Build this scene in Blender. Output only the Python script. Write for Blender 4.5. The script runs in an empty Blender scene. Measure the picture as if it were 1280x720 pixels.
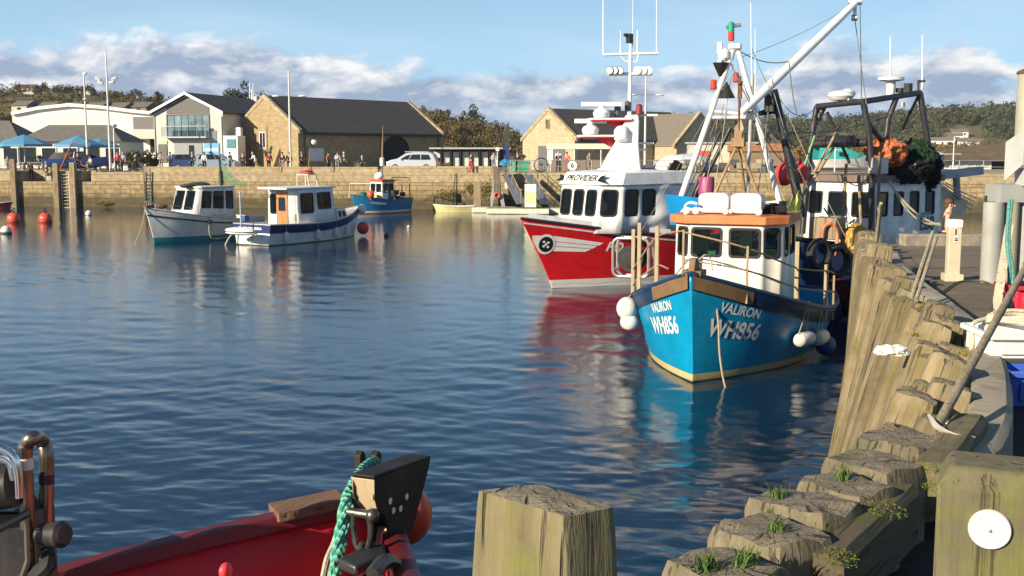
import bpy, bmesh, math, random
import numpy as np
from mathutils import Vector as V, Matrix, Euler, noise
from mathutils.bvhtree import BVHTree
R = math.radians; PI = math.pi
rnd = random.Random(7)
SC = bpy.context.scene
COL = SC.collection
# ---------------------------------------------------------------- camera maths (used to survey the photo into metres)
EYE = 4.9; F = 1400.0; PITCH = math.atan(0.12)
_cp, _sp = math.cos(PITCH), math.sin(PITCH)
def ray(px, py):
    r, u = (px-640)/F, (360-py)/F
    return V((r, u*_sp+_cp, u*_cp-_sp))
def at(px, py, Y):
    d = ray(px, py); return V((0, 0, EYE)) + d*(Y/d.y)
def on(px, py, z):
    d = ray(px, py); return V((0, 0, EYE)) + d*((z-EYE)/d.z)
# ---------------------------------------------------------------- mesh builder
class MB:
    def __init__(s): s.v = []; s.f = []; s.m = []; s.cur = 0
    def add(s, vs, fs):
        o = len(s.v); s.v += [tuple(p) for p in vs]
        for f in fs: s.f.append(tuple(i+o for i in f)); s.m.append(s.cur)
        return s
    def box(s, c, d, rz=0, M=None, top=1.0, topy=None):
        x, y, z = d[0]/2, d[1]/2, d[2]/2; ty = top if topy is None else topy
        vs = [V(p) for p in ((-x,-y,-z),(x,-y,-z),(x,y,-z),(-x,y,-z),(-x*top,-y*ty,z),(x*top,-y*ty,z),(x*top,y*ty,z),(-x*top,y*ty,z))]
        m = M if M is not None else Matrix.Rotation(rz, 3, 'Z')
        c = V(c)
        return s.add([c + m@p for p in vs], [(3,2,1,0),(4,5,6,7),(0,1,5,4),(1,2,6,5),(2,3,7,6),(3,0,4,7)])
    def beam(s, a, b, w, h, up=(0,0,1)):
        a, b = V(a), V(b); d = (b-a); L = d.length; d.normalize()
        sx = d.cross(V(up))
        if sx.length < 1e-4: sx = d.cross(V((1,0,0)))
        sx.normalize(); u = sx.cross(d)
        M = Matrix((sx, d, u)).transposed()
        return s.box((a+b)/2, (w, L, h), M=M)
    def tube(s, pts, r, n=8, caps=True, closed=False):
        pts = [V(p) for p in pts]; k = len(pts)
        rs = r if isinstance(r, (list, tuple)) else [r]*k
        T = []
        for i in range(k):
            if closed: t = pts[(i+1) % k]-pts[i-1]
            else: t = pts[min(i+1, k-1)]-pts[max(i-1, 0)]
            T.append(t.normalized() if t.length > 1e-9 else V((0,0,1)))
        u = T[0].cross(V((0,0,1)))
        if u.length < 1e-3: u = T[0].cross(V((1,0,0)))
        u.normalize(); vs = []
        for i in range(k):
            u = u - T[i]*u.dot(T[i])
            if u.length < 1e-6: u = T[i].orthogonal()
            u.normalize(); w = T[i].cross(u)
            for j in range(n):
                a = 2*PI*j/n; vs.append(pts[i] + (u*math.cos(a)+w*math.sin(a))*rs[i])
        fs = []
        for i in range(k if closed else k-1):
            for j in range(n):
                a, b = i*n+j, i*n+(j+1) % n; c, d = ((i+1) % k)*n+(j+1) % n, ((i+1) % k)*n+j
                fs.append((a, b, c, d))
        if caps and not closed: fs += [tuple(range(n-1, -1, -1)), tuple(range((k-1)*n, k*n))]
        return s.add(vs, fs)
    def cyl(s, a, b, r, r2=None, n=12): return s.tube([a, b], [r, r if r2 is None else r2], n)
    def lathe(s, prof, c=(0,0,0), n=16, M=None):
        c = V(c); vs = []; k = len(prof)
        for r, z in prof:
            for j in range(n):
                a = 2*PI*j/n; p = V((r*math.cos(a), r*math.sin(a), z)); vs.append(c + (M@p if M is not None else p))
        fs = [(i*n+j, i*n+(j+1) % n, (i+1)*n+(j+1) % n, (i+1)*n+j) for i in range(k-1) for j in range(n)]
        if prof[0][0] > 1e-5: fs.append(tuple(range(n-1, -1, -1)))
        if prof[-1][0] > 1e-5: fs.append(tuple(range((k-1)*n, k*n)))
        return s.add(vs, fs)
    def ell(s, c, r, n=14, m=9, M=None):
        if not isinstance(r, (tuple, list)): r = (r, r, r)
        c = V(c); vs = []
        for i in range(m+1):
            th = PI*i/m
            for j in range(n):
                a = 2*PI*j/n; p = V((r[0]*math.sin(th)*math.cos(a), r[1]*math.sin(th)*math.sin(a), -r[2]*math.cos(th)))
                vs.append(c + (M@p if M is not None else p))
        return s.add(vs, [(i*n+j, i*n+(j+1) % n, (i+1)*n+(j+1) % n, (i+1)*n+j) for i in range(m) for j in range(n)])
    def prism(s, poly, ext):
        p = [V(q) for q in poly]; e = V(ext); n = len(p)
        return s.add(p+[q+e for q in p], [tuple(range(n-1,-1,-1)), tuple(range(n, 2*n))] + [(i, (i+1) % n, n+(i+1) % n, n+i) for i in range(n)])
    def quad(s, a, b, c, d): return s.add([a, b, c, d], [(0,1,2,3)])
    def poly(s, pts): return s.add(pts, [tuple(range(len(pts)))])
    def grid(s, rows, closed=False):
        k = len(rows[0]); vs = [p for r in rows for p in r]; fs = []
        for i in range(len(rows)-1):
            for j in range(k if closed else k-1):
                fs.append((i*k+j, i*k+(j+1) % k, (i+1)*k+(j+1) % k, (i+1)*k+j))
        return s.add(vs, fs)
    def slab(s, rows, t):
        """a grid with thickness t downwards"""
        lo = [[V(p)-V((0,0,t)) for p in r] for r in rows]
        s.grid(rows); s.grid([list(reversed(r)) for r in lo])
        s.grid([rows[0][::-1], lo[0][::-1]]); s.grid([rows[-1], lo[-1]])
        s.grid([[r[0] for r in rows], [r[0] for r in lo]]); s.grid([[r[-1] for r in rows][::-1], [r[-1] for r in lo][::-1]])
        return s
    def mesh(s, name):
        me = bpy.data.meshes.new(name); me.from_pydata(s.v, [], s.f); me.update(); return me
    def build(s, name, mt, parent=None, smooth=38, bevel=0, fix=True, M=None):
        me = s.mesh(name)
        if fix:
            b = bmesh.new(); b.from_mesh(me); bmesh.ops.remove_doubles(b, verts=b.verts, dist=1e-5)
            bmesh.ops.recalc_face_normals(b, faces=b.faces); b.to_mesh(me); b.free()
        ms = mt if isinstance(mt, (list, tuple)) else [mt]
        for q in ms: me.materials.append(q)
        if len(ms) > 1 and len(me.polygons) == len(s.m): me.polygons.foreach_set('material_index', s.m)
        if smooth:
            me.polygons.foreach_set('use_smooth', [True]*len(me.polygons)); me.set_sharp_from_angle(angle=R(smooth))
        o = bpy.data.objects.new(name, me); COL.objects.link(o)
        if parent is not None: o.parent = parent
        if M is not None: o.matrix_basis = M
        if bevel:
            md = o.modifiers.new('bevel', 'BEVEL'); md.width = bevel; md.segments = 2; md.limit_method = 'ANGLE'; md.angle_limit = R(40)
        return o
def tag(o, label=None, cat=None, group=None, kind=None):
    if label: o['label'] = label
    if cat: o['category'] = cat
    if group: o['group'] = group
    if kind: o['kind'] = kind
    return o
def thing(name, loc, label, cat, rz=0, group=None, sc=1):
    o = bpy.data.objects.new(name, None); COL.objects.link(o); o.empty_display_size = .2
    o.location = loc; o.rotation_euler = (0, 0, rz); o.scale = (sc, sc, sc)
    return tag(o, label, cat, group)
def dup(o, parent=None):
    c = o.copy(); COL.objects.link(c); c.parent = parent
    for ch in list(o.children): dup(ch, c)
    return c
def sag(a, b, d, n=10):
    a, b = V(a), V(b); return [a.lerp(b, i/n) - V((0, 0, d*4*(i/n)*(1-i/n))) for i in range(n+1)]
def curve(pts, n=6):
    """Catmull-Rom through points"""
    P = [V(p) for p in pts]; P = [2*P[0]-P[1]] + P + [2*P[-1]-P[-2]]; out = []
    for i in range(1, len(P)-2):
        for k in range(n):
            t = k/n; a, b, c, d = P[i-1:i+3]
            out.append(.5*((2*b) + (c-a)*t + (2*a-5*b+4*c-d)*t*t + (3*b-a-3*c+d)*t**3))
    out.append(P[-2]); return out
def text_obj(s, size, M, mt, parent, name='lettering', shear=0, bold=0, spacing=1, ext=0.0, onto=None, sx=1, align='CENTER'):
    cu = bpy.data.curves.new('txt', 'FONT'); cu.body = s; cu.size = size; cu.shear = shear; cu.offset = bold; cu.space_character = spacing
    cu.align_x = align; cu.align_y = 'CENTER'; cu.fill_mode = 'FRONT'; cu.resolution_u = 3
    t = bpy.data.objects.new('txt', cu); COL.objects.link(t); dg = bpy.context.evaluated_depsgraph_get(); dg.update()
    me = bpy.data.meshes.new_from_object(t.evaluated_get(dg)); bpy.data.objects.remove(t); bpy.data.curves.remove(cu)
    me.name = name
    b = bmesh.new(); b.from_mesh(me)
    if onto is not None: bmesh.ops.subdivide_edges(b, edges=[e for e in b.edges if e.calc_length() > size*.3], cuts=2); bmesh.ops.triangulate(b, faces=b.faces)
    for v in b.verts:
        p = M @ V((v.co.x*sx, v.co.y, 0))
        if onto is not None:
            tree, d, off = onto
            h = tree.ray_cast(p - d*3, d)
            if h[0] is not None: p = h[0] - d*off
        v.co = p
    b.to_mesh(me); b.free()
    me.materials.clear(); me.materials.append(mt)
    o = bpy.data.objects.new(name, me); COL.objects.link(o); o.parent = parent
    return o
def frame_mat(o, x, y):
    """matrix with local X along x, Y along y at o"""
    x, y = V(x).normalized(), V(y).normalized(); z = x.cross(y).normalized(); y = z.cross(x)
    m = Matrix((x, y, z)).transposed().to_4x4(); m.translation = V(o); return m
# ---------------------------------------------------------------- materials
class NT:
    def __init__(s, name):
        s.mt = bpy.data.materials.new(name); s.mt.use_nodes = True; s.t = s.mt.node_tree; s.t.nodes.clear()
        s.out = s.n('ShaderNodeOutputMaterial'); s.p = s.n('ShaderNodeBsdfPrincipled'); s.l(s.p.outputs[0], s.out.inputs[0])
    def n(s, ty, **kw):
        q = s.t.nodes.new(ty)
        for k, v in kw.items(): setattr(q, k, v)
        return q
    def l(s, a, b): s.t.links.new(a, b)
    def co(s, which='Object', scale=(1,1,1), loc=(0,0,0), rot=(0,0,0)):
        tc = s.n('ShaderNodeTexCoord'); mp = s.n('ShaderNodeMapping'); s.l(tc.outputs[which], mp.inputs[0])
        mp.inputs[1].default_value = loc; mp.inputs[2].default_value = rot; mp.inputs[3].default_value = scale
        return mp.outputs[0]
    def noise(s, vec, scale=4, det=4, rough=.55, dist=0):
        q = s.n('ShaderNodeTexNoise'); s.l(vec, q.inputs['Vector']); q.inputs['Scale'].default_value = scale
        q.inputs['Detail'].default_value = det; q.inputs['Roughness'].default_value = rough; q.inputs['Distortion'].default_value = dist
        return q.outputs[0]
    def ramp(s, fac, a, b, lo=0, hi=1, interp='LINEAR'):
        m = s.n('ShaderNodeMapRange'); m.interpolation_type = interp; m.clamp = True
        s.l(fac, m.inputs[0]); m.inputs[1].default_value = a; m.inputs[2].default_value = b; m.inputs[3].default_value = lo; m.inputs[4].default_value = hi
        return m.outputs[0]
    def mix(s, fac, a, b, mode='MIX'):
        m = s.n('ShaderNodeMix', data_type='RGBA', blend_type=mode)
        for i, q in ((0, fac), (6, a), (7, b)):
            if isinstance(q, (int, float)): m.inputs[i].default_value = q
            elif isinstance(q, (tuple, list)): m.inputs[i].default_value = (*q[:3], 1)
            else: s.l(q, m.inputs[i])
        return m.outputs[2]
    def math(s, op, a, b=0.0, c=None):
        m = s.n('ShaderNodeMath', operation=op)
        for i, q in enumerate((a, b) if c is None else (a, b, c)):
            if isinstance(q, (int, float)): m.inputs[i].default_value = q
            else: s.l(q, m.inputs[i])
        return m.outputs[0]
    def xyz(s, which='Object'):
        tc = s.n('ShaderNodeTexCoord'); sp = s.n('ShaderNodeSeparateXYZ'); s.l(tc.outputs[which], sp.inputs[0]); return sp.outputs
    def comb(s, x, y, z=0.0):
        c = s.n('ShaderNodeCombineXYZ')
        for i, q in enumerate((x, y, z)):
            if isinstance(q, (int, float)): c.inputs[i].default_value = q
            else: s.l(q, c.inputs[i])
        return c.outputs[0]
    def bump(s, h, strength=.3, dist=.02):
        b = s.n('ShaderNodeBump'); b.inputs['Strength'].default_value = strength; b.inputs['Distance'].default_value = dist
        s.l(h, b.inputs['Height']); s.l(b.outputs[0], s.p.inputs['Normal'])
    def set(s, color=None, rough=.6, metal=0, spec=None):
        if color is not None:
            if isinstance(color, (tuple, list)): s.p.inputs['Base Color'].default_value = (*color[:3], 1)
            else: s.l(color, s.p.inputs['Base Color'])
        if isinstance(rough, (int, float)): s.p.inputs['Roughness'].default_value = rough
        else: s.l(rough, s.p.inputs['Roughness'])
        s.p.inputs['Metallic'].default_value = metal
        if spec is not None: s.p.inputs['Specular IOR Level'].default_value = spec
        return s.mt
def sc3(c, k): return tuple(x*k for x in c)
def paint(name, c, rough=.45, dirt=(.12,.09,.06), amt=.35, scale=2.5, bands=(), metal=0, bump=.06, streak=True, spec=.5, seam=0):
    """weathered paint: blotchy tone, vertical run-off streaks, grime; bands = [(z0, z1, colour)] painted stripes"""
    q = NT(name); col = q.mix(q.ramp(q.noise(q.co(), scale, 5), .3, .7), sc3(c, .82), sc3(c, 1.08))
    for z0, z1, bc in bands:
        z = q.xyz()[2]; k = q.math('MULTIPLY', q.math('GREATER_THAN', z, z0), q.math('LESS_THAN', z, z1)); col = q.mix(k, col, bc)
    if amt:
        if streak:
            n = q.noise(q.co(scale=(7, 7, .7)), 2.2, 5, .6); n2 = q.noise(q.co(), 1.3, 3)
            k = q.math('MULTIPLY', q.ramp(n, .5, .72), q.ramp(n2, .4, .65, 0, amt)); col = q.mix(k, col, dirt)
        k = q.ramp(q.noise(q.co(), 14, 6, .65), .6, .74, 0, amt*.8); col = q.mix(k, col, dirt)
    h = q.noise(q.co(), 6, 5)
    if seam:
        wob = q.math('MULTIPLY', q.noise(q.co(), .8, 2), seam*.6); fr = q.math('FRACT', q.math('MULTIPLY', q.math('ADD', q.xyz()[2], wob), 1/seam)); sm = q.ramp(q.math('ABSOLUTE', q.math('SUBTRACT', fr, .5)), .0, .06, 1, 0)
        col = q.mix(q.math('MULTIPLY', sm, .28), col, sc3(c, .35)); h = q.math('SUBTRACT', h, q.math('MULTIPLY', sm, .8))
    if bump: q.bump(h, bump, .05)
    return q.set(col, q.ramp(q.noise(q.co(), 5, 3), .3, .7, max(.05, rough-.1), min(1, rough+.12)), metal, spec)
def plain(name, c, rough=.6, metal=0, var=.15, scale=6, bump=0, bscale=40, spec=.5):
    q = NT(name); col = q.mix(q.ramp(q.noise(q.co(), scale, 4), .3, .7), sc3(c, 1-var), sc3(c, 1+var))
    if bump: q.bump(q.noise(q.co(), bscale, 4), bump, .02)
    return q.set(col, rough, metal, spec)
def wood(name, c1, c2, axis=2, scale=1.0, moss=None, rough=.85, crack=(.035,.027,.018), bump=.6, mossamt=.6, zmoss=None, end=None):
    q = NT(name); s = [16*scale]*3; s[axis] = .9*scale
    inf = q.n('ShaderNodeObjectInfo'); off = q.comb(q.math('MULTIPLY', inf.outputs['Random'], 37.0), q.math('MULTIPLY', inf.outputs['Random'], 11.0), q.math('MULTIPLY', inf.outputs['Random'], 5.0))
    def co(sc):
        a = q.n('ShaderNodeVectorMath', operation='ADD'); q.l(q.co(), a.inputs[0]); q.l(off, a.inputs[1])
        m = q.n('ShaderNodeMapping'); q.l(a.outputs[0], m.inputs[0]); m.inputs[3].default_value = sc; return m.outputs[0]
    g = q.noise(co(s), 1, 6, .65, .3); big = q.noise(co((1.6,)*3), 1.5, 4)
    col = q.mix(q.ramp(g, .3, .7), c1, c2); col = q.mix(q.ramp(big, .35, .7, 0, .5), col, sc3(c1, .6))
    s2 = [38*scale]*3; s2[axis] = 1.3*scale
    ck = q.noise(co(s2), 1, 3, .5, .4); k = q.ramp(ck, .60, .68, 0, .85); col = q.mix(k, col, crack)
    col = q.mix(q.ramp(q.noise(co((5,5,5)), 1.3, 6, .7), .50, .70, 0, .45), col, sc3(c1, .45))
    tone = q.ramp(inf.outputs['Random'], 0, 1, .60, 1.15); col = q.mix(1.0, col, q.comb(tone, tone, tone), 'MULTIPLY')
    if zmoss:   # wet, weedy foot
        zk = q.ramp(q.math('ADD', q.xyz()[2], q.math('MULTIPLY', q.noise(co((2,2,2)), 1, 4), 1.2)), zmoss[1]+.6, zmoss[0]+.6, .85, 0); col = q.mix(zk, col, zmoss[2])
    if moss:
        mk = q.ramp(q.noise(co((3,)*3), 1.6, 6, .65), .5, .66, 0, mossamt); col = q.mix(mk, col, moss)
    if end:      # sawn end grain: growth rings and radial checks on the upward faces
        x, y, z = q.xyz(); nz = q.n('ShaderNodeSeparateXYZ'); gm = q.n('ShaderNodeNewGeometry'); q.l(gm.outputs['Normal'], nz.inputs[0]); up = q.ramp(nz.outputs[2], .62, .82)
        rr = q.math('SQRT', q.math('ADD', q.math('MULTIPLY', x, x), q.math('MULTIPLY', y, y))); wob = q.noise(co((6,6,6)), 1, 3)
        ring = q.math('SINE', q.math('MULTIPLY_ADD', rr, 330.0, q.math('MULTIPLY', wob, 14.0))); ang = q.math('ARCTAN2', y, x)
        chk = q.ramp(q.noise(q.comb(q.math('MULTIPLY', ang, 3.2), q.math('MULTIPLY', rr, 2.0), q.math('MULTIPLY', inf.outputs['Random'], 40.0)), 2.2, 2, .5), .62, .67)
        ec = q.mix(q.ramp(ring, -1, 1, 0, .55), end, sc3(end, .55)); ec = q.mix(q.ramp(q.noise(co((9,9,9)), 1, 5, .7), .45, .7, 0, .6), ec, sc3(end, .45)); ec = q.mix(chk, ec, crack)
        col = q.mix(up, col, ec); k = q.math('MAXIMUM', k, q.math('MULTIPLY', chk, up))
        if moss: col = q.mix(q.math('MULTIPLY', up, q.ramp(q.noise(co((4,4,4)), 1.2, 5, .65), .56, .68, 0, .6)), col, moss)
    if bump:
        h = q.math('SUBTRACT', g, q.math('MULTIPLY', k, .8)); q.bump(h, bump, .022)
    return q.set(col, rough)
def masonry(name, c1, c2, mortar, bw=.5, bh=.22, rough=.9, mort=.012, stain=(.1,.07,.04), samt=.4, bump=.5, zstain=None):
    q = NT(name); x, y, z = q.xyz(); vec = q.comb(q.math('ADD', x, y), z)
    b = q.n('ShaderNodeTexBrick'); q.l(vec, b.inputs['Vector']); b.inputs['Scale'].default_value = 1
    b.inputs['Color1'].default_value = (*c1, 1); b.inputs['Color2'].default_value = (*c2, 1); b.inputs['Mortar'].default_value = (*mortar, 1)
    b.inputs['Brick Width'].default_value = bw; b.inputs['Row Height'].default_value = bh; b.inputs['Mortar Size'].default_value = mort; b.inputs['Bias'].default_value = 0
    col = q.mix(q.ramp(q.noise(q.co(), 2.2, 5), .35, .7, 0, samt), b.outputs[0], stain)
    col = q.mix(q.ramp(q.noise(q.co(), 9, 5), .5, .75, 0, .5), col, sc3(c1, 1.25))
    if zstain:
        zz, dz, zc = zstain; n = q.noise(q.co(), .8, 4)
        k = q.ramp(q.math('ADD', z, q.math('MULTIPLY', q.math('SUBTRACT', n, .5), dz)), zz-dz*.3, zz+dz*.3, .85, 0); col = q.mix(k, col, zc)
    h = q.math('SUBTRACT', q.noise(q.co(), 12, 5), q.math('MULTIPLY', b.outputs[1], .7)); q.bump(h, bump, .04)
    return q.set(col, rough)
def glass(name, tint=(.55,.62,.6), op=.35, dark=(.01,.014,.015)):
    """window glass: partly see-through, mirror-like at grazing angles"""
    q = NT(name); tr = q.n('ShaderNodeBsdfTransparent'); tr.inputs[0].default_value = (*tint, 1)
    q.set(dark, .05); mx = q.n('ShaderNodeMixShader'); fr = q.n('ShaderNodeFresnel'); fr.inputs[0].default_value = 1.5
    k = q.math('ADD', q.math('MULTIPLY', fr.outputs[0], 1.0), op); k = q.math('MINIMUM', k, 1.0)
    q.l(k, mx.inputs[0]); q.l(tr.outputs[0], mx.inputs[1]); q.l(q.p.outputs[0], mx.inputs[2]); q.l(mx.outputs[0], q.out.inputs[0]); return q.mt
MAT = {}
def flat(c, rough=.6, metal=0):
    k = (tuple(round(x, 3) for x in c), rough, metal)
    if k not in MAT: MAT[k] = plain('surface', c, rough, metal, .1)
    return MAT[k]
WHITE = paint('white_paint', (.78,.77,.73), .4, (.30,.21,.13), .45)
GREYP = paint('grey_paint', (.42,.43,.44), .5, (.2,.13,.08), .5)
BLACKP = paint('black_paint', (.015,.015,.017), .45, (.10,.06,.035), .4)
STEEL = plain('galvanised_steel', (.5,.51,.52), .4, .8, .2, 8)
CHROME = plain('bright_tube', (.75,.74,.72), .18, 1, .08, 5)
RUST = plain('rusty_iron', (.16,.075,.035), .85, .2, .4, 14, .4)
RUBBER = plain('black_rubber', (.018,.018,.019), .75, 0, .3, 8, .2)
GLASS = glass('window_glass'); DGLASS = plain('dark_glass', (.018,.022,.025), .06, 0, .3, 2)
ROPE = plain('rope_fibre', (.45,.40,.30), .9, 0, .2, 30, .5, 120)
ORANGE = paint('orange_plastic', (.75,.10,.03), .45, (.3,.05,.02), .3)
# ================================================================ camera, light, sky
cam = bpy.data.cameras.new('camera'); cam.lens = 36*F/1280; cam.sensor_width = 36; cam.clip_start = .05; cam.clip_end = 6000
camo = bpy.data.objects.new('camera', cam); COL.objects.link(camo); camo.location = (0, 0, EYE); camo.rotation_euler = (PI/2-PITCH, 0, 0); SC.camera = camo
SUN_A, SUN_E = R(51), R(22)          # behind the photographer's left shoulder, low afternoon sun
sdir = V((-math.sin(SUN_A)*math.cos(SUN_E), -math.cos(SUN_A)*math.cos(SUN_E), math.sin(SUN_E)))
sl = bpy.data.lights.new('sun', 'SUN'); sl.energy = 5.0; sl.angle = R(.5); sl.color = (1, .86, .64)
so = bpy.data.objects.new('sun', sl); COL.objects.link(so); so.rotation_euler = (-sdir).to_track_quat('-Z', 'Y').to_euler()
so.location = (-40, -40, 60)
W = bpy.data.worlds.new('World'); SC.world = W; W.use_nodes = True
def build_sky():
    t = W.node_tree; t.nodes.clear()
    class Q(NT):
        def __init__(s): s.t = t
    q = Q(); out = q.n('ShaderNodeOutputWorld'); bg = q.n('ShaderNodeBackground'); q.l(bg.outputs[0], out.inputs[0])
    sky = q.n('ShaderNodeTexSky'); sky.sky_type = 'NISHITA'; sky.sun_disc = False; sky.sun_elevation = SUN_E
    sky.sun_rotation = math.atan2(sdir.x, sdir.y); sky.air_density = 1.0; sky.dust_density = .1; sky.ozone_density = 4.0
    x, y, z = q.xyz('Generated')
    az = q.math('ARCTAN2', x, y); el = q.math('ARCSINE', z)     # radians; 0 = straight ahead
    def fbm(sx, sy, ox, oy, det=7, rough=.6, dist=.2):
        return q.noise(q.comb(q.math('MULTIPLY_ADD', az, sx, ox), q.math('MULTIPLY_ADD', el, sy, oy), 3.7), 1, det, rough, dist)
    # bank of cumulus low over the land
    big = fbm(5.5, 13, 2.0, .4, 2, .5, 0); det = fbm(17, 36, 5.1, 1.2, 8, .58, .25)
    lit = fbm(17, 36, 5.1-.22, 1.2+.42, 8, .58, .25)             # same field, sampled up-sun: thickness difference = light
    top = q.math('MULTIPLY_ADD', q.math('SUBTRACT', big, .5), .10, .089)          # height of the cloud tops (rad)
    right = q.ramp(az, -.42, .42, -.008, .024); top = q.math('SUBTRACT', top, right)
    top = q.math('ADD', top, q.ramp(q.math('ABSOLUTE', q.math('SUBTRACT', az, .378)), 0, .045, .032, 0, 'SMOOTHSTEP'))
    hgt = q.math('SUBTRACT', top, el)
    dens = q.math('ADD', q.math('MULTIPLY', hgt, 30), q.math('MULTIPLY', q.math('SUBTRACT', det, .5), 2.5))
    cl = q.ramp(dens, -.05, .55, 0, 1, 'SMOOTHSTEP')
    bot = q.ramp(el, .004, .05, .45, .95); cl = q.math('MULTIPLY', cl, bot)
    sh = q.math('ADD', q.math('MULTIPLY', q.math('SUBTRACT', det, lit), 3.2), q.ramp(hgt, .0, .040, .60, .16))
    ccol = q.mix(q.ramp(sh, .06, .95), (3.55, 4.45, 6.2), (10.6, 10.5, 10.4))
    # thin high wisps
    w = fbm(2.2, 9, 8, 2, 6, .6, .6); wk = q.math('MULTIPLY', q.ramp(w, .46, .74, 0, .38, 'SMOOTHSTEP'), q.ramp(el, .06, .12))
    skyc = sky.outputs[0]
    pale = q.mix(q.ramp(el, .0, .30, .92, .0, 'SMOOTHSTEP'), skyc, (5.0, 8.1, 11.0))
    c = q.mix(wk, pale, (8.7, 10.3, 11.5)); c = q.mix(cl, c, ccol)
    q.l(c, bg.inputs[0]); bg.inputs[1].default_value = .058
build_sky()
SC.view_settings.view_transform = 'Standard'; SC.view_settings.look = 'None'; SC.view_settings.exposure = .75; SC.view_settings.gamma = 1
SC.view_settings.use_curve_mapping = False
SC.cycles.use_denoising = True; SC.cycles.max_bounces = 6; SC.cycles.transparent_max_bounces = 12; SC.cycles.caustics_reflective = False; SC.cycles.caustics_refractive = False
# ================================================================ water
def build_water():
    q = NT('harbour_water')
    co = q.co(); h1 = q.noise(q.co(scale=(1, 1.8, 1)), 5.0, 4, .6, .4); h2 = q.noise(q.co(scale=(1, 1.5, 1)), 19, 3, .55, .3)
    q.bump(q.math('ADD', h1, q.math('MULTIPLY', h2, .3)), .16, .025)
    col = q.mix(q.ramp(q.noise(co, .05, 3), .35, .65), (.003, .021, .052), (.005, .027, .058))
    q.set(col, .045); q.p.inputs['IOR'].default_value = 1.55
    rs = np.random.RandomState(3); d = 11.0; ys = [d]
    while d < 112: d += max(.03, d*d/(EYE*1400)*1.75); ys.append(d)
    ys = np.array(ys); nx = 620; u = np.linspace(-.72, .62, nx); X = u[None, :]*ys[:, None]; Y = np.repeat(ys[:, None], nx, 1)
    dy = np.gradient(ys)[:, None]; dx = (ys*(u[1]-u[0]))[:, None]; Z = np.zeros_like(X)
    patch = .75 + .35*np.sin(X*.11+Y*.05+1)*np.sin(Y*.16-X*.03) + .15*np.sin(X*.31-Y*.4)
    for k in range(84):
        lam = .19*(2.0/.19)**rs.rand(); th = R(78) + rs.randn()*R(34); kx, ky = math.cos(th)*2*PI/lam, math.sin(th)*2*PI/lam
        slope = .0112*(1.2 if lam < .7 else .85)
        a = slope*lam/(2*PI)
        res = np.maximum(np.clip(Y/60-.4, 0, .55), np.clip((2*PI/(abs(ky)*dy+1e-9))/2.6-.5, 0, 1)*np.clip((2*PI/(abs(kx)*dx+1e-9))/2.6-.5, 0, 1))
        Z += a*res*np.sin(kx*X+ky*Y+rs.rand()*6.28)
    Z *= np.clip(patch, .45, 1.3)
    vs = np.stack([X, Y, Z], -1).reshape(-1, 3); ny = len(ys)
    i = np.arange((ny-1)*nx).reshape(ny-1, nx)[:, :-1].ravel(); fs = np.stack([i, i+1, i+1+nx, i+nx], 1)
    me = bpy.data.meshes.new('harbour_water'); me.vertices.add(len(vs)); me.vertices.foreach_set('co', vs.ravel())
    me.loops.add(fs.size); me.loops.foreach_set('vertex_index', fs.ravel().astype(np.int32)); me.polygons.add(len(fs))
    me.polygons.foreach_set('loop_start', np.arange(0, fs.size, 4, dtype=np.int32)); me.polygons.foreach_set('loop_total', np.full(len(fs), 4, np.int32))
    me.polygons.foreach_set('use_smooth', np.ones(len(fs), bool)); me.update(); me.validate(); me.materials.append(q.mt)
    o = bpy.data.objects.new('harbour_water', me); COL.objects.link(o); tag(o, 'rippled blue harbour water', kind='structure')
    m = MB(); m.box((0, 5.4, -.06), (60, 11.6, .1)); m.box((-95, 60, -.06), (60, 110, .1)); m.box((90, 60, -.06), (60, 110, .1))
    w = m.build('outer_water', q.mt); tag(w, 'harbour water beyond the basin', kind='structure')
build_water()
# ================================================================ near quay
GZ = 3.2
EDGE = curve([(-.95,-5,0),(-.75,-1.2,0),(-.40,1.6,0),(.2,3.15,0),(.94,4.13,0),(1.73,5.14,0),(2.2,5.75,0),(2.8,7.05,0),(3.4,8.67,0),(3.82,10.3,0),(4.25,12.35,0),(4.75,14.5,0),(5.4,16.7,0),(6.1,19,0),(6.7,21.2,0)], 10)
def edge_at(s):
    acc = 0
    for a, b in zip(EDGE, EDGE[1:]):
        L = (b-a).length
        if acc+L >= s: t = (b-a)/L; return a + t*(s-acc), t
        acc += L
    t = (EDGE[-1]-EDGE[-2]).normalized(); return EDGE[-1].copy(), t
ELEN = sum((b-a).length for a, b in zip(EDGE, EDGE[1:]))
def edge_s(y):
    acc = 0
    for a, b in zip(EDGE, EDGE[1:]):
        if b.y >= y: return acc + (b-a).length*(y-a.y)/(b.y-a.y)
        acc += (b-a).length
    return acc
def off(s, d, z=0):
    p, t = edge_at(s); n = V((t.y, -t.x, 0)); return V((p.x, p.y, z)) + n*d     # +d = landward
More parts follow.
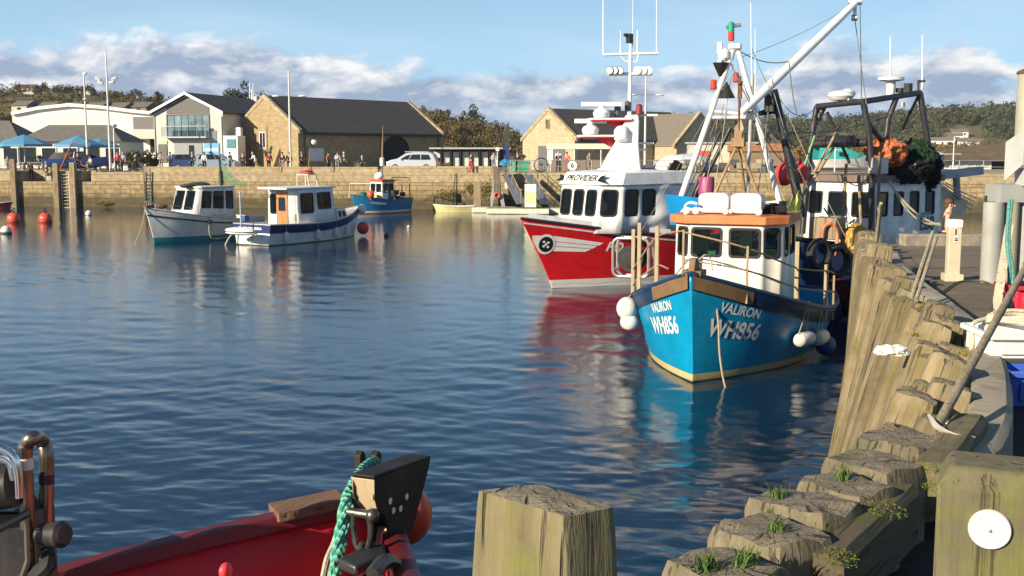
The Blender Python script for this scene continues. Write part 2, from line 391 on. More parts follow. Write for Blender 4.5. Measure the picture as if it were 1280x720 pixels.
def concrete(name, c, crack=.5, scale=1.0, rough=.85):
    q = NT(name); a = q.noise(q.co(), .6*scale, 5); b = q.noise(q.co(), 9*scale, 6, .7)
    col = q.mix(q.ramp(a, .3, .7), sc3(c, .75), sc3(c, 1.15)); col = q.mix(q.ramp(b, .45, .8, 0, .5), col, sc3(c, .45))
    col = q.mix(q.ramp(q.noise(q.co(), 1.1*scale, 4, .6, .5), .54, .62, 0, .55), col, sc3(c, .5)); col = q.mix(q.ramp(q.noise(q.co(loc=(5,3,1)), 1.7*scale, 3, .5, .3), .60, .66, 0, .35), col, sc3(c, 1.5))
    vo = q.n('ShaderNodeTexVoronoi', feature='DISTANCE_TO_EDGE'); q.l(q.co(), vo.inputs[0]); vo.inputs['Scale'].default_value = .55*scale
    k = q.ramp(vo.outputs[0], .004, .012, crack, 0); col = q.mix(k, col, sc3(c, .3)); q.bump(q.math('ADD', b, q.noise(q.co(), 60, 3)), .35, .01)
    return q.set(col, rough)
GROUND = concrete('quay_concrete', (.165,.136,.095), .7); KERB = concrete('kerb_concrete', (.29,.26,.20), .3, 2)
def build_quay():
    m = MB(); n = 40; ss = [ELEN*i/n for i in range(n+1)]
    inner = [off(s, .14, GZ) for s in ss]
    rows = [inner, [V((40, -6 + 30.5*i/n, GZ)) for i in range(n+1)]]
    rows[1] = [V((26+.0*i, p.y if i not in (0,) else -8, GZ)) for i, p in enumerate(inner)]
    m.grid(rows)
    lo = [V((p.x, p.y, -2)) for p in inner]; m.grid([lo, inner])
    e0, e1 = inner[-1], V((26, inner[-1].y, GZ)); m.quad(e0, e1, V((e1.x, e1.y, -2)), V((e0.x, e0.y, -2)))
    g = m.build('quay_ground', GROUND, smooth=0); tag(g, 'worn concrete quay surface', kind='structure')
    # low concrete kerb along the timber edge
    s0, s1 = edge_s(5.4), edge_s(16.4); m = MB(); N = 44; r = []
    for i in range(N+1):
        s = s0+(s1-s0)*i/N; jz = .012*noise.noise(V((s*2, 1, 2)))
        z = 3.48+jz; r.append([off(s, .13, 2.6), off(s, .13, z-.02), off(s, .16, z), off(s, .33+.02*noise.noise(V((s, 5, 1))), z), off(s, .365, z-.03), off(s, .38, GZ-.05)])
    m.grid(r); m.poly(r[0]); m.poly(r[-1][::-1])
    k = m.build('quay_kerb', KERB); tag(k, 'curved pale concrete kerb strip behind the raked timber piles', 'kerb')
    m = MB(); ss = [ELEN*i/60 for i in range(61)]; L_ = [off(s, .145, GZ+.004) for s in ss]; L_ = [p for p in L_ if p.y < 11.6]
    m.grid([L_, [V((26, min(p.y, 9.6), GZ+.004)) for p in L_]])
    t = m.build('shaded_tarmac', concrete('shade_toned_tarmac', (.032,.030,.028), .5, 1.3, .95), smooth=0); tag(t, 'asphalt apron on the near part of the quay, with its shade put into the colour', kind='structure')  # sheet over the concrete; shadow on the asphalt is put into its dark colour
    # a raised concrete edge along the pier end
    m = MB(); a = off(ELEN, .4, 0); m.box(((a.x+26)/2+.2, a.y-.2, GZ+.05), (26-a.x, .34, .32)); k = m.build('pier_end_beam', KERB, bevel=.02)
    tag(k, 'low beam along the far end of the concrete quay', 'kerb')
build_quay()
PILE = wood('pile_timber', (.20,.155,.085), (.37,.295,.18), 2, 1.0, (.15,.14,.03), mossamt=.6, bump=.9, end=(.30,.25,.16), zmoss=(-1.5,-2.9,(.09,.055,.02)))
PILED = wood('dark_pile_timber', (.15,.125,.08), (.29,.24,.155), 2, 1.0, (.08,.10,.02), mossamt=.5, bump=.9, end=(.24,.205,.145))
GRASS = plain('tuft_green', (.07,.135,.02), .8, 0, .5, 30)
def pile(p, t, top, bot, w, d, lean, mt, label, group, name='timber_pile', crown=.03, seed=0, rot=0):
    """square timber: axis runs down and out to the water by lean (m per m)"""
    rg = random.Random(seed); n = V((t.y, -t.x, 0)); a = math.atan2(t.y, t.x) + rot + rg.uniform(-.04, .04)
    o = tag(bpy.data.objects.new(name, None), label, 'pile', group); 
    rows = []; zs = [bot, bot+(top-bot)*.5, top-.5, top-.18, top-.05, top]
    c, s_ = math.cos(a), math.sin(a)
    for k, z in enumerate(zs):
        c0 = V(); g = 1 - (.10 if k == 5 else .015 if k == 4 else 0)
        ring = []
        for j in range(16):
            f = j/16*4; sd = int(f); u = f-sd; u = 2*u-1
            q = [(u, -1), (1, u), (-u, 1), (-1, -u)][sd]
            e = max(abs(q[0])*abs(q[1])-.55, 0)*.16
            jx = 1-e + .045*noise.noise(V((seed*3.1+q[0]*2, q[1]*2, z*1.3)))
            zz = z + (.03*noise.noise(V((seed+q[0]*1.5, q[1]*1.5, 3))) if k >= 4 else 0)
            x, y = q[0]*d/2*g*jx, q[1]*w/2*g*jx
            ring.append(V((c*x - s_*y + c0.x, s_*x + c*y + c0.y, zz-top)))
        rows.append(ring)
    m = MB(); m.grid(rows, closed=True); tp = rows[-1]; cc = sum(tp, V())/16 + V((0, 0, crown))
    mid = [cc.lerp(q, .55)+V((0,0,.006*rg.uniform(-1,1))) for q in tp]; m.grid([tp, mid], closed=True); m.poly(mid)
    ob = m.build(name, mt, None, smooth=50); za = (n*lean+V((0,0,1))).normalized(); ob.rotation_mode = 'QUATERNION'; ob.rotation_quaternion = V((0,0,1)).rotation_difference(za); ob.location = (p.x, p.y, top); bpy.data.objects.remove(o)
    return tag(ob, label, 'pile', group)
def tuft(p, r, h, n, seed, label, parent=None, name='grass_tuft', group=None):
    rg = random.Random(seed); m = MB()
    for i in range(n):
        a = rg.uniform(0, 6.28); d = rg.uniform(0, r)**1.0; b = V((d*math.cos(a), d*math.sin(a), 0)); hh = h*rg.uniform(.4, 1); ln = V((rg.uniform(-1,1), rg.uniform(-1,1), 0))*hh*.6
        w = V((math.sin(a), -math.cos(a), 0))*.0035
        m.add([b-w, b+w, b+ln*.5+V((0,0,hh*.7))+w*.7, b+ln+V((0,0,hh)), b+ln*.5+V((0,0,hh*.7))-w*.7], [(0,1,2,4),(4,2,3)])
    o = m.build(name, GRASS, parent, smooth=0, fix=False); o.location = p
    if parent is None: tag(o, label, 'grass', group, 'stuff')
    return o
def build_piles():
    near = [((909,706),'mossy pile head at the bottom of the timber row, a grass tuft on its top'),((964,662),'square pile head second from the bottom of the timber row'),((1005,627),'pile head with a flat grey top, third up the timber row'),
            ((1060,603),'pile head carrying one short grass tuft, fourth up the timber row'),((1091,576),'notched pile head fifth up the timber row, touching the mossy beam'),((1129,548),'broad worn pile head just below the blade of the scythe pole')]
    for i, ((px, py), lb) in enumerate(near):
        p = on(px, py, 3.55); s = edge_s(p.y); _, t = edge_at(s)
        o = pile(V((p.x, p.y, 0)), t, 3.55, -1, .36+.02*(i % 3), .30, .0, PILED, lb, 'square pile heads near the camera', seed=i, crown=.006, rot=-.25)
        if i in (0, 1, 2, 3):
            for k in range(2 if i == 0 else 1):
                g = tuft((p.x+[-.08,.02,-.09,.0][i]+.13*k, p.y+[-.05,-.02,.06,.05][i]+.03*k, 3.55), .05, .06 if i else .08, 60 if i == 0 else 40, 40+i*3+k, ['long green grass tuft on the lowest pile head','small grass tuft on the second pile head from the bottom','small grass tuft on the third pile head from the bottom','small grass tuft on the fourth pile head from the bottom'][i] + (' beside a longer one' if k else ''))
    # below/behind the first ones, out of frame
    for i in range(5):
        s = edge_s(3.2)-.42*(i+1); p, t = edge_at(s)
        if 2.2 < p.y < 3.3: continue
        pile(p, t, 3.5, -1, .36, .30, 0, PILED, 'out-of-frame square pile head behind the leaning bollard', 'square pile heads near the camera', seed=60+i)
    s = edge_s(5.62); i = 0; rp = random.Random(21)
    while True:
        p, t = edge_at(s)
        if p.y > 20.5: break
        y = p.y; lean = float(np.interp(y, (6, 10, 12.35, 14.5, 17), (.30, .30, .18, .08, .04)))
        tz = 3.56 + rp.uniform(-.13,.09)
        big = (15.0 < y < 15.5)
        w = .16 + .07*rp.random()
        pile(p + V((t.y, -t.x, 0))*(-.13+(.13 if i % 2 else 0)+rp.uniform(0,.05)), t, tz+(.0), -1.2, .25, w, lean, PILE, 'raked square timber pile in the pale row along the quay edge', 'raked timber piles of the quay edge', seed=100+i)
        s += .275 + .07*rp.random(); i += 1
    p = at(1099, 330, 14.6); o = pile(V((p.x, p.y, 0)), V((.2,1,0)).normalized(), 3.72, -1.2, .34, .36, .12, PILE, 'thick round-shouldered timber post at the far end of the raked piles', None, 'mooring_post', .05, 777)
    tag(o, cat='post')
    # walings: mossy horizontal beams behind the near pile heads
    BEAM = wood('waling_timber', (.095,.08,.045), (.19,.155,.09), 1, 1.0, (.07,.09,.012), mossamt=.9)
    m = MB()
    def bm(p0, p1, w, h, lb, seed):
        L = (p1-p0).length; m = MB(); rows = []
        for k in range(9):
            y = L*(k/8-.5); jit = lambda a: .012*noise.noise(V((seed, k*.7, a)))
            rows.append([V((-w/2+jit(1), y, -h/2)), V((-w/2+jit(2), y, h/2-.02+jit(3))), V((-w/2+.03, y, h/2+jit(4))), V((w/2-.03, y, h/2+jit(5))), V((w/2+jit(6), y, h/2-.03)), V((w/2, y, -h/2))])
        m.grid(rows, closed=True); m.poly(rows[0]); m.poly(rows[-1][::-1])
        o = m.build('quay_beam', BEAM); o.location = (p0+p1)/2; d = p1-p0; o.rotation_euler = (0, 0, math.atan2(d.y, d.x)-PI/2)
        tag(o, lb, 'beam'); return o
    a, b = on(1030, 735, 3.40), on(1128, 640, 3.40); bm(a, b, .135, .24, 'mossy squared beam lying behind the lower pile heads', 5)
    a2, b2 = on(1165, 612, 3.44), on(1212, 545, 3.44); bm(a2, b2, .17, .24, 'short brown beam covered in dry moss below the concrete kerb', 9)
    bm(V((-.05, 1.5, 3.3)), V((.62, 3.35, 3.3)), .22, .3, 'mossy beam hidden behind the leaning bollard', 11)
    MOSS = plain('moss_green', (.14,.17,.015), .95, 0, .4, 30, .6, 60)
    for k, (px, py, r, lb) in enumerate([(1050,700,.075,'bright green moss cushion at the lower end of the mossy beam'),(1108,640,.09,'yellowish moss cushion at the upper end of the mossy beam'),(1180,590,.09,'green moss cushion on the short brown beam'),(1165,612,.05,'dark weed clump between beam and pile heads')]):
        p = on(px, py, 3.52 if k < 2 else 3.56); mm = MB(); rg = random.Random(k)
        for j in range(260):
            aa, rr = rg.uniform(0, 6.28), r*math.sqrt(rg.random()); h = .02*(1-(rr/r)**2)+.006
            q = V((rr*math.cos(aa)*.8, rr*math.sin(aa)*1.3, h*rg.random())); e = .006
            mm.add([q+V((rg.uniform(-e,e), rg.uniform(-e,e), rg.uniform(0,e*1.5))) for _ in range(3)], [(0,1,2)])
        o = mm.build('moss_cushion', MOSS, smooth=0, fix=False); o.location = p; tag(o, lb, 'moss')
build_piles()
def build_foreground():
    BOL = wood('bollard_timber', (.17,.14,.07), (.33,.28,.15), 2, .8, (.17,.175,.03), mossamt=.75, bump=1.0, end=(.27,.235,.16))
    # big leaning-sided square bollard, centre foreground
    o = thing('mooring_bollard', (.06, 2.75, 0), 'big square weathered timber bollard with sloping top in the centre foreground', 'bollard')
    z1, z2 = 4.135, 3.1; rows = []
    # corner image positions: left (593,610) mid-front (708,640) right (770,627) back (675,600)
    L, Fr, Ri = on(592, 611, 4.11)-o.location, on(708, 642, 4.11)-o.location, on(770, 628, 4.11)-o.location
    bk = on(676, 602, 4.11)-o.location; top = [V((L.x, L.y, z1-.02)), V((Fr.x, Fr.y, z1-.025)), V((Ri.x, Ri.y, z1-.028)), V((bk.x, bk.y, z1-.022))]
    c = sum(top, V())/4; m = MB(); N = 6; rows = []
    zs = [3.05, 3.5, 3.8, 4.0, z1-.05, z1-.008]
    for zi, z in enumerate(zs):
        g = 1 + (z1-z)*.28 if zi < 5 else .985; ring = []
        for k in range(4):
            a, b = top[k], top[(k+1) % 4]
            for j in range(N):
                u = j/N; p = a.lerp(b, u); e = .965 if j == 0 else 1.0
                q = V((c.x+(p.x-c.x)*g*e, c.y+(p.y-c.y)*g*e, z + (p.z-z1)*(1 if zi > 3 else .3)))
                nn = noise.noise(V((p.x*9, p.y*9, z*3)))*.007; q += V((p.x-c.x, p.y-c.y, 0)).normalized()*nn; ring.append(q)
        rows.append(ring)
    m.grid(rows, closed=True); m.grid([rows[-1], [V((c.x, c.y, z1-.022)).lerp(q, .5) for q in rows[-1]]], closed=True); m.poly([V((c.x, c.y, z1-.022)).lerp(q, .5) for q in rows[-1]])
    m.build('timber_body', BOL, o, smooth=45)
    # right-hand post with a white disc reflector
    POST = wood('mossy_post', (.16,.14,.08), (.26,.23,.135), 2, .5, (.16,.16,.03), mossamt=.8, crack=(.10,.08,.04))
    a = on(1172, 592, 4.03); o = thing('marker_post', (a.x, a.y, GZ), 'squat mossy square post carrying a round white disc', 'post', R(-23))
    m = MB(); w, d, h = .32, .26, 4.03-GZ; m.box((w/2, d/2, h/2-.02), (w, d, h-.04))
    m.prism([(0,0,h-.04),(w,0,h-.04),(w-.03,.03,h+.01),(.035,.03,h+.01)], (0,0,0)) if False else None
    m.grid([[(0,0,h-.04),(w,0,h-.04),(w,d,h-.04),(0,d,h-.04)],[(.03,.045,h+.015),(w-.03,.045,h+.015),(w-.03,d-.03,h+.015),(.03,d-.03,h+.015)]], closed=True); m.poly([(.03,.045,h+.015),(w-.03,.045,h+.015),(w-.03,d-.03,h+.015),(.03,d-.03,h+.015)])
    b = m.build('post_body', POST, o, bevel=.012)
    dz = 4.03-.138-GZ; dx = .138; m = MB(); M = Matrix.Rotation(PI/2, 3, 'X'); m.lathe([(0, .012), (.052, .012), (.055, .008), (.055, 0)], (dx, -.001, dz), 40, M)
    dd = m.build('reflector_disc', plain('white_disc', (.62,.61,.58), .4, 0, .04), o); m = MB(); m.lathe([(0,.019),(.004,.018),(.006,.011),(.006,.010)], (dx, -.001, dz), 10, M); m.build('screw', STEEL, dd)
build_foreground()
# ================================================================ boat builder
class Hull:
    """local frame: bow +x, port +y, waterline z = 0, origin amidships"""
    def __init__(s, parent, L, B, sheer, d, mt, tw=.82, pb=2.3, pw=1.8, wl=.86, rake=.8, flare=1.3, tm=.45, thick=.07, bul=.6, deckmat=None, nst=34, name='hull', cap=None, capr=.05, vcut=0):
        s.L, s.B, s.d, s.tw, s.pb, s.pw, s.wl, s.rake, s.flare, s.tm = L, B, d, tw, pb, pw, wl, rake, flare, tm
        ts, zs = zip(*sheer); s.c = np.polyfit(ts, zs, min(3, len(ts)-1)); s.parent = parent; s.bul = bul
        lv = [-1, -.75, -.4, -.12, 0, .08, .2, .35, .5, .65, .8, .92, 1]
        T = [1-(1-i/nst)**1.35 for i in range(nst+1)]
        m = MB(); pt = [[s.P(t, w, 1) for w in lv] for t in T]; sb = [[s.P(t, w, -1) for w in lv] for t in T]
        m.grid(pt); m.grid([list(reversed(r)) for r in sb])
        n = len(lv); tr = [pt[0][n-1-i] for i in range(n)] + sb[0]
        for i in range(n-1): m.quad(pt[0][i], sb[0][i], sb[0][i+1], pt[0][i+1])
        m.grid([pt[-1], sb[-1]])
        tmp = MB(); tmp.v = m.v; tmp.f = m.f; s.tree = BVHTree.FromPolygons([V(p) for p in m.v], m.f)
        s.obj = m.build(name, mt, parent, smooth=42)
        sd = s.obj.modifiers.new('thickness', 'SOLIDIFY'); sd.thickness = thick; sd.offset = -1
        if deckmat is not None:
            rows = []
            for t in T[:-1]:
                z = s.zs(t)-bul; w = max(z/s.zs(t), .05); a, b = s.P(t, w, 1), s.P(t, w, -1); a.y -= .03; b.y += .03
                rows.append([a, a.lerp(b, .5)+V((0,0,.04)), b])
            mm = MB(); mm.grid(rows); s.deck = mm.build('deck', deckmat, parent)
        if cap is not None:
            mm = MB(); up = V((0,0,capr*.5)); path = [s.P(t, 1, 1)+up for t in T] + [s.P(t, 1, -1)+up for t in reversed(T[:-1])]
            mm.tube(path, capr, 8, closed=True); s.cap = mm.build('rail_cap', cap, parent)
    def zs(s, t): return float(np.polyval(s.c, t))
    def fd(s, t, p, tw):
        if t > s.tm: return max(0.0, 1-((t-s.tm)/(1-s.tm))**p)
        return tw+(1-tw)*math.sin(PI/2*t/s.tm)
    def P(s, t, w, side=1):
        t = min(max(t, 0), 1); zs = s.zs(t); bd = s.B/2*s.fd(t, s.pb, s.tw)+.025; bw = s.B/2*s.wl*s.fd(t, s.pw, s.tw*.97)+.02
        z = w*zs if w >= 0 else w*s.d
        if w < 0: y = bw*(max(0, 1-(-w)**2.4))**.6
        else: y = bw + (bd-bw)*w**s.flare
        k = t**5
        x = -s.L/2 + t*s.L + (s.rake*(max(w, 0)**1.15)*zs/s.zs(1))*k + (.7*min(w, 0))*k
        return V((x, side*y, z))
    def frame(s, t, w, side):
        o = s.P(t, w, side); X = (s.P(min(t+.02, 1), w, side)-s.P(t-.02, w, side)).normalized()
        if side > 0: X = -X
        Y = (s.P(t, w+.08, side)-s.P(t, w-.08, side)).normalized(); N = X.cross(Y).normalized()
        return o, X, N.cross(X), N
    def text(s, txt, t, w, side, size, mt, off=.012, **kw):
        o, X, Y, N = s.frame(t, w, side); return text_obj(txt, size, frame_mat(o, X, Y), mt, s.parent, onto=(s.tree, -N, off), **kw)
    def decal(s, polys, t, w, side, mt, name='emblem', off=.01, parent=None, cuts=3):
        """flat painted shapes (lists of 2-D points, metres) laid onto the planking"""
        o, X, Y, N = s.frame(t, w, side); b = bmesh.new()
        for pl in polys:
            vs = [b.verts.new(o+X*x+Y*y) for x, y in pl]; b.faces.new(vs)
        bmesh.ops.triangulate(b, faces=b.faces)
        bmesh.ops.subdivide_edges(b, edges=b.edges, cuts=cuts, use_grid_fill=True); bmesh.ops.triangulate(b, faces=b.faces)
        lost = []
        for v in b.verts:
            h = s.tree.ray_cast(v.co+N*1.6, -N, 3.2)
            if h[0] is not None and h[0].y*side > .0: v.co = h[0]+N*off
            else: lost.append(v)
        bmesh.ops.delete(b, geom=lost, context='VERTS')
        bmesh.ops.recalc_face_normals(b, faces=b.faces)
        me = bpy.data.meshes.new(name); b.to_mesh(me); b.free(); me.materials.append(mt)
        ob = bpy.data.objects.new(name, me); COL.objects.link(ob); ob.parent = parent or s.parent; return ob
    def strake(s, w, r, mt, name='rub_rail', t0=0, t1=1, n=40, sides=(1, -1)):
        m = MB()
        for sd in sides: m.tube([s.P(t0+(t1-t0)*i/n, w, sd) for i in range(n+1)], r, 6)
        return m.build(name, mt, s.parent)
def rrect(x0, x1, y0, y1, r, n=5):
    o = []
    for cx, cy, a in ((x1-r, y0+r, -90), (x1-r, y1-r, 0), (x0+r, y1-r, 90), (x0+r, y0+r, 180)):
        for i in range(n): b = R(a+90*i/(n-1)); o.append((cx+r*math.cos(b), cy+r*math.sin(b)))
    return o
def walls(parent, base, top, wins, wm, fm=RUBBER, gm=GLASS, name='wheelhouse', fw=.045, rad=.07, closed=True, thick=.05, wname='window', proud=.014, bevel=0):
    """cabin walls lofted from base to top outline (CCW seen from above); wins = {edge: [(u0,u1,v0,v1), ...]}: real openings, each with a frame and a pane"""
    n = len(base); base = [V(p) for p in base]; top = [V(p) for p in top]; m = MB(); todo = []
    for i in range(n if closed else n-1):
        a, b, c, d = base[i], base[(i+1) % n], top[(i+1) % n], top[i]
        f = lambda u, v: (a.lerp(b, u)).lerp(d.lerp(c, u), v)
        ws = wins.get(i, []); us = sorted({0, 1, *[w[0] for w in ws], *[w[1] for w in ws]}); vs = sorted({0, 1, *[w[2] for w in ws], *[w[3] for w in ws]})
        for j in range(len(us)-1):
            for k in range(len(vs)-1):
                uc, vc = (us[j]+us[j+1])/2, (vs[k]+vs[k+1])/2
                if any(w[0] < uc < w[1] and w[2] < vc < w[3] for w in ws): continue
                m.quad(f(us[j], vs[k]), f(us[j+1], vs[k]), f(us[j+1], vs[k+1]), f(us[j], vs[k+1]))
        for w in ws: todo.append((f(w[0], w[2]), f(w[1], w[2]), f(w[1], w[3]), f(w[0], w[3])))
    ob = m.build(name, wm, parent, smooth=30, fix=False)
    b = bmesh.new(); b.from_mesh(ob.data); bmesh.ops.remove_doubles(b, verts=b.verts, dist=1e-5); b.to_mesh(ob.data); b.free()
    sd = ob.modifiers.new('thickness', 'SOLIDIFY'); sd.thickness = thick; sd.offset = -1
    for a, b2, c, d in todo:
        X = (b2-a); w_ = X.length; X.normalize(); N = X.cross(d-a).normalized(); Y = N.cross(X); h_ = ((d-a).dot(Y)+(c-b2).dot(Y))/2; sk = ((d-a).dot(X)+(c-b2).dot(X))/2
        P = lambda x, y, e: a + X*(x+sk*y/h_) + Y*y + N*e
        r = min(rad, w_*.3, h_*.3); out = rrect(-fw*.6, w_+fw*.6, -fw*.6, h_+fw*.6, r+fw*.5); inn = rrect(fw*.4, w_-fw*.4, fw*.4, h_-fw*.4, r)
        mm = MB(); mm.grid([[P(x, y, .001) for x, y in out], [P(x, y, proud) for x, y in out], [P(x, y, proud) for x, y in inn], [P(x, y, -.03) for x, y in inn]], closed=True)
        fr = mm.build(wname, fm, parent, smooth=30)
        mm = MB(); mm.poly([P(x, y, -.02) for x, y in rrect(0, w_, 0, h_, r)]); mm.build('pane', gm, fr, smooth=0, fix=False)
    return ob
def roof(parent, outline, z, t, mt, name='roof', over=0, crown=.04, bevel=.02):
    c = sum((V((p[0], p[1], 0)) for p in outline), V())/len(outline); pts = []
    for p in outline: q = V((p[0], p[1], 0)); e = (q-c); pts.append(q+e.normalized()*over)
    m = MB(); lo = [V((p.x, p.y, z)) for p in pts]; hi = [V((p.x, p.y, z+t)) for p in pts]; m.grid([lo, hi], closed=True); m.poly(lo[::-1])
    mid = [V((c.x, c.y, z+t+crown)).lerp(p, .6)+V((0,0,crown*.3)) for p in hi]; m.grid([hi, mid], closed=True); m.poly(mid)
    return m.build(name, mt, parent, smooth=40, bevel=bevel)
def fender(parent, p, r, L, mt, axis=(0,0,1), name='fender', rope_to=None):
    a = V(axis).normalized(); p = V(p); m = MB(); prof = [(-.5,.25),(-.46,.5),(-.40,.85),(-.3,1),(.3,1),(.40,.85),(.46,.5),(.5,.25)]
    m.tube([p+a*L*q for q, _ in prof], [r*k for _, k in prof], 14); o = m.build(name, mt, parent)
    if rope_to is not None:
        m = MB(); m.tube([p+a*L*.5, V(rope_to)], .012, 5); m.build('fender_rope', ROPE, o)
    return o
def tyre(parent, c, r, w, axis, mt=RUBBER, name='tyre_fender'):
    a = V(axis).normalized(); u = a.orthogonal().normalized(); v = a.cross(u); n = 22; m = 10; rows = []
    for i in range(n):
        t = 2*PI*i/n; d = u*math.cos(t)+v*math.sin(t); rows.append([V(c)+d*(r-w*.55+w*.55*math.cos(2*PI*j/m))+a*(w*.6*math.sin(2*PI*j/m)) for j in range(m)])
    rows.append(rows[0]); mb = MB(); mb.grid(rows, closed=True); return mb.build(name, mt, parent)
def flood(parent, p, dirn, r=.12, name='floodlight', mt=None):
    d = V(dirn).normalized(); p = V(p); m = MB(); m.tube([p-d*r*.9, p-d*r*.5, p, p+d*r*.25], [r*.45, r*.85, r, r*1.02], 12); o = m.build(name, mt or BLACKP, parent)
    m = MB(); m.cyl(p+d*r*.26, p+d*r*.30, r*.9, n=12); m.build('lens', plain('lamp_lens', (.7,.72,.72), .12, 0, .1), o); return o
def boat_root(name, bow, heading, L, label, cat='boat', **kw):
    h = V(heading).normalized().to_3d(); h.z = 0; o = thing(name, (bow.x-h.x*L/2, bow.y-h.y*L/2, 0), label, cat, math.atan2(h.y, h.x), **kw)
    M = Matrix.Translation(o.location) @ Matrix.Rotation(o.rotation_euler.z, 4, 'Z'); Mi = M.inverted()
    return o, (lambda px, py, Y: Mi @ at(px, py, Y)), (lambda p: Mi @ V(p))
# ================================================================ VALIRON: the blue boat in front
BLUEB = (.0,.23,.46)
def build_valiron():
    L = 8.6; th = R(22); bow = on(865, 478, 0)
    o, lp, lw = boat_root('fishing_boat', bow, (-math.sin(th), -math.cos(th)), L, 'bright blue fishing boat with white wheelhouse, orange roof edge and white mast frame', 'fishing boat')
    hm = paint('valiron_blue', (.0,.26,.49), .36, (.05,.075,.09), .5, 2, bands=((-3,.03,(.03,.035,.02)),(.03,.18,(.56,.46,.22))), bump=.12, seam=.17)
    DARKB = paint('dark_blue_paint', (.004,.035,.10), .45, (.04,.03,.025), .5)
    h = Hull(o, L, 4.75, [(0,1.15),(.4,1.12),(.7,1.45),(1,2.36)], .9, hm, pb=2.8, pw=2.1, wl=.84, rake=.34, flare=1.0, tm=.42, bul=.55, deckmat=flat((.16,.17,.16), .8), cap=DARKB, capr=.06)
    # dark sheer strake, set proud
    m = MB(); n = 40
    for sd in (1, -1):
        rows = []
        for i in range(n+1):
            t = i/n; o1, X, Y, N = h.frame(max(min(t, .985), .02), .9, sd)
            rows.append([h.P(t, 1.0, sd)+N*.012, h.P(t, 1.0, sd)+N*.03-V((0,0,.03)), h.P(t, 1-.30/h.zs(t), sd)+N*.03, h.P(t, 1-.33/h.zs(t), sd)+N*.005])
        m.grid(rows if sd > 0 else [r[::-1] for r in rows])
    m.build('sheer_strake', DARKB, o)
    # rusty plated stem head
    pl = paint('rusty_plate', (.20,.12,.055), .7, (.07,.03,.012), .8); m = MB()
    for sd in (1, -1):
        rows = []
        for i in range(9):
            t = .885+.115*i/8; _, X, Y, N = h.frame(min(t, .985), .85, sd); zt = .04
            rows.append([h.P(t, 1-(.29)/h.zs(t), sd)+N*.05, h.P(t, 1, sd)+N*.05+V((0,0,zt+.02*math.sin(i))), h.P(t, 1, sd)-N*.03+V((0,0,zt))])
        m.grid(rows if sd > 0 else [r[::-1] for r in rows])
    m.build('stem_plate', pl, o)
    b = h.P(1, 1); m = MB(); m.box((b.x-.35, 0, b.z+.02), (.55, .42, .12)); m.prism([(b.x-.62,-.07,b.z+.05),(b.x-.05,-.07,b.z+.05),(b.x-.18,-.07,b.z+.34),(b.x-.34,-.07,b.z+.34)], (0,.14,0)); m.build('bow_roller', pl, o, bevel=.015)
    WT = plain('white_letter', (.74,.74,.70), .5, 0, .08)
    # names: port side (right in the picture) and starboard
    h.text('WH856', .912, .53, 1, .53, WT, bold=.015, shear=.12, sx=.84, name='registration')
    h.text('VALIRON', .905, .755, 1, .31, WT, bold=.006, shear=.12, sx=.88, name='boat_name')
    h.text('WH856', .905, .54, -1, .54, WT, bold=.014, shear=0, sx=.80, name='registration')
    h.text('VALIRON', .905, .755, -1, .30, WT, bold=.006, shear=0, sx=.82, name='boat_name')
    # wheelhouse with real openings
    f = L/2-3.2; zb, zt = .75, 3.22; W1 = paint('wheelhouse_cream', (.80,.77,.68), .4, (.35,.22,.10), .5)
    base = [(f-2.6,-1.35,zb),(f-.45,-1.35,zb),(f,-.9,zb),(f,.9,zb),(f-.45,1.35,zb),(f-2.6,1.35,zb)]
    top = [(f-2.6,-1.3,zt),(f-.5,-1.3,zt),(f-.08,-.86,zt),(f-.08,.86,zt),(f-.5,1.3,zt),(f-2.6,1.3,zt)]
    v0, v1 = .69, .955
    walls(o, base, top, {2: [(.04,.44,v0,v1),(.57,.97,v0,v1)], 1: [(.22,.86,v0,v1)], 3: [(.14,.80,v0,v1)], 4: [(.1,.35,v0,v1),(.5,.85,v0,v1)], 0: [(.2,.5,v0,v1),(.65,.9,v0,v1)], 5: [(.12,.42,v0,v1),(.55,.85,.1,v1)]}, W1, gm=glass('green_window_glass', (.62,.85,.74), .18), rad=.07, fw=.06)
    m = MB(); m.box((f-.75, 0, 2.28), (.55, 2.2, .06)); m.box((f-.62,-.5,2.42), (.18,.35,.22)); m.box((f-.6,.35,2.4), (.2,.3,.18)); m.build('dashboard', plain('green_dashboard', (.06,.20,.12), .6), o)
    OR = paint('roof_orange', (.62,.19,.06), .55, (.30,.10,.04), .7, 3)
    roof(o, [(p[0], p[1]) for p in top], zt, .2, OR, over=.16, crown=.04)
    for sy in (-.9, .9):   # small clear lamps along the roof edge
        pass
    def rp(x, y): return V((f-x, y, zt+.22))
    # roof gear: raft canister pair, lamps, vents
    m = MB()
    for y in (-.36, .42):
        prof = rrect(-.28, .28, 0, .48, .12, 4); m.prism([(f-.35, y+.0+px*1.32, zt+.25+py) for px, py in prof], (-.55, 0, 0))
    m.build('liferaft_box', paint('raft_white', (.82,.81,.78), .35, (.3,.2,.1), .2), o, bevel=.03)
    for i, y in enumerate((-.95, -.72, .0, .12, .78)):
        flood(o, rp(.02, y)+V((0,0,.1)), (1, 0, -.05), .085 if i != 3 else .06, mt=[WHITE, BLACKP][i in (2, 3)])
    m = MB(); m.tube(curve([(f-.25,-1.02,zt+.2),(f-.25,-1.02,zt+.42),(f-.2,-.88,zt+.5),(f-.18,-.72,zt+.47)], 5), .035, 8); m.build('vent_pipe', WHITE, o)
    m = MB(); rg = random.Random(4)
    for k in range(12): m.box((f-.5-rg.random()*1.2, .8+rg.random()*.4, zt+.27+rg.random()*.1), (.12+.2*rg.random(), .1+.15*rg.random(), .08+.22*rg.random()), rz=rg.random())
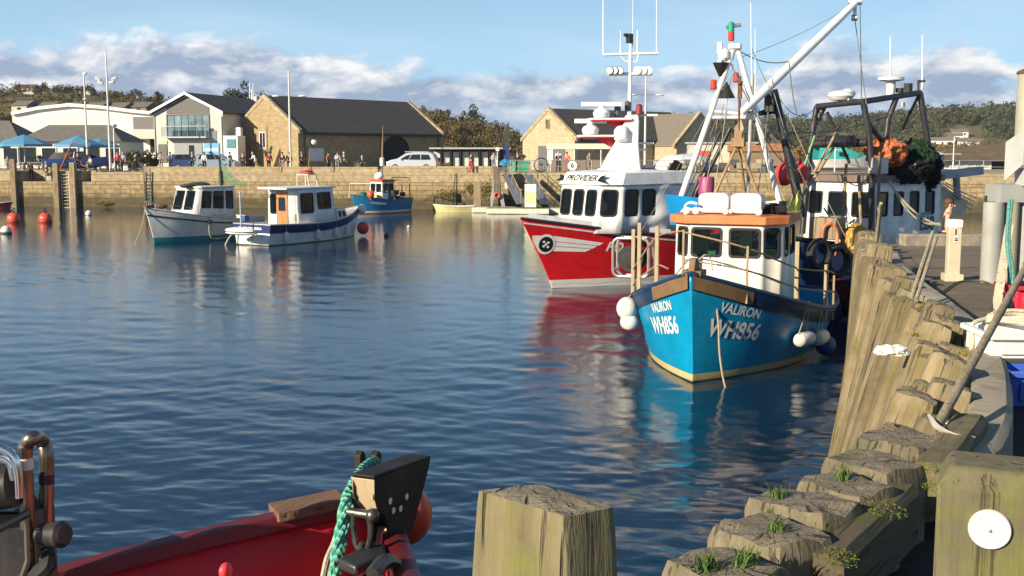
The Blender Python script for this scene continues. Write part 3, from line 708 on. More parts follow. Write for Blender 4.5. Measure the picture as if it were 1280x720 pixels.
    m.build('roof_clutter', BLACKP, o)
    # blue wing panel behind wheelhouse with pale lettering
    bp = paint('panel_blue', (.0,.28,.66), .4, (.02,.08,.15), .3); a = lp(832, 243, 30.0); b2 = lp(889, 246, 30.0); m = MB()
    p0, p1, p2, p3 = lp(838, 281, 30), lp(889, 281, 30), lp(889, 249, 30), lp(832, 243, 30); nn = V((-.06,0,0)); m.prism([p0, p1, p2, p3], nn); m.build('shelter_panel', bp, o)
    c = (p0+p1)/2+V((.03,0,.25)); text_obj('CL', .52, frame_mat(c, (p1-p0), (0,0,1)), WT, o, bold=.015, align='CENTER')
    # white mast frame (A-frame) aft with cross tie, lamps, derrick boom
    WM = paint('mast_white', (.80,.80,.77), .4, (.35,.18,.08), .45); Y = 30.2
    Lf, Ltop, Rtop, Rf = lp(846, 262, Y), lp(917, 60, Y), lp(922, 60, Y), lp(979, 268, Y)
    m = MB(); m.cyl(Lf, Ltop, .085, .07, 12); m.build('mast_leg', WM, o); m = MB(); m.cyl(Rf, Rtop, .085, .07, 12); m.build('mast_leg', WM, o)
    m = MB(); m.cyl(lp(889,139,Y), lp(943,144,Y), .05); m.build('cross_tie', WM, o); m = MB(); m.cyl(lp(886,147,Y), lp(944,147,Y), .05); m.build('cross_tie', WM, o); m = MB(); m.cyl(Ltop, Rtop, .1); m.box(lp(919,58,Y), (.3,.3,.12)); m.build('mast_head', WM, o)
    m = MB(); b0, b1 = lp(926, 142, Y-.3), lp(1069, 4, Y+2.0); m.tube([b0, b0.lerp(b1,.15), b0.lerp(b1,.85), b1], [.09,.125,.115,.09], 12); m.build('derrick_boom', WM, o)
    m = MB(); e = b1; m.cyl(e+V((-.05,-.18,.05)), e+V((-.05,.18,.05)), .1); m.tube([e, e-V((0,0,.35))], .05, 6); m.cyl(e+V((0,-.08,-.4)), e+V((0,.08,-.4)), .09); m.build('boom_block', STEEL, o)
    WIRE = plain('wire_rope', (.22,.22,.21), .5, .3)
    m = MB()
    m.tube(sag(lp(925,72,Y), b1, .12, 8), .008, 4); m.tube(sag(lp(922,62,Y), lp(985,77,Y+1), .15), .014, 4); m.tube(sag(lp(985,77,Y+1), b1, -.0, 2), .007, 4)
    m.tube([e-V((0,0,.4)), lp(1083, 130, Y+2.2)], .014, 5)
    m.tube(sag(lp(918,80,Y), lp(800,292,28.6), .05, 6), .009, 4); m.tube(sag(lp(972,112,Y), lp(1075,330,27), .15, 8), .009, 4)
    m.tube(sag(lp(935,100,Y), lp(960,240,Y), .0, 3), .01, 4); m.tube(sag(lp(905,130,Y), lp(862,250,Y+1), .02, 4), .01, 4); m.tube(sag(lp(945,150,Y), lp(930,260,29.5), .0, 3), .009, 4)
    m.build('rigging_wire', WIRE, o)
    for pa, pb, sg in (((918,66),(892,245),.05),((921,66),(935,246),.0),((924,80),(1003,250),.1),((930,105),(985,262),.08),((905,100),(880,246),.05),((912,75),(975,180),.25),((943,146),(1000,215),.3),((898,142),(852,256),.1),((889,143),(915,246),.06),((940,60),(968,118),.12),((968,118),(1010,235),.2),((960,140),(945,258),.05),((986,77),(1000,150),.3)):
        m = MB(); m.tube(sag(lp(*pa,Y), lp(*pb,Y+rnd.uniform(-.6,.8)), sg, 8), rnd.choice((.009,.012,.016)), 4); m.build('stay_wire', rnd.choice((WIRE, ROPE)), o)
    m = MB(); m.cyl(lp(916,60,Y), lp(916,36,Y), .03); m.cyl(lp(908,34,Y), lp(926,31,Y), .05); m.build('mast_head_pole', STEEL, o)
    for (px, py, c) in ((914,34,(.02,.35,.2)), (914,45,(.6,.05,.02)), (892,106,(.5,.06,.02)), (920,97,(.4,.05,.03))):
        m = MB(); q = lp(px, py, Y); m.lathe([(.06,-.13),(.085,-.1),(.085,.1),(.05,.14)], q, 10); m.build('signal_lamp', plain('lamp_tint', c, .25), o)
    m = MB()
    m.lathe([(.02,.22),(.24,-.2),(.0,-.2)], lp(908,113,Y)-V((0,0,0)), 12); m.build('day_shape', BLACKP, o); m = MB(); m.lathe([(.22,.2),(.05,-.16)], lp(901,88,Y), 12); m.build('day_shape', BLACKP, o)
    m = MB(); m.lathe([(.1,-.12),(.16,-.05),(.16,.12),(.05,.2)], lp(905,70,Y), 12); m.box(lp(901,77,Y), (.4,.1,.08)); m.build('mast_lamp', WM, o); m = MB(); m.box(lp(900,60,Y), (.15,.12,.3)); m.build('loud_hailer', WM, o); m = MB(); m.cyl(lp(892,108,Y), lp(903,104,Y), .05); m.build('lamp_arm', WM, o)
    for px in (940, 944): m = MB(); m.tube([lp(px, 150, Y), lp(px-1.5 if px == 940 else px, 3 if px == 940 else 35, Y)], [.018, .009], 6); m.build('whip_antenna', WHITE, o)
    # tan tripod on the wheelhouse roof
    TAN = wood('tan_pole', (.42,.27,.13), (.55,.38,.2), 2, 1.5); Y2 = 29
    ap = lp(923, 178, Y2)
    for px, py, yy in ((892,246,Y2), (951,252,Y2), (932,246,Y2+1)): m = MB(); m.cyl(ap, lp(px, py, yy), .035, .04); m.build('tripod_leg', TAN, o)
    m = MB(); m.box(ap-V((0,0,.0)), (.26,.34,.22)); m.box(ap+V((0,0,.2)), (.16,.2,.2)); m.build('tripod_head', TAN, o, bevel=.01)
    m = MB(); m.cyl(ap, lp(925, 95, Y2), .03); m.box(lp(925,112,Y2), (.1,.1,.45)); m.box(lp(925,104,Y2), (.25,.08,.06)); m.build('lamp_pole', RUST, o)
    m = MB(); c = lp(926,161,Y2)
    for k in range(2):
        a = PI/2*k; X = V((math.cos(a+.6), math.sin(a+.6), 0)); m.prism([c+X*.2, c+V((0,0,.24)), c-X*.2, c-V((0,0,.24))], X.cross(V((0,0,1)))*.012)
    m.build('radar_reflector', plain('reflector_alloy', (.50,.44,.3), .5, .3), o)
    # black after gantry
    m = MB(); m.tube([lp(967,112,Y+1.2), lp(985,190,Y+1.2), lp(1003,272,Y+1)], [.11,.13,.13], 10); m.build('gantry_leg', BLACKP, o)
    m = MB(); m.cyl(lp(913,160,Y+1.2), lp(868,250,Y+1.2), .06); m.cyl(lp(900,165,Y+1.2), lp(862,250,Y+1), .04); m.build('gantry_leg', BLACKP, o)
    m = MB(); m.cyl(lp(938,145,Y+1), lp(968,135,Y+1), .05); m.cyl(lp(910,148,Y+1.2), lp(969,140,Y+1.2), .05); m.box(lp(962,128,Y+1), (.3,.25,.5)); m.box(lp(942,142,Y+.9), (.5,.3,.12)); m.build('gantry_beam', BLACKP, o)
    m = MB(); m.tube([lp(941,92,Y+1.3), lp(937,180,Y+1.3), lp(934,262,Y+1.3)], .05, 8); m.build('aft_pole', GREYP, o)
    # pink barrel, yellow flag
    m = MB(); q = lp(883, 240, 31.2); m.lathe([(.18,-.42),(.22,-.4),(.22,-.05),(.235,0),(.22,.05),(.22,.38),(.2,.42),(0,.42)], q, 16); m.build('barrel', paint('pink_plastic', (.30,.05,.16), .5), o)
    m = MB(); q0, q1, q2 = lp(979, 270, 29.4), lp(1002, 272, 29.8), lp(1000, 238, 29.6); rows = []
    for i in range(7):
        r_ = []
        for j in range(7): p = q0.lerp(q1, i/6).lerp(q2, j/6); p += V((.05*math.sin(i*1.4+j), .03*math.cos(j*1.7), 0)); r_.append(p)
        rows.append(r_)
    m.grid(rows); m.build('yellow_cloth', plain('yellow_cloth', (.72,.72,.12), .7), o)
    # bow and side rails: stanchions then pipes
    RP = paint('rail_pipe', (.34,.24,.15), .6, (.12,.05,.02), .7); TP = paint('tan_post', (.40,.31,.19), .6, (.25,.15,.07), .5)
    tl = h.P(.70, 1, -1); tr = h.P(.70, 1, 1)
    posts = [(h.P(.60,1,-1), 1.75, TP), (h.P(.70,1,-1)+V((-.1,.15,0)), 1.8, TP), (h.P(.80,1,-1)+V((-.3,.35,0)), 1.55, TP), (h.P(.90,1,1), .95, RP), (h.P(.71,1,1)+V((0,-.25,0)), 1.45, TP), (h.P(.58,1,1), 1.05, TP), (h.P(.45,1,1), .8, RP), (h.P(.95,1,-1)+V((-.3,.2,0)), 1.1, RP)]
    for p, hh, mt in posts:
        m = MB(); m.box(p+V((0,0,hh/2-.15)), (.09,.09,hh+.3) if mt is TP else (.05,.05,hh+.3)); m.build('stanchion', mt, o, bevel=.006)
    def rail(pts, mt=RP, r=.021): m = MB(); m.tube(curve(pts, 5), r, 7); m.build('guard_rail', mt, o)
    g = lambda i, k: posts[i][0]+V((0,0,k))
    rail([g(0,.75), g(1,.9), g(2,1.3), g(7,1.08)]); rail([g(0,.35), g(1,.45), g(2,.62), h.P(.94,1,-1)+V((0,0,.3))])
    rail([g(7,1.05), g(3,.9), g(4,.85), g(5,.9), g(6,.85)]); rail([g(7,.45), g(3,.42), g(4,.40), g(5,.42), g(6,.4)])
    for i in (4, 5): m = MB(); q = posts[i][0]; m.beam(q+V((0,0,.62)), q+V((-.45,-.02,.0)), .07, .07); m.build('brace', TP, o)
    # pot hauler on the starboard rail: black drum inside a tube frame
    q = h.P(.56, 1, -1)+V((0,-.02,1.05)); m = MB(); loop = [q+V((-.0,-.42+.84*x, y)) for x, y in rrect(0, 1, -.42, .5, .12)]
    m = MB(); fr_ = [q+V((.22, 0, 0))+V((0, x, y)) for x, y in rrect(-.5,.42,-.46,.5,.16)]; m.tube(fr_, .04, 8, closed=True); fr2 = [p-V((.4,0,0)) for p in fr_]; m.tube(fr2, .04, 8, closed=True)
    for k in (0, 5, 10, 15): m.cyl(fr_[k], fr2[k], .03)
    m.build('hauler_frame', plain('hauler_tube', (.55,.52,.47), .3, .7), o)
    m = MB(); X = Matrix.Rotation(PI/2, 3, 'Y')
    m.lathe([(.05,-.22),(.33,-.22),(.33,-.16),(.2,-.1),(.2,.1),(.33,.16),(.33,.22),(.05,.22)], q+V((.02,-.05,.0)), 20, X); m.lathe([(.0,.22),(.2,.22),(.2,.34),(.1,.36)], q+V((.02,-.05,0)), 14, X); m.build('hauler_drum', RUBBER, o)
    # fenders
    WF = paint('fender_white', (.75,.72,.66), .5, (.30,.22,.14), .5)
    for t, lb in ((.70, ''), (.60, '')):
        e = h.P(t, .52, 1); _, X, Y_, N = h.frame(t, .55, 1); c = e+N*.2; tp = h.P(t, 1, 1)
        fender(o, c, .165, .72, WF, X+V((0,0,.12)), rope_to=None)
        m = MB(); m.tube([tp+V((0,0,.1)), c+X*.1+V((0,0,.15))], .012, 5); m.tube([tp+V((.1,0,.05)), c-X*.3+V((0,0,.1))], .012, 5); m.build('fender_rope', ROPE, o)
    m = MB(); c = h.P(.52, .3, 1)+V((0,.22,-.05)); m.ell(c, .25); m.build('ball_fender', paint('buoy_blue', (.01,.05,.30), .4), o)
    c = h.P(.735, .78, -1); _, X, Y_, N = h.frame(.735, .78, -1); m = MB(); m.ell(c+N*.26+V((0,0,.12)), (.26,.26,.28)); fo = m.build('ball_fender', WF, o)
    m = MB(); m.tube([c+N*.26+V((0,0,.38)), h.P(.735,1,-1)+V((0,0,.06))], .014, 5); m.build('fender_rope', ROPE, fo)
    fender(o, c+N*.22-V((0,0,.22)), .2, .5, WF, X, name='fender'); m = MB(); cc = c+N*.24-V((0,0,.20)); m.ell(cc+X*-.18, (.2,.2,.2)); m.build('black_fender', RUBBER, o)
    m = MB(); m.tube(curve([(b.x-.3,.1,b.z+.3),(b.x-.45,.22,b.z+.4),(b.x-.55,.3,b.z+.3),(b.x-.5,.36,b.z+.05)], 6), .018, 6); m.tube(curve([(b.x-.4,-.1,b.z+.1),(b.x-.38,.0,b.z+.28),(b.x-.45,.12,b.z+.2)], 5), .014, 6); m.build('bow_line', ROPE, o)
    # rope hanging from the bow into the water: its own thing
    rp_ = [o.matrix_basis @ V((b.x-.35,.36,b.z+.0))] if False else None
    pts = [at(888,347,23.95), at(894,372,23.85), at(898,405,23.7), at(899,435,23.55), at(902,462,23.4), at(907,485,23.2), on(915,501,-.05)]
    m = MB(); m.tube(curve(pts, 6), .021, 8); r_ = m.build('mooring_rope', plain('tan_rope', (.38,.31,.2), .9, 0, .25, 40, .5, 120)); tag(r_, 'pale rope hanging from the blue bow down into the water', 'rope')
    return o
build_valiron()
# ================================================================ PROVIDER: the red boat
def build_provider():
    L = 11.5; th = R(50); bow = on(690, 360, 0)
    o, lp, lw = boat_root('fishing_boat', bow, (-math.sin(th), -math.cos(th)), L, 'red fishing boat with white wheelhouse, radar mast and white wing emblem on the bow', 'fishing boat')
    red = paint('provider_red', (.68,.012,.018), .34, (.22,.03,.015), .5, 2, seam=.62, bands=((-3,.0,(.05,.01,.01)),(.0,.30,(.74,.72,.68))), bump=.06)
    h = Hull(o, L, 5.0, [(0,1.75),(.4,1.65),(.75,2.0),(1,2.58)], 1.0, red, pb=2.0, pw=1.6, wl=.80, rake=1.5, flare=1.1, tm=.33, bul=.35, deckmat=flat((.3,.31,.3), .8), cap=plain('rail_dark', (.03,.03,.035), .5), capr=.055, thick=.06)
    WH = paint('provider_white', (.82,.82,.80), .33, (.35,.3,.22), .22)
    # white line under the rail
    m = MB()
    for sd in (1, -1):
        rows = []
        for i in range(41):
            t = i/40; _, X, Y, N = h.frame(min(max(t,.02),.985), .9, sd); a, b = 1-.11/h.zs(t), 1-.165/h.zs(t); rows.append([h.P(t,a,sd)+N*.012, h.P(t,b,sd)+N*.012])
        m.grid(rows if sd > 0 else [r[::-1] for r in rows])
    m.build('sheer_line', WH, o, fix=False)
    # low white foredeck coaming
    m = MB(); rows = []
    for i in range(14):
        t = .62+.365*i/13; rows.append([h.P(t,1,1)*1.0+V((0,-.12,.0)), h.P(t,1,1)+V((0,-.14,.26)), h.P(t,1,-1)+V((0,.14,.26)), h.P(t,1,-1)+V((0,.12,0))])
    m.grid(rows); m.build('foredeck', WH, o)
    WL = plain('decal_white', (.8,.79,.76), .45, 0, .05); BK = plain('decal_black', (.012,.012,.012), .4)
    for sd in (1, -1):
        f = 1 if sd > 0 else -1
        wing = [[(f*(.30), .46), (f*1.0,.42), (f*2.75, .30), (f*2.55, .13), (f*1.0,.15), (f*.30,.16)], [(f*.30,.125),(f*1.1,.115),(f*2.48,.10),(f*2.28,-.08),(f*1.1,-.10),(f*.30,-.12)], [(f*.28,-.155),(f*1.1,-.135),(f*2.22,-.11),(f*1.95,-.30),(f*1.1,-.36),(f*.25,-.42)], [(-f*.30,.42),(-f*.95,.38),(-f*.85,.05),(-f*.6,-.25),(-f*.3,-.1)]]
        dx = -.50*f; wing = [[(x*.82+dx, y*.66+.03) for x, y in w] for w in wing[:3]]+[[(x*.6+dx, y*.66+.03) for x, y in wing[3]]]
        if sd < 0: wing = [w[::-1] for w in wing]
        h.decal(wing, .945, .66, sd, WL, 'wing_emblem')
        ring = [(dx+.36*math.cos(a), .38*math.sin(a)) for a in [2*PI*i/28 for i in range(28)]]; disc = [(dx+.27*math.cos(a), .29*math.sin(a)) for a in [2*PI*i/28 for i in range(28)]]
        h.decal([ring], .945, .66, sd, WL, 'emblem_ring', .02); h.decal([disc], .945, .66, sd, BK, 'emblem_disc', .03)
        sp = [[(dx+cx*.75+.055*math.cos(a), cy*.75+.045*math.sin(a)) for a in [2*PI*i/10 for i in range(10)]] for cx, cy in ((-.12,.12),(.1,.1),(-.1,-.1),(.12,-.12),(0,.0))]
        h.decal(sp, .945, .66, sd, WL, 'emblem_mark', .04, cuts=1)
        h.text('PD 79' if False else 'PO', .80, .70, sd, .50, WL, bold=.016, shear=.25, name='registration')
    # wheelhouse
    f = L/2-1.15; zb, zt = 2.0, 3.78
    base = [(f-4.75,-1.75,zb),(f-.75,-1.62,zb),(f,-.98,zb),(f,.98,zb),(f-.75,1.62,zb),(f-4.75,1.75,zb)]
    top = [(f-4.75,-1.65,zt),(f-.9,-1.58,zt),(f-.25,-1.0,zt),(f-.25,1.0,zt),(f-.9,1.58,zt),(f-4.75,1.65,zt)]
    v0, v1 = .36, .88
    walls(o, base, top, {2: [(.03,.29,v0,v1),(.37,.63,v0,v1),(.71,.97,v0,v1)], 1: [(.22,.80,v0,v1)], 3: [(.18,.78,v0,v1)], 4: [(.04,.20,v0,v1),(.27,.43,v0,v1)], 0: [(.38,.62,v0,v1),(.7,.94,v0,v1)], 5: [(.1,.35,v0,v1),(.6,.9,.05,v1)]}, WH, gm=glass('wheelhouse_glass', (.5,.55,.55), .3), rad=.12, fw=.06)
    m = MB(); m.box((f-.9,0,2.75), (.6,2.8,.08)); m.box((f-1.6,.2,2.7), (.4,.5,.9)); m.build('console', plain('console_dark', (.05,.05,.055), .6), o)
    # slanted visor with the name
    out = [(p[0], p[1]) for p in top]; m = MB(); lo = [V((x*1.0+(.12 if x > f-1 else 0), y*1.06, zt-.02)) for x, y in out]; hi = [V((x-(.20 if x > f-1 else 0), y*.95, zt+.44)) for x, y in out]
    m.grid([lo, hi], closed=True); m.poly(lo[::-1]); cc = sum(hi, V())/6; mid = [cc.lerp(p, .5)+V((0,0,.07)) for p in hi]; m.grid([hi, mid], closed=True); m.poly(mid); m.build('roof', WH, o, bevel=.03)
    a, b, c, d = lo[2], lo[3], hi[3], hi[2]; ctr = (a+b+c+d)/4; Y_ = ((c+d)-(a+b)).normalized(); X_ = (b-a).normalized(); N = X_.cross(Y_)
    text_obj('PROVIDER', .36, frame_mat(ctr+N*.012, X_, Y_), BK, o, bold=.008, shear=.3, sx=.98, name='boat_name')
    for s_ in (-1, 1):
        m = MB(); p = ctr+X_*s_*1.10+N*.012; m.poly([p+X_*s_*-.12+Y_*.10, p+X_*s_*.16+Y_*.16, p+X_*s_*.05, p+X_*s_*.26-Y_*.16, p-X_*s_*.2-Y_*.12][::s_]); m.build('name_scroll', BK, o, smooth=0, fix=False)
    # radar pylon: raked tapering column
    Y = 44.3; m = MB()
    def ring(px0, px1, py, dy=.5):
        a, b = lp(px0, py, Y), lp(px1, py, Y); e = (b-a).normalized(); n = e.cross(V((0,0,1))); return [a+n*dy, b+n*dy, b-n*dy, a-n*dy]
    m.grid([ring(746,800,222,.75), ring(757,798,200,.55), ring(768,797,178,.45), ring(780,798,152,.4), ring(782,797,144,.36)], closed=True); m.poly(ring(782,797,144,.36)); m.build('radar_pylon', WH, o, bevel=.05)
    m = MB(); m.box(lp(775,216,Y), (1.6,1.3,.35), rz=.4); m.build('pylon_base', WH, o, bevel=.05)
    REDP = paint('platform_red', (.5,.02,.03), .4)
    for (px0, px1, py) in ((724,772,171),(737,785,150)):
        m = MB(); a, b = lp(px0, py, Y-.3), lp(px1, py, Y); e = (b-a).normalized(); n = e.cross(V((0,0,1))); m.prism([a+n*.35, b+n*.5, b-n*.5, a-n*.35], (0,0,.07)); pf = m.build('radar_platform', WH, o)
        m = MB(); m.prism([a+n*.33-V((0,0,.004)), b+n*.48-V((0,0,.004)), b-n*.48-V((0,0,.004)), a-n*.33-V((0,0,.004))], (0,0,-.05)); m.prism([a+e*.5, b, b-V((0,0,.55))], n*.06); m.build('platform_underside', REDP, pf)
    for (px, py) in ((738,165),(752,144)):
        q = lp(px, py, Y-.3); m = MB(); m.lathe([(.2,-.12),(.3,-.08),(.34,.1),(.26,.22),(.14,.26),(.12,.36)], q, 14); rd = m.build('radar_scanner', WH, o)
        q2 = lp(px+(4 if py == 165 else 10), py-(14 if py > 160 else 16), Y-.3); dx = lw(V((q2.x,q2.y,q2.z))); m = MB(); ax = (lp(px+20, py, Y)-lp(px, py, Y)).normalized(); w = .62 if py == 165 else .8
        q3 = V((q.x, q.y, q.z+.42)); m.beam(q3-ax*w, q3+ax*w, .16, .17); m.build('scanner_bar', WH, rd, bevel=.02)
        text_obj('ELECTRONICS' if False else 'RADAR', .1, frame_mat(q3-ax.cross(V((0,0,1)))*-.083, ax, (0,0,1)), plain('grey_mark', (.3,.32,.4)), rd) if False else None
    for (px0, px1, py) in ((778,817,179),(788,822,144),(783,808,187)):
        m = MB(); a, b = lp(px0, py, Y+.2), lp(px1, py, Y+.2); m.beam(a, b, .22, .09); m.build('side_arm', WH, o, bevel=.01)
    for px, py, c in ((772,139,(.05,.06,.06)), (785,133,(.06,.07,.07)), (799,137,(.25,.03,.03))):
        m = MB(); m.lathe([(.08,-.2),(.13,-.18),(.13,.16),(.06,.22)], lp(px, py, Y), 10); m.build('navigation_lamp', plain('lamp_body', c, .4), o)
    m = MB(); m.lathe([(.15,-.2),(.3,-.1),(.3,.25),(.18,.4),(0,.45)], lp(777,171,Y-.4), 14); m.build('radome', WH, o)
    m = MB(); m.cyl(lp(787,146,Y), lp(788.5,50,Y), .09, .06); m.build('pole_mast', WH, o)
    m = MB(); m.cyl(lp(760,93,Y), lp(815,92,Y), .07); m.build('lamp_bar', WH, o)
    for px in (762,768,775,797,804,811): flood(o, lp(px, 88, Y-.15), lw(o.location+V((-.3,-1,-.15)))-lw(o.location), .155, mt=BLACKP if px < 780 else WH)
    m = MB(); m.cyl(lp(754,68.5,Y), lp(823,66.5,Y), .055); m.tube(curve([lp(776,70,Y), lp(783,77,Y), lp(788,73,Y), lp(795,78,Y), lp(798,68,Y)],4), .02, 6); m.build('antenna_yard', WH, o)
    for px, y0, y1, r in ((754,68,-30,.02),(821,67,-30,.02),(776,68,38,.035),(797,67,37,.035),(791,60,-25,.015)):
        m = MB(); m.tube([lp(px,y0,Y), lp(px,y0-(y0-y1)*.35,Y), lp(px,y1,Y)], [r*1.3, r*1.3 if px in (754,821) else r, r*.6], 7); m.build('whip_antenna', WHITE, o)
    m = MB(); m.box(lp(787,48,Y), (.2,.2,.35)); m.box(lp(784,44,Y), (.28,.12,.12)); m.build('wind_sensor', BLACKP, o)
    # white square raft boxes and red cover aft of the pylon, fish hatch casing and exhaust
    m = MB(); m.box(lp(797,214,45.6), (.9,1.2,.5), rz=.3); m.build('locker', WH, o, bevel=.05)
    m = MB(); m.ell(lp(806,215,45.2), (.55,.75,.17)); m.build('red_cover', paint('cover_red', (.55,.05,.05), .5), o)
    m = MB(); a = lp(826,256,46); m.box(a, (1.3,.75,1.9), rz=.0); m.build('exhaust_casing', paint('casing_tan', (.58,.45,.26), .6, (.25,.13,.05), .6), o, bevel=.03)
    m = MB(); a, b = lp(834,228,46), lp(848,203,46.2); m.tube([a, a.lerp(b,.5), b], [.24,.22,.2], 12); m.build('exhaust_pipe', RUST, o)
    return o
build_provider()
# ================================================================ E68: dark blue trawler with black gantry behind the pier
def build_trawler():
    th = R(50); hd = V((-math.sin(th), -math.cos(th), 0)); port = V((math.cos(th), -math.sin(th), 0))
    D = 35; corner = at(1087, 297, D); fc = V((corner.x, corner.y, 0)) - port*1.25; L = 12
    bow = fc + hd*3.3
    o, lp, lw = boat_root('fishing_trawler', bow, hd, L, 'dark blue trawler with white wheelhouse, black gantry and heaped nets behind the quay end', 'trawler')
    hm = paint('trawler_blue', (.012,.035,.11), .45, (.12,.06,.03), .6, 2, bands=((-3,.15,(.05,.012,.01)),))
    h = Hull(o, L, 4.5, [(0,1.7),(.4,1.6),(.75,1.95),(1,2.5)], 1.1, hm, pb=2.8, pw=2, wl=.85, rake=.7, bul=.7, deckmat=flat((.14,.13,.12), .8), cap=BLACKP, capr=.07)
    h.strake(.62, .05, BLACKP)
    W1 = paint('trawler_white', (.72,.71,.68), .45, (.30,.19,.1), .7, 2)
    f = L/2-3.3; zb, zt = 1.5, 4.0; hw = 1.25
    base = [(f-3.6,-hw-.35,zb),(f,-hw,zb),(f,hw,zb),(f-3.6,hw+.35,zb)]; top = [(f-3.6,-hw-.3,zt),(f-.12,-hw+.05,zt),(f-.12,hw-.05,zt),(f-3.6,hw+.3,zt)]
    v0, v1 = .60, .87
    walls(o, base, top, {1: [(.05,.25,v0,v1),(.36,.62,v0-.03,v1),(.72,.97,v0-.03,v1)], 2: [(.08,.22,v0-.02,v1),(.32,.44,v0-.02,v1),(.55,.67,v0-.02,v1),(.78,.90,v0-.02,v1)], 0: [(.2,.4,v0,v1),(.6,.8,v0,v1)], 3: [(.6,.85,.05,v1)]}, W1, gm=glass('trawler_glass', (.45,.5,.48), .35), rad=.06, fw=.05)
    m = MB(); m.box((f-1,0,2.9), (.6,2.0,.1)); m.box((f-2,-.3,2.7), (.5,.5,1.0)); m.build('console', plain('console_brown', (.10,.07,.05), .6), o)
    roof(o, [(p[0], p[1]) for p in top], zt, .22, paint('roof_rust', (.16,.12,.10), .7, (.25,.10,.05), .7), over=.14)
    # number on the port side
    a = V(base[2]).lerp(V(base[3]), .80); t_ = (V(base[3])-V(base[2])).normalized(); c = V((a.x, a.y, 2.32)); n = t_.cross(V((0,0,1)))
    c = V(base[2]).lerp(V(base[3]), .80).lerp(V(top[2]).lerp(V(top[3]), .80), (2.62-zb)/(zt-zb)) + n*.02
    text_obj('E68', .62, frame_mat(c, t_, (0,0,1)), plain('number_dark', (.02,.02,.03), .5), o, bold=.02, sx=.82, name='registration')
    m = MB(); cc = c+n*.004+V((0,0,.30)); m.poly([cc-t_*.36-V((0,0,.02)), cc+t_*.20-V((0,0,.02)), cc+t_*.16+V((0,0,.10)), cc-t_*.28+V((0,0,.08))]); m.build('teal_patch', plain('teal_patch', (.02,.22,.22), .5), o, smooth=0)
    # gantry
    BG = paint('gantry_black', (.02,.02,.024), .45, (.16,.08,.04), .5)
    Y1, Y2 = 36.6, 35.0
    A, B_, C_, D_ = lp(1021,133,Y1), lp(1079,127,Y2), lp(1150,116,36.6), lp(1121,121,38.4)
    for pts in ([A, lp(1012,190,Y1), lp(1003,292,Y1-.2)], [B_, lp(1086,165,Y2), lp(1090,215,Y2), lp(1089,300,Y2)], [C_, lp(1158,165,36.6), lp(1168,235,36.8)], [D_, lp(1110,150,38.4), lp(1101,235,38.4)]):
        m = MB(); m.tube(pts, .098, 10); m.build('gantry_leg', BG, o)
    m = MB(); m.tube([A, B_, C_], .092, 10); m.tube([A, D_, C_], .075, 10); m.build('gantry_beam', BG, o)
    for a, b, r in ((lp(1014,180,Y1), lp(1085,178,Y2), .13), (lp(1034,140,Y1), lp(1062,204,Y1), .05), (lp(1084,152,Y2), lp(1125,206,36.5), .09), (lp(1030,133,Y1), lp(1022,150,Y1), .1), (lp(1148,120,36.6), lp(1128,160,38), .05)):
        m = MB(); m.cyl(a, b, r); m.build('gantry_brace', BG, o)
    m = MB(); m.cyl(lp(1035,176,Y1-.3), lp(1066,176,Y2), .17); m.cyl(lp(1040,177,Y1-.6), lp(1060,177,Y2-.6), .1); m.build('net_roller', BLACKP, o)
    m = MB(); q = lp(1051,121,36); m.lathe([(.15,-.12),(.32,-.1),(.42,.02),(.36,.14),(.15,.2),(0,.21)], q, 18); m.build('radome', WHITE, o); m = MB(); q = lp(1060,119,36); m.ell(q+V((0,0,.05)), (.3,.2,.16)); m.box(q-V((0,0,.15)), (.5,.4,.08)); m.build('radar_scanner', WHITE, o)
    m = MB(); q = lp(1114,98,37.4); m.lathe([(.10,-.12),(.42,-.06),(.42,.03),(.15,.06),(0,.06)], q, 18); m.cyl(q-V((0,0,.1)), q-V((0,0,.68)), .16, .12); m.build('satellite_dome', WHITE, o)
    for px, y0, y1, Y in ((1113,97,46,37.4),(1153,112,44,36.6)):
        m = MB(); m.tube([lp(px,y0,Y), lp(px,y0-10,Y), lp(px,y1,Y)], [.035,.03,.014], 6); m.build('whip_antenna', WHITE, o)
    m = MB(); m.cyl(lp(1148,102,36.6), lp(1156,101,36.6), .04); m.cyl(lp(1148,113,36.6), lp(1148,100,36.6), .04); m.build('light_bracket', BG, o); m = MB(); m.box(lp(1135,112,37), (.2,.2,.4)); m.build('horn_box', BG, o); m = MB(); m.box(lp(1127,113,37.5), (.4,.2,.15)); m.build('junction_box', BG, o)
    m = MB(); m.cyl(lp(1128,128,37), lp(1128,134,37), .09); m.build('block', STEEL, o)
    for px, py in ((1062,176),(1144,206),(1126,178)): flood(o, lp(px, py, 35.6), (-.2, .6, -.2), .13)
    # heaped nets and orange tarpaulin on the roof
    def heap(name, pts, r, mt, seed, n=2):
        mm = MB(); rg = random.Random(seed)
        b = bmesh.new(); bmesh.ops.create_icosphere(b, subdivisions=5, radius=1)
        for v in b.verts:
            d = v.co.normalized(); k = 1+.22*noise.noise(d*2.2+V((seed,0,0)))+.20*(.5-abs(noise.noise(V((d.x*5,d.y*5,d.z*1.6))+V((0,seed,0)))*2))+.12*(.5-abs(noise.noise(d*9+V((0,0,seed)))*2))+.06*noise.noise(d*26); v.co = V((d.x*r[0]*k, d.y*r[1]*k, d.z*r[2]*k))+pts
        me = bpy.data.meshes.new(name); b.to_mesh(me); b.free(); me.materials.append(mt); me.polygons.foreach_set('use_smooth', [True]*len(me.polygons)); ob = bpy.data.objects.new(name, me); COL.objects.link(ob); ob.parent = o; return ob
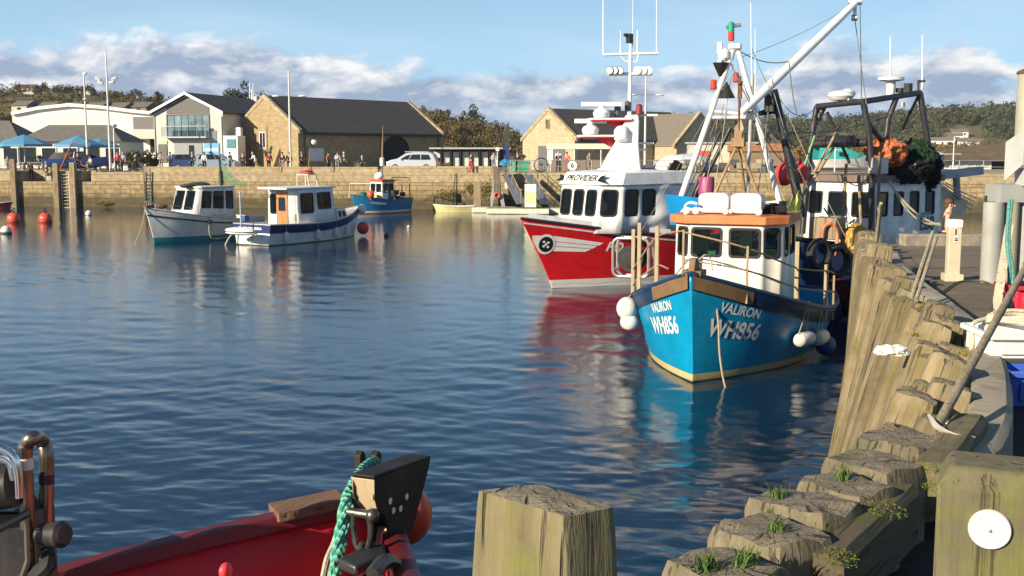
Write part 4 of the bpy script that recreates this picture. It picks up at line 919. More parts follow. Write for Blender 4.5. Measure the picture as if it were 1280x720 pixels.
    def net(name, c):
        q = NT(name); n = q.noise(q.co(), 9, 6, .7, .8); vo = q.n('ShaderNodeTexVoronoi', feature='DISTANCE_TO_EDGE'); q.l(q.co(), vo.inputs[0]); vo.inputs['Scale'].default_value = 16; e = q.ramp(vo.outputs[0], .03, .10, 1, 0); col = q.mix(q.math('MULTIPLY', e, q.ramp(n, .3, .6)), sc3(c, .12), sc3(c, 1.3)); q.bump(q.math('ADD', e, q.noise(q.co(), 16, 5, .7, 1)), 1, .10); return q.set(col, .9)
    heap('orange_tarpaulin', lp(1108,191,35.8), (.55,.65,.42), plain('tarp_orange', (.40,.12,.04), .7, 0, .2, 3, .4, 6), 3)
    heap('green_net', lp(1144,198,36.6), (.58,.62,.55), net('net_green', (.035,.19,.075)), 5)
    heap('dark_net', lp(1128,213,36.2), (.75,.8,.42), net('net_dark', (.05,.06,.05)), 8)
    heap('dark_net', lp(1159,212,36.8), (.34,.45,.62), net('net_black', (.025,.025,.03)), 9)
    m = MB(); m.box(lp(1098,207,35), (.5,.4,.5)); m.build('fish_box', paint('box_white', (.55,.5,.45), .6), o, bevel=.02)
    # boom sticking out aft over the quay water, ropes, canvas cover
    m = MB(); m.beam(lp(1160,221,37.5), lp(1226,213,39.5), .22, .28); m.cyl(lp(1195,217,38.5), lp(1197,250,38.5), .12); m.build('stern_beam', paint('beam_steel', (.22,.24,.27), .5, (.2,.1,.05), .6), o)
    m = MB(); rows = []
    for i in range(8):
        rows.append([lp(1166+ (1210-1166)*i/7, 226+ (254-226)*i/7*.9, 37.4+.3*i), lp(1166+(1205-1166)*i/7, 272-2*i/7, 37.4+.3*i)])
    m.grid(rows); m.build('canvas_screen', plain('canvas', (.55,.46,.30), .8, 0, .15, 3), o)
    m = MB()
    for k in range(4): m.tube(sag(lp(1170+4*k,228,37), lp(1214+2*k,262-5*k,39), .05, 6), .02, 5)
    m.build('screen_rope', ROPE, o); m = MB(); m.tube(sag(lp(1113,230,34.5), lp(1178,282,34.5), .25, 10), .035, 6); m.tube(sag(lp(1112,226,34.5), lp(1175,279,34.5), .45, 10), .03, 6)
    m.build('slack_rope', ROPE, o)
    # foredeck clutter, tyres
    for px, py, Yt, r in ((1047,326,32.6,.52),(1024,318,31.8,.48),(1037,386,32.4,.45)):
        n = V((.2,.5,0)); tyre(o, lp(px, py, Yt), r, .2, (.15, 1, .0))
    m = MB(); m.box(lp(1035,285,33.5), (.8,.8,.65), rz=.2); m.build('fish_hopper', paint('hopper_brown', (.28,.2,.12), .6), o, bevel=.03)
    heap('yellow_oilskin', lp(1070,300,33.6), (.6,.3,.45), plain('oilskin', (.50,.29,.06), .6, 0, .2), 12)
    heap('red_net', lp(1050,372,33), (.4,.5,.55), net('net_red', (.35,.02,.03)), 13)
    heap('blue_net', lp(1035,400,32.5), (.4,.4,.4), net('net_blue', (.03,.06,.2)), 14)
    m = MB(); m.tube(curve([lp(1027,300,33), lp(1030,284,33), lp(1040,280,33), lp(1046,292,33), lp(1046,320,32.8)], 5), .06, 8); m.build('vent_pipe', paint('vent_orange', (.6,.2,.1), .5), o)
    # light derrick poles and rope falls at the bow
    TP = wood('derrick_tan', (.35,.24,.13), (.5,.36,.2), 2, 1.2)
    for a, b in (((1042,185,34.5),(992,262,33)), ((1046,165,34.5),(1018,215,34)), ((1058,205,34.4),(1052,300,34)), ((1074,228,34.2),(1078,330,33.5)), ((1100,190,34),(1096,300,34))):
        m = MB(); m.cyl(lp(*a), lp(*b), .045); m.build('derrick_pole', TP, o)
    m = MB(); 
    m.tube(sag(lp(1030,140,Y1), lp(985,262,33), .1, 6), .014, 4); m.tube(sag(lp(1128,136,37), lp(985,165,32.8), .25, 10), .02, 5); m.tube(sag(lp(1130,140,37), lp(975,175,32.8), .1, 8), .014, 5); m.tube(sag(lp(1077,128,Y2), lp(1075,0,34), .0, 2), .012, 4)
    m.tube(sag(lp(1021,133,Y1), lp(968,112,32.4), .5, 10), .014, 4); m.tube(sag(lp(1020,140,Y1), lp(975,150,32.4), .9, 12), .022, 5); m.build('rigging_wire', plain('trawler_wire', (.10,.10,.09), .6), o)
    GR = plain('green_rope', (.22,.45,.18), .9); m = MB(); m.tube(sag(lp(1018,170,35), lp(970,300,33), .1, 6), .03, 5); m.tube(sag(lp(1030,260,34), lp(1068,275,33), .3, 8), .03, 5); m.build('green_rope', GR, o)
    BU = paint('buoy_red', (.72,.06,.05), .45, (.3,.05,.03), .3)
    for px, py, Yb, r in ((981,218,32.6,.31),(1000,217,33,.28)):
        m = MB(); q = lp(px, py, Yb); m.ell(q, (r,r,r*1.08), 16, 10); m.cyl(q+V((0,0,r)), q+V((0,0,r+.15)), .06); m.build('buoy', BU, o)
    m = MB(); m.tube(sag(lp(982,205,32.6), lp(990,190,33), .02, 3), .015, 5); m.build('buoy_rope', ROPE, o)
    # crew member on deck
    return o, lp
TRAWLER, TLP = build_trawler()
# ================================================================ red boat lying under the camera
def build_red_boat():
    hd = V((.42, .91, 0)).normalized(); L = 9.0; B = 4.2
    # stem head seen at (478, 628); boat lies outside the timber edge
    st = at(470, 628, 4.9); rake = .35
    bow = V((st.x, st.y, 0)) - hd*rake
    o, lp, lw = boat_root('fishing_boat', bow, hd, L, 'red fishing boat in the foreground, only its bow roller, bulwark and hauler in view', 'fishing boat')
    zt = st.z; red = paint('near_red', (.52,.007,.014), .45, (.10,.02,.02), .5, 2.5, bump=.08, spec=.6)
    cap = paint('rail_worn_red', (.13,.012,.018), .35, (.07,.055,.045), .8, 4)
    h = Hull(o, L, B, [(0,zt-1.0),(.5,zt-.8),(.8,zt-.27),(1,zt)], 1.2, red, pb=2.2, pw=1.6, wl=.7, rake=rake, flare=1.3, tm=.5, bul=.34, thick=.05, deckmat=plain('deck_dark', (.03,.03,.035), .7, 0, .3, 5))
    # rail cap: flat, broad, worn
    for sd in (1, -1):
        m = MB(); rows = []
        for i in range(41):
            t = i/40; _, X, Y, N = h.frame(min(max(t,.02),.985), .9, sd); N = V((N.x, N.y, 0)).normalized(); p = h.P(t, 1, sd); w = .07
            rows.append([p+N*.04-V((0,0,.03)), p+N*.045+V((0,0,.03)), p+N*.0+V((0,0,.05)), p-N*.055+V((0,0,.038)), p-N*.065-V((0,0,.02))])
        m.grid(rows if sd > 0 else [r[::-1] for r in rows]); m.build('rail_cap', cap, o)
    m = MB(); a, b = h.P(.93,1,1), h.P(.975,1,1); rows = []
    for i in range(7):
        t = .968+.022*i/6; p = h.P(t,1,1); _, X, Y, N = h.frame(min(t,.98), .9, 1); N = V((N.x,N.y,0)).normalized(); rows.append([p+N*.07+V((0,0,.0)), p+N*.075+V((0,0,.065)), p-N*.095+V((0,0,.068)), p-N*.10+V((0,0,.03))])
    m.grid(rows); m.grid([rows[0][:2], rows[0][3:1:-1]]); m.build('worn_chafe_board', wood('chafe_wood', (.22,.11,.06), (.34,.2,.12), 0, .8), o)
    # bow roller: long dark plated cheek box on a tan stem post
    PLT = paint('roller_plate', (.022,.018,.016), .62, (.05,.03,.02), .5, 5, spec=.25); END = paint('roller_end', (.55,.42,.26), .5, (.25,.14,.07), .5)
    Yr = 4.6
    c0, c1 = lp(458,612,4.35), lp(522,588,4.75); ax = (c1-c0).normalized(); sd = ax.cross(V((0,0,1))).normalized(); up = sd.cross(ax)
    m = MB(); Lr = (c1-c0).length; w, hh = .052, .05
    # side profile: long top edge, slanting to a narrow foot at the fore end (triangular cheek)
    prof = [(-.03,.055),(Lr+.02,.055),(Lr+.01,.02),(Lr*.62,-.30),(Lr*.40,-.34),(.07,-.12),(-.02,-.03)]
    for s_ in (-1, 1):
        mm = MB(); pts = [c0+ax*x+up*y+sd*(s_*w) for x, y in prof]; mm.prism(pts, sd*(-s_*.012)); mm.build('roller_cheek', PLT, o, bevel=.004)
    m = MB(); m.prism([c0+ax*-.03+up*.055-sd*w, c0+ax*-.03+up*.055+sd*w, c1+ax*.02+up*.055+sd*w, c1+ax*.02+up*.055-sd*w], up*.012); m.build('roller_top', PLT, o, bevel=.004)
    m = MB(); m.prism([c0+ax*-.032+up*.05-sd*w, c0+ax*-.032+up*.05+sd*w, c0+ax*-.022-up*.03+sd*w*.95, c0+ax*.05-up*.12+sd*w*.6, c0+ax*.05-up*.12-sd*w*.6, c0+ax*-.022-up*.03-sd*w*.95], ax*.01); m.build('roller_end', END, o, bevel=.003)
    # lightening holes on the camera-side cheek, the daylight through them put on as pale discs
    bb = plain('pale_daylight', (.75,.70,.58), .35, .4)
    for x, y in ((.10,-.06),(.13,-.105),(.19,-.11),(.24,-.07)):
        m = MB(); q = c0+ax*x+up*y+sd*(w+.002); m.tube([q-sd*.001, q+sd*.002], .014, 12); m.build('daylight_spot', bb, o)
    m = MB(); a, b = c0+ax*Lr*.5-up*.20, c0+ax*Lr*.28-up*.62; m.beam(a, b, .10, .10); m.build('stem_post', END, o, bevel=.01)
    for k in (0, 1):
        q = lp(454+20*k, 578, 4.95); m = MB(); m.prism([q+V((-.03,0,-.1)), q+V((.03,0,-.1)), q+V((.022,0,.035)), q+V((0,0,.055)), q+V((-.022,0,.035))], V((0,.035,0))); m.build('fairlead_horn', PLT, o, bevel=.004)
    # shackle and swivel below the near end
    SH = plain('shackle_iron', (.12,.115,.11), .35, .8, .3, 12, .2)
    q = lp(452,642,4.3); m = MB(); m.tube([q-sd*.06, q+sd*.06], .018, 10); m.ell(q+sd*.05, .028); m.build('shackle_pin', SH, o)
    m = MB(); m.tube(curve([q+sd*.035, q+sd*.04-V((0,0,.07)), q+sd*.028-V((0,0,.13)), q-V((0,0,.155)), q-sd*.028-V((0,0,.13)), q-sd*.04-V((0,0,.07)), q-sd*.035], 5), .012, 8); m.build('shackle', SH, o)
    q2 = q-V((0,0,.13)); m = MB(); lk = [q2+ax*(.028*math.cos(t))+V((0,0,-.07+.075*math.sin(t))) for t in [2*PI*i/18 for i in range(18)]]; m.tube(lk, .013, 8, closed=True); m.build('chain_link', SH, o)
    q3 = lp(452,700,4.2); m = MB(); m.prism([q3+V((-.12,-.05,-.02)), q3+V((.05,-.08,-.03)), q3+V((.17,.0,-.03)), q3+V((.16,.05,-.03)), q3+V((-.08,.06,-.02))], V((0,0,.045))); m.build('swivel_plate', paint('swivel_steel', (.07,.07,.075), .4, (.15,.08,.04), .4, 8, metal=.6), o, bevel=.012)
    q4 = lp(490,712,4.15); m = MB(); m.tube(curve([q4+V((-.14,0,.03)), q4+V((-.05,0,.05)), q4+V((.03,0,.0)), q4+V((.05,0,-.12))], 5), .03, 8); m.build('chain_link', SH, o)
    # orange float behind the roller
    m = MB(); q = lp(507,643,5.25); m.ell(q, (.13,.13,.15), 18, 12); m.cyl(q+V((0,0,.14)), q+V((0,0,.2)), .03); m.build('float', paint('float_orange', (.80,.10,.05), .4, (.4,.05,.03), .3), o)
    # bilge fittings, small parts inside the bulwark
    m = MB(); q = h.P(.86,.93,1)+V((0,-.09,0)); m.tube([q, q-V((0,0,.06))], .012, 8); m.ell(q, .02); m.build('cleat_hook', STEEL, o)
    m = MB(); q = lp(282,714,3.7); m.ell(q, (.028,.02,.03)); m.build('plastic_plug', paint('plug_red', (.8,.05,.06), .4), o)
    # green twisted mooring rope over the roller
    q = NT('green_laid_rope'); x, y, z = q.xyz(); wv = q.n('ShaderNodeTexWave'); q.l(q.co(rot=(.6,.3,.2)), wv.inputs[0]); wv.inputs['Scale'].default_value = 14; q.bump(wv.outputs[1], .8, .012); GRP = q.set(q.mix(wv.outputs[1], (.05,.28,.20), (.16,.50,.38)), .8)
    def laid(pts, r, name):
        P = curve(pts, 10); 
        m = MB()
        for s_ in range(3):
            acc = 0; pp = []
            for i, p in enumerate(P):
                if i: acc += (P[i]-P[i-1]).length
                T = (P[min(i+1,len(P)-1)]-P[max(i-1,0)]).normalized(); u = T.cross(V((.3,.5,.1))).normalized(); w_ = T.cross(u); a = acc*26+s_*2*PI/3; pp.append(p+(u*math.cos(a)+w_*math.sin(a))*r*.52)
            m.tube(pp, r*.56, 8)
        return m.build(name, GRP, o)
    laid([lp(470,577,4.9), lp(462,580,4.72), lp(450,592,4.5), lp(434,622,4.36), lp(428,650,4.32), lp(421,690,4.28), lp(416,730,4.24)], .0235, 'green_mooring_rope')
    laid([lp(440,622,4.42), lp(433,650,4.4), lp(426,690,4.36), lp(420,730,4.3)], .02, 'green_mooring_rope')
    m = MB(); m.tube(curve([lp(428,640,4.4), lp(418,676,4.36), lp(408,700,4.3), lp(402,730,4.28)], 5), .011, 6); m.build('thin_line', ROPE, o)
    # hauler at the port bow, left edge of the picture
    TB = plain('hauler_tube', (.24,.20,.15), .34, 1, .3, 6); DK = paint('hauler_dark', (.02,.02,.022), .4, (.12,.07,.04), .5)
    Yh = 3.9
    def loop(pts, r, name, mt): m = MB(); m.tube(curve(pts, 7), r, 12); return m.build(name, mt, o)
    loop([lp(34,660,Yh), lp(32,600,Yh), lp(31,572,Yh), lp(33,556,Yh), lp(42,547,Yh), lp(53,552,Yh+.1), lp(58,572,Yh+.1), lp(58,620,Yh+.1), lp(57,665,Yh+.1)], .027, 'tube_hoop', TB)
    for a, b, mt, nm in (((31,572),(32,586),plain('tape_pale',(.8,.75,.6),.4),'tape_band'), ((58,592),(58,604),DK,'tape_band')):
        m = MB(); m.cyl(lp(*a, Yh+(.1 if a[0]>40 else 0)), lp(*b, Yh+(.1 if a[0]>40 else 0)), .0285, n=14); m.build(nm, mt, o)
    loop([lp(-30,556,Yh-.1), lp(0,560,Yh-.1), lp(16,570,Yh-.1), lp(22,590,Yh-.1), lp(24,622,Yh-.1)], .016, 'rail_tube', CHROME)
    loop([lp(-30,572,Yh-.1), lp(0,573,Yh-.1), lp(12,580,Yh-.1), lp(16,600,Yh-.1)], .012, 'rail_tube', CHROME)
    m = MB(); a, b = lp(0,660,Yh-.15), lp(34,642,Yh-.05); m.tube([lp(-40,680,Yh-.2), a, b], .016, 8); m.tube([b, lp(36,700,Yh-.05), lp(26,730,Yh-.05)], .014, 8); m.build('rail_tube', TB, o)
    m = MB(); q = lp(4,608,Yh-.05); X = (lp(60,600,Yh)-lp(0,608,Yh)).normalized(); m.tube([q-X*.25, q-X*.1, q-X*.1, q+X*.04], [.1,.1,.085,.08], 20); m.build('hauler_drum', DK, o)
    m = MB(); m.prism([lp(-40,640,Yh), lp(34,640,Yh), lp(34,725,Yh), lp(-40,735,Yh)], V((.0,.12,0))); m.build('hauler_plate', DK, o, bevel=.01)
    m = MB(); m.box(lp(46,690,Yh+.1), (.1,.1,.35)); m.prism([lp(37,610,Yh+.08), lp(56,640,Yh+.08), lp(58,690,Yh+.08), lp(37,690,Yh+.08)], V((.02,.02,0))); m.build('hauler_bracket', paint('bracket_brown', (.14,.10,.07), .5, (.2,.1,.05), .6), o, bevel=.006)
    m = MB(); a, b = lp(52,668,Yh-.02), lp(82,668,Yh-.06); d = (b-a).normalized(); m.tube([a, a+d*.02, b-d*.015, b], [.04,.042,.048,.035], 20); m.build('hydraulic_motor', DK, o)
    m = MB(); m.tube(curve([lp(58,690,Yh), lp(60,705,Yh-.05), lp(50,715,Yh-.05), lp(30,725,Yh)], 5), .03, 8); m.build('hydraulic_hose', RUBBER, o)
    m = MB(); m.tube([lp(20,640,Yh+.2), lp(20,740,Yh+.2)], .05, 10); m.tube([lp(20,740,Yh+.2), V((lp(20,740,Yh+.2).x, lp(20,740,Yh+.2).y, 2.2))], .07, 10); m.build('hauler_post', DK, o)
    return o
build_red_boat()
# ================================================================ moored white boats on the left
def build_cruiser():
    L = 7.2; th = R(33); bow = on(193, 304, 0)
    o, lp, lw = boat_root('motor_boat', bow, (-math.sin(th), -math.cos(th)), L, 'white cabin boat with teal waterline and green net on its roof', 'boat')
    hm = paint('cruiser_white', (.74,.73,.67), .4, (.40,.28,.15), .45, 1.5, bands=((-2,.0,(.02,.10,.11)),(.0,.30,(.01,.23,.26))))
    h = Hull(o, L, 2.9, [(0,1.15),(.5,1.25),(1,1.95)], .6, hm, pb=2.4, pw=1.7, wl=.8, rake=.55, flare=1.1, bul=.15, deckmat=WHITE, cap=paint('gunwale_grey', (.6,.58,.52), .5), capr=.04)
    h.strake(.80, .045, plain('stripe_dark', (.02,.025,.03), .5))
    W1 = paint('cruiser_cabin', (.72,.71,.66), .4, (.4,.28,.15), .4); f = L/2-1.9; zb, zt = 1.3, 2.98
    base = [(f-3.0,-1.2,zb-.2),(f-.25,-1.15,zb),(f,-.9,zb),(f,.9,zb),(f-.25,1.15,zb),(f-3.0,1.2,zb-.2)]; top = [(f-3.0,-1.1,zt),(f-.65,-1.05,zt),(f-.5,-.8,zt),(f-.5,.8,zt),(f-.65,1.05,zt),(f-3.0,1.1,zt)]
    walls(o, base, top, {2: [(.04,.44,.28,.9),(.56,.96,.28,.9)], 4: [(.06,.30,.35,.88),(.38,.66,.35,.88),(.75,.94,.35,.88)], 0: [(.06,.25,.35,.88),(.34,.62,.35,.88),(.7,.92,.35,.88)]}, W1, name='cabin', rad=.06)
    m = MB(); m.box((f-1,0,1.6), (.5,1.9,.3)); m.build('dashboard', plain('dash_brown', (.2,.14,.1), .6), o)
    roof(o, [(p[0], p[1]) for p in top], zt, .08, W1, over=.1)
    m = MB(); a = lp(277,232,62); m.cyl(a, lp(274,196,62), .05); m.cyl(a, lp(276,214,62), .1); m.build('net_pole', BLACKP, o)
    q = NT('green_net_mesh'); n = q.noise(q.co(), 26, 2); tr = q.n('ShaderNodeBsdfTransparent'); mx = q.n('ShaderNodeMixShader'); q.l(q.ramp(n, .42, .5, 0, .85), mx.inputs[0]); q.set((.02,.16,.09), .8); q.l(tr.outputs[0], mx.inputs[1]); q.l(q.p.outputs[0], mx.inputs[2]); q.l(mx.outputs[0], q.out.inputs[0])
    m = MB(); tp = lp(275,199,62); rows = []
    A, B_, C_ = lp(272,229,62.3), lp(312,233,61), lp(300,232,63.5)
    for i in range(9):
        t = i/8; ap = tp.lerp(lp(283,205,62), t*.3); e = A.lerp(B_, t)+V((0,.1*math.sin(t*6),0)); rows.append([ap.lerp(e, k/6)-V((0,0,.25*math.sin(PI*k/6)*(.4+t*.6))) for k in range(7)])
    m.grid(rows); m.build('green_net', q.mt, o)
    m = MB(); m.ell((f-.4,.2,zt+.12), (.5,.4,.12)); m.ell((f-1.6,-.3,zt+.15), (.8,.5,.15)); m.build('net_heap', plain('net_dark_heap', (.05,.06,.05), .9, 0, .4, 12, .8), o)
    m = MB()
    for sd in (1, -1): m.tube([h.P(t,1,sd)+V((0,-.06*sd,.38)) for t in (.99,.93,.85,.75)], .018, 6); [m.cyl(h.P(t,1,sd)+V((0,-.06*sd,0)), h.P(t,1,sd)+V((0,-.06*sd,.38)), .015) for t in (.98,.87,.75)]
    m.build('pulpit_rail', STEEL, o)
    m = MB(); m.box((L/2+.3,0,2.02), (.5,.3,.12)); m.ell((L/2-.5,.2,2.0), (.3,.25,.12)); m.build('anchor_gear', RUST, o, bevel=.01)
    m = MB(); b = h.P(1,1); m.tube(curve([b, b+V((.25,0,-.9)), b+V((.8,-.1,-2.1))], 5), .02, 5); m.build('bow_line', ROPE, o); m = MB(); m.tube(curve([h.P(.62,1,1), h.P(.62,.4,1)+V((0,.3,-.3)), h.P(.5,.1,1)+V((0,.3,0)), h.P(.35,.4,1)+V((0,.3,-.1)), h.P(.2,1,1)], 6), .028, 5); m.build('slack_rope', ROPE, o)
    m = MB(); p = h.P(.6,.82,1); m.ell(p, (.12,.05,.16)); m.build('hull_light', plain('green_lamp', (.03,.1,.04), .3), o)
    return o
build_cruiser()
def build_dayboat():
    L = 8.4; ph = R(32); hd = V((math.sin(ph), math.cos(ph), 0)); st = on(336, 308, 0)     # starboard stern corner
    sb = V((hd.y, -hd.x, 0)); B = 3.0; tc = V((st.x, st.y, 0)) - sb*B*.40; bow = tc + hd*L
    o, lp, lw = boat_root('motor_boat', bow, hd, L, 'white workboat with navy top strake, orange cabin door and white fenders', 'boat')
    NV = (.012,.03,.13)
    hm = paint('dayboat_white', (.78,.77,.73), .4, (.40,.28,.15), .4, 1.5, bands=((-2,.06,(.05,.05,.03)),))
    h = Hull(o, L, B, [(0,1.12),(.4,1.05),(.7,1.2),(1,1.75)], .6, hm, pb=2.5, pw=1.7, wl=.88, rake=.6, flare=1.2, tw=.9, bul=.45, deckmat=flat((.5,.48,.45), .7), cap=paint('dayboat_cap', (.55,.55,.55), .5), capr=.04)
    nv = paint('navy', NV, .4, (.2,.2,.2), .2); m = MB(); n = 40
    for sd in (1, -1):
        rows = []
        for i in range(n+1):
            t = i/n; _, X, Y, N = h.frame(min(max(t,.02),.985), .9, sd); rows.append([h.P(t,1,sd)+N*.02, h.P(t,1-.44/h.zs(t),sd)+N*.025, h.P(t,1-.47/h.zs(t),sd)+N*.004])
        m.grid(rows if sd > 0 else [r[::-1] for r in rows])
    a, b = h.P(0,1,1), h.P(0,1,-1); c, d = h.P(0,1-.44/h.zs(0),-1), h.P(0,1-.44/h.zs(0),1); e = V((-.02,0,0)); m.quad(a+e, d+e, c+e, b+e); m.build('navy_strake', nv, o)
    h.strake(.56, .04, paint('rub_rail_white', (.7,.7,.68), .5), 'rub_rail')
    WTX = plain('white_letter_far', (.8,.8,.78), .5)
    z = h.zs(0)-.2; text_obj('Blue Dawn' if False else 'Mermaid', .30, frame_mat((-L/2-.03, 0, z), (0,-1,0), (0,0,1)), WTX, o, bold=.006, name='boat_name') if False else None
    m = MB(); rg = random.Random(2); y = -.95
    while y < .6: w = rg.uniform(.08,.16); m.quad(*[(-L/2-.028, yy, zz) for yy, zz in ((-y, z-.07), (-y-w, z-.07), (-y-w, z+.07*rg.uniform(.3,1)), (-y, z+.07))]); y += w+.04
    m.build('name_lettering', WTX, o, smooth=0)
    W1 = paint('dayboat_cabin', (.78,.77,.74), .38, (.4,.28,.15), .35); f = L*.20; zb, zt = .7, 2.95; hw = 1.12; bk = f-3.5
    base = [(bk,-hw,zb),(f-.3,-hw,zb),(f,-hw*.75,zb+.3),(f,hw*.75,zb+.3),(f-.3,hw,zb),(bk,hw,zb)]; top = [(bk,-hw*.95,zt-.03),(f-.5,-hw*.92,zt),(f-.35,-hw*.66,zt),(f-.35,hw*.66,zt),(f-.5,hw*.92,zt),(bk,hw*.95,zt-.03)]
    walls(o, base, top, {0: [(.10,.42,.42,.9),(.55,.9,.5,.9)], 4: [(.1,.4,.5,.9),(.6,.9,.42,.9)], 2: [(.05,.46,.45,.9),(.54,.95,.45,.9)], 5: [(.08,.30,.40,.88)]}, W1, name='cabin', rad=.1)
    DR = wood('door_varnish', (.50,.20,.08), (.62,.28,.12), 2, 1.0, rough=.4)
    dr = MB(); X = -.012; dr.prism([(bk-.02,.0+.42,zb+.02),(bk-.02,-.42+.0,zb+.02),(bk-.02,-.42,zt-.12),(bk-.02,.42,zt-.12)], (-.03,0,0)); d0 = dr.build('cabin_door', DR, o, bevel=.006)
    mm = MB(); mm.poly([(bk-.056,y_,z_) for y_, z_ in rrect(-.26,.26,1.75,2.5,.06)]); mm.build('door_pane', DGLASS, d0, smooth=0)
    roof(o, [(bk-.75,-1.05),(f-.3,-1.02),(f-.1,-.7),(f-.1,.7),(f-.3,1.02),(bk-.75,1.05)], zt, .1, W1, over=.06, crown=.08)
    # forecabin ahead, lower
    base2 = [(f-.02,-.95,.9),(f+1.4,-.6,1.0),(f+1.4,.6,1.0),(f-.02,.95,.9)]; top2 = [(f-.02,-.85,1.75),(f+1.2,-.5,1.7),(f+1.2,.5,1.7),(f-.02,.85,1.75)]
    walls(o, base2, top2, {0: [(.2,.42,.45,.8),(.6,.8,.45,.8)], 2: [(.2,.42,.45,.8),(.6,.8,.45,.8)]}, W1, name='forecabin', rad=.08); m = MB(); m.poly([V(p)+V((0,0,.01)) for p in top2]); m.build('foredeck', W1, o)
    m = MB(); xr = f-1.9; R_ = [V((xr+.1,-.45,3.05)), V((xr+.05,-.4,3.72)), V((xr+.05,.4,3.72)), V((xr+.1,.45,3.05))]
    m.tube(R_, .04, 6); m.tube([p+V((.7,0,0)) for p in R_], .04, 6); m.build('roof_rack', paint('rack_white', (.7,.68,.62), .5), o)
    m = MB(); q = V((xr+.4,0,3.68)); m.ell(q+V((0,0,.12)), (.45,.45,.10)); m.ell(q+V((0,0,.24)), (.38,.4,.08)); m.build('life_raft_ring', paint('ring_red', (.55,.12,.08), .5), o)
    m = MB(); p = lp(301,276,59.5); m.cyl(p-V((0,0,.25)), lp(300,240,59.5), .045); m.tube([lp(297,246,59.5), lp(303,246,59.5)], .03, 6); m.build('stern_pole', STEEL, o)
    m = MB(); q = lp(300,288,58.8); m.ell(q, (.38,1.05,.17)); m.ell(q+V((.15,.1,-.15)), (.4,1.1,.12)); m.build('stern_fender', WHITE, o)
    m = MB(); q = lp(306,273,60.2); m.box(q, (.35,.35,.3)); m.build('blue_bin', paint('bin_blue', (.03,.08,.3), .5), o, bevel=.02)
    WF = paint('fender_white_far', (.78,.76,.72), .5, (.3,.2,.1), .4)
    for t, lab in ((.13,0),(.42,0),(.62,0),(.78,0)):
        p = h.P(t,.35,-1)+V((0,-.16,.05)); fender(o, p, .13, .6, WF, (0,0,1), rope_to=h.P(t,1,-1))
    q = h.P(.97,.2,-1)+V((.3,-.45,.15)); m = MB(); m.ell(q, (.36,.36,.38)); m.build('ball_fender', paint('ball_red', (.78,.06,.03), .4), o)
    q = h.P(.97,.95,-1)+V((.1,-.15,.0)); m = MB(); m.ell(q, (.28,.25,.3)); m.build('ball_fender', WF, o)
    m = MB(); m.tube(curve([(-L/2-.05,.9,.9),(-L/2-.4,1.2,.5),(-L/2-.7,1.3,.0),(-L/2-.7,1.2,-.3)],5), .05, 6); m.tube(curve([(-L/2-.05,-.3,.7),(-L/2-.4,-.4,.5),(-L/2-.5,-.4,-.2)],5), .04, 6); m.build('stern_line', ROPE, o)
    return o
build_dayboat()
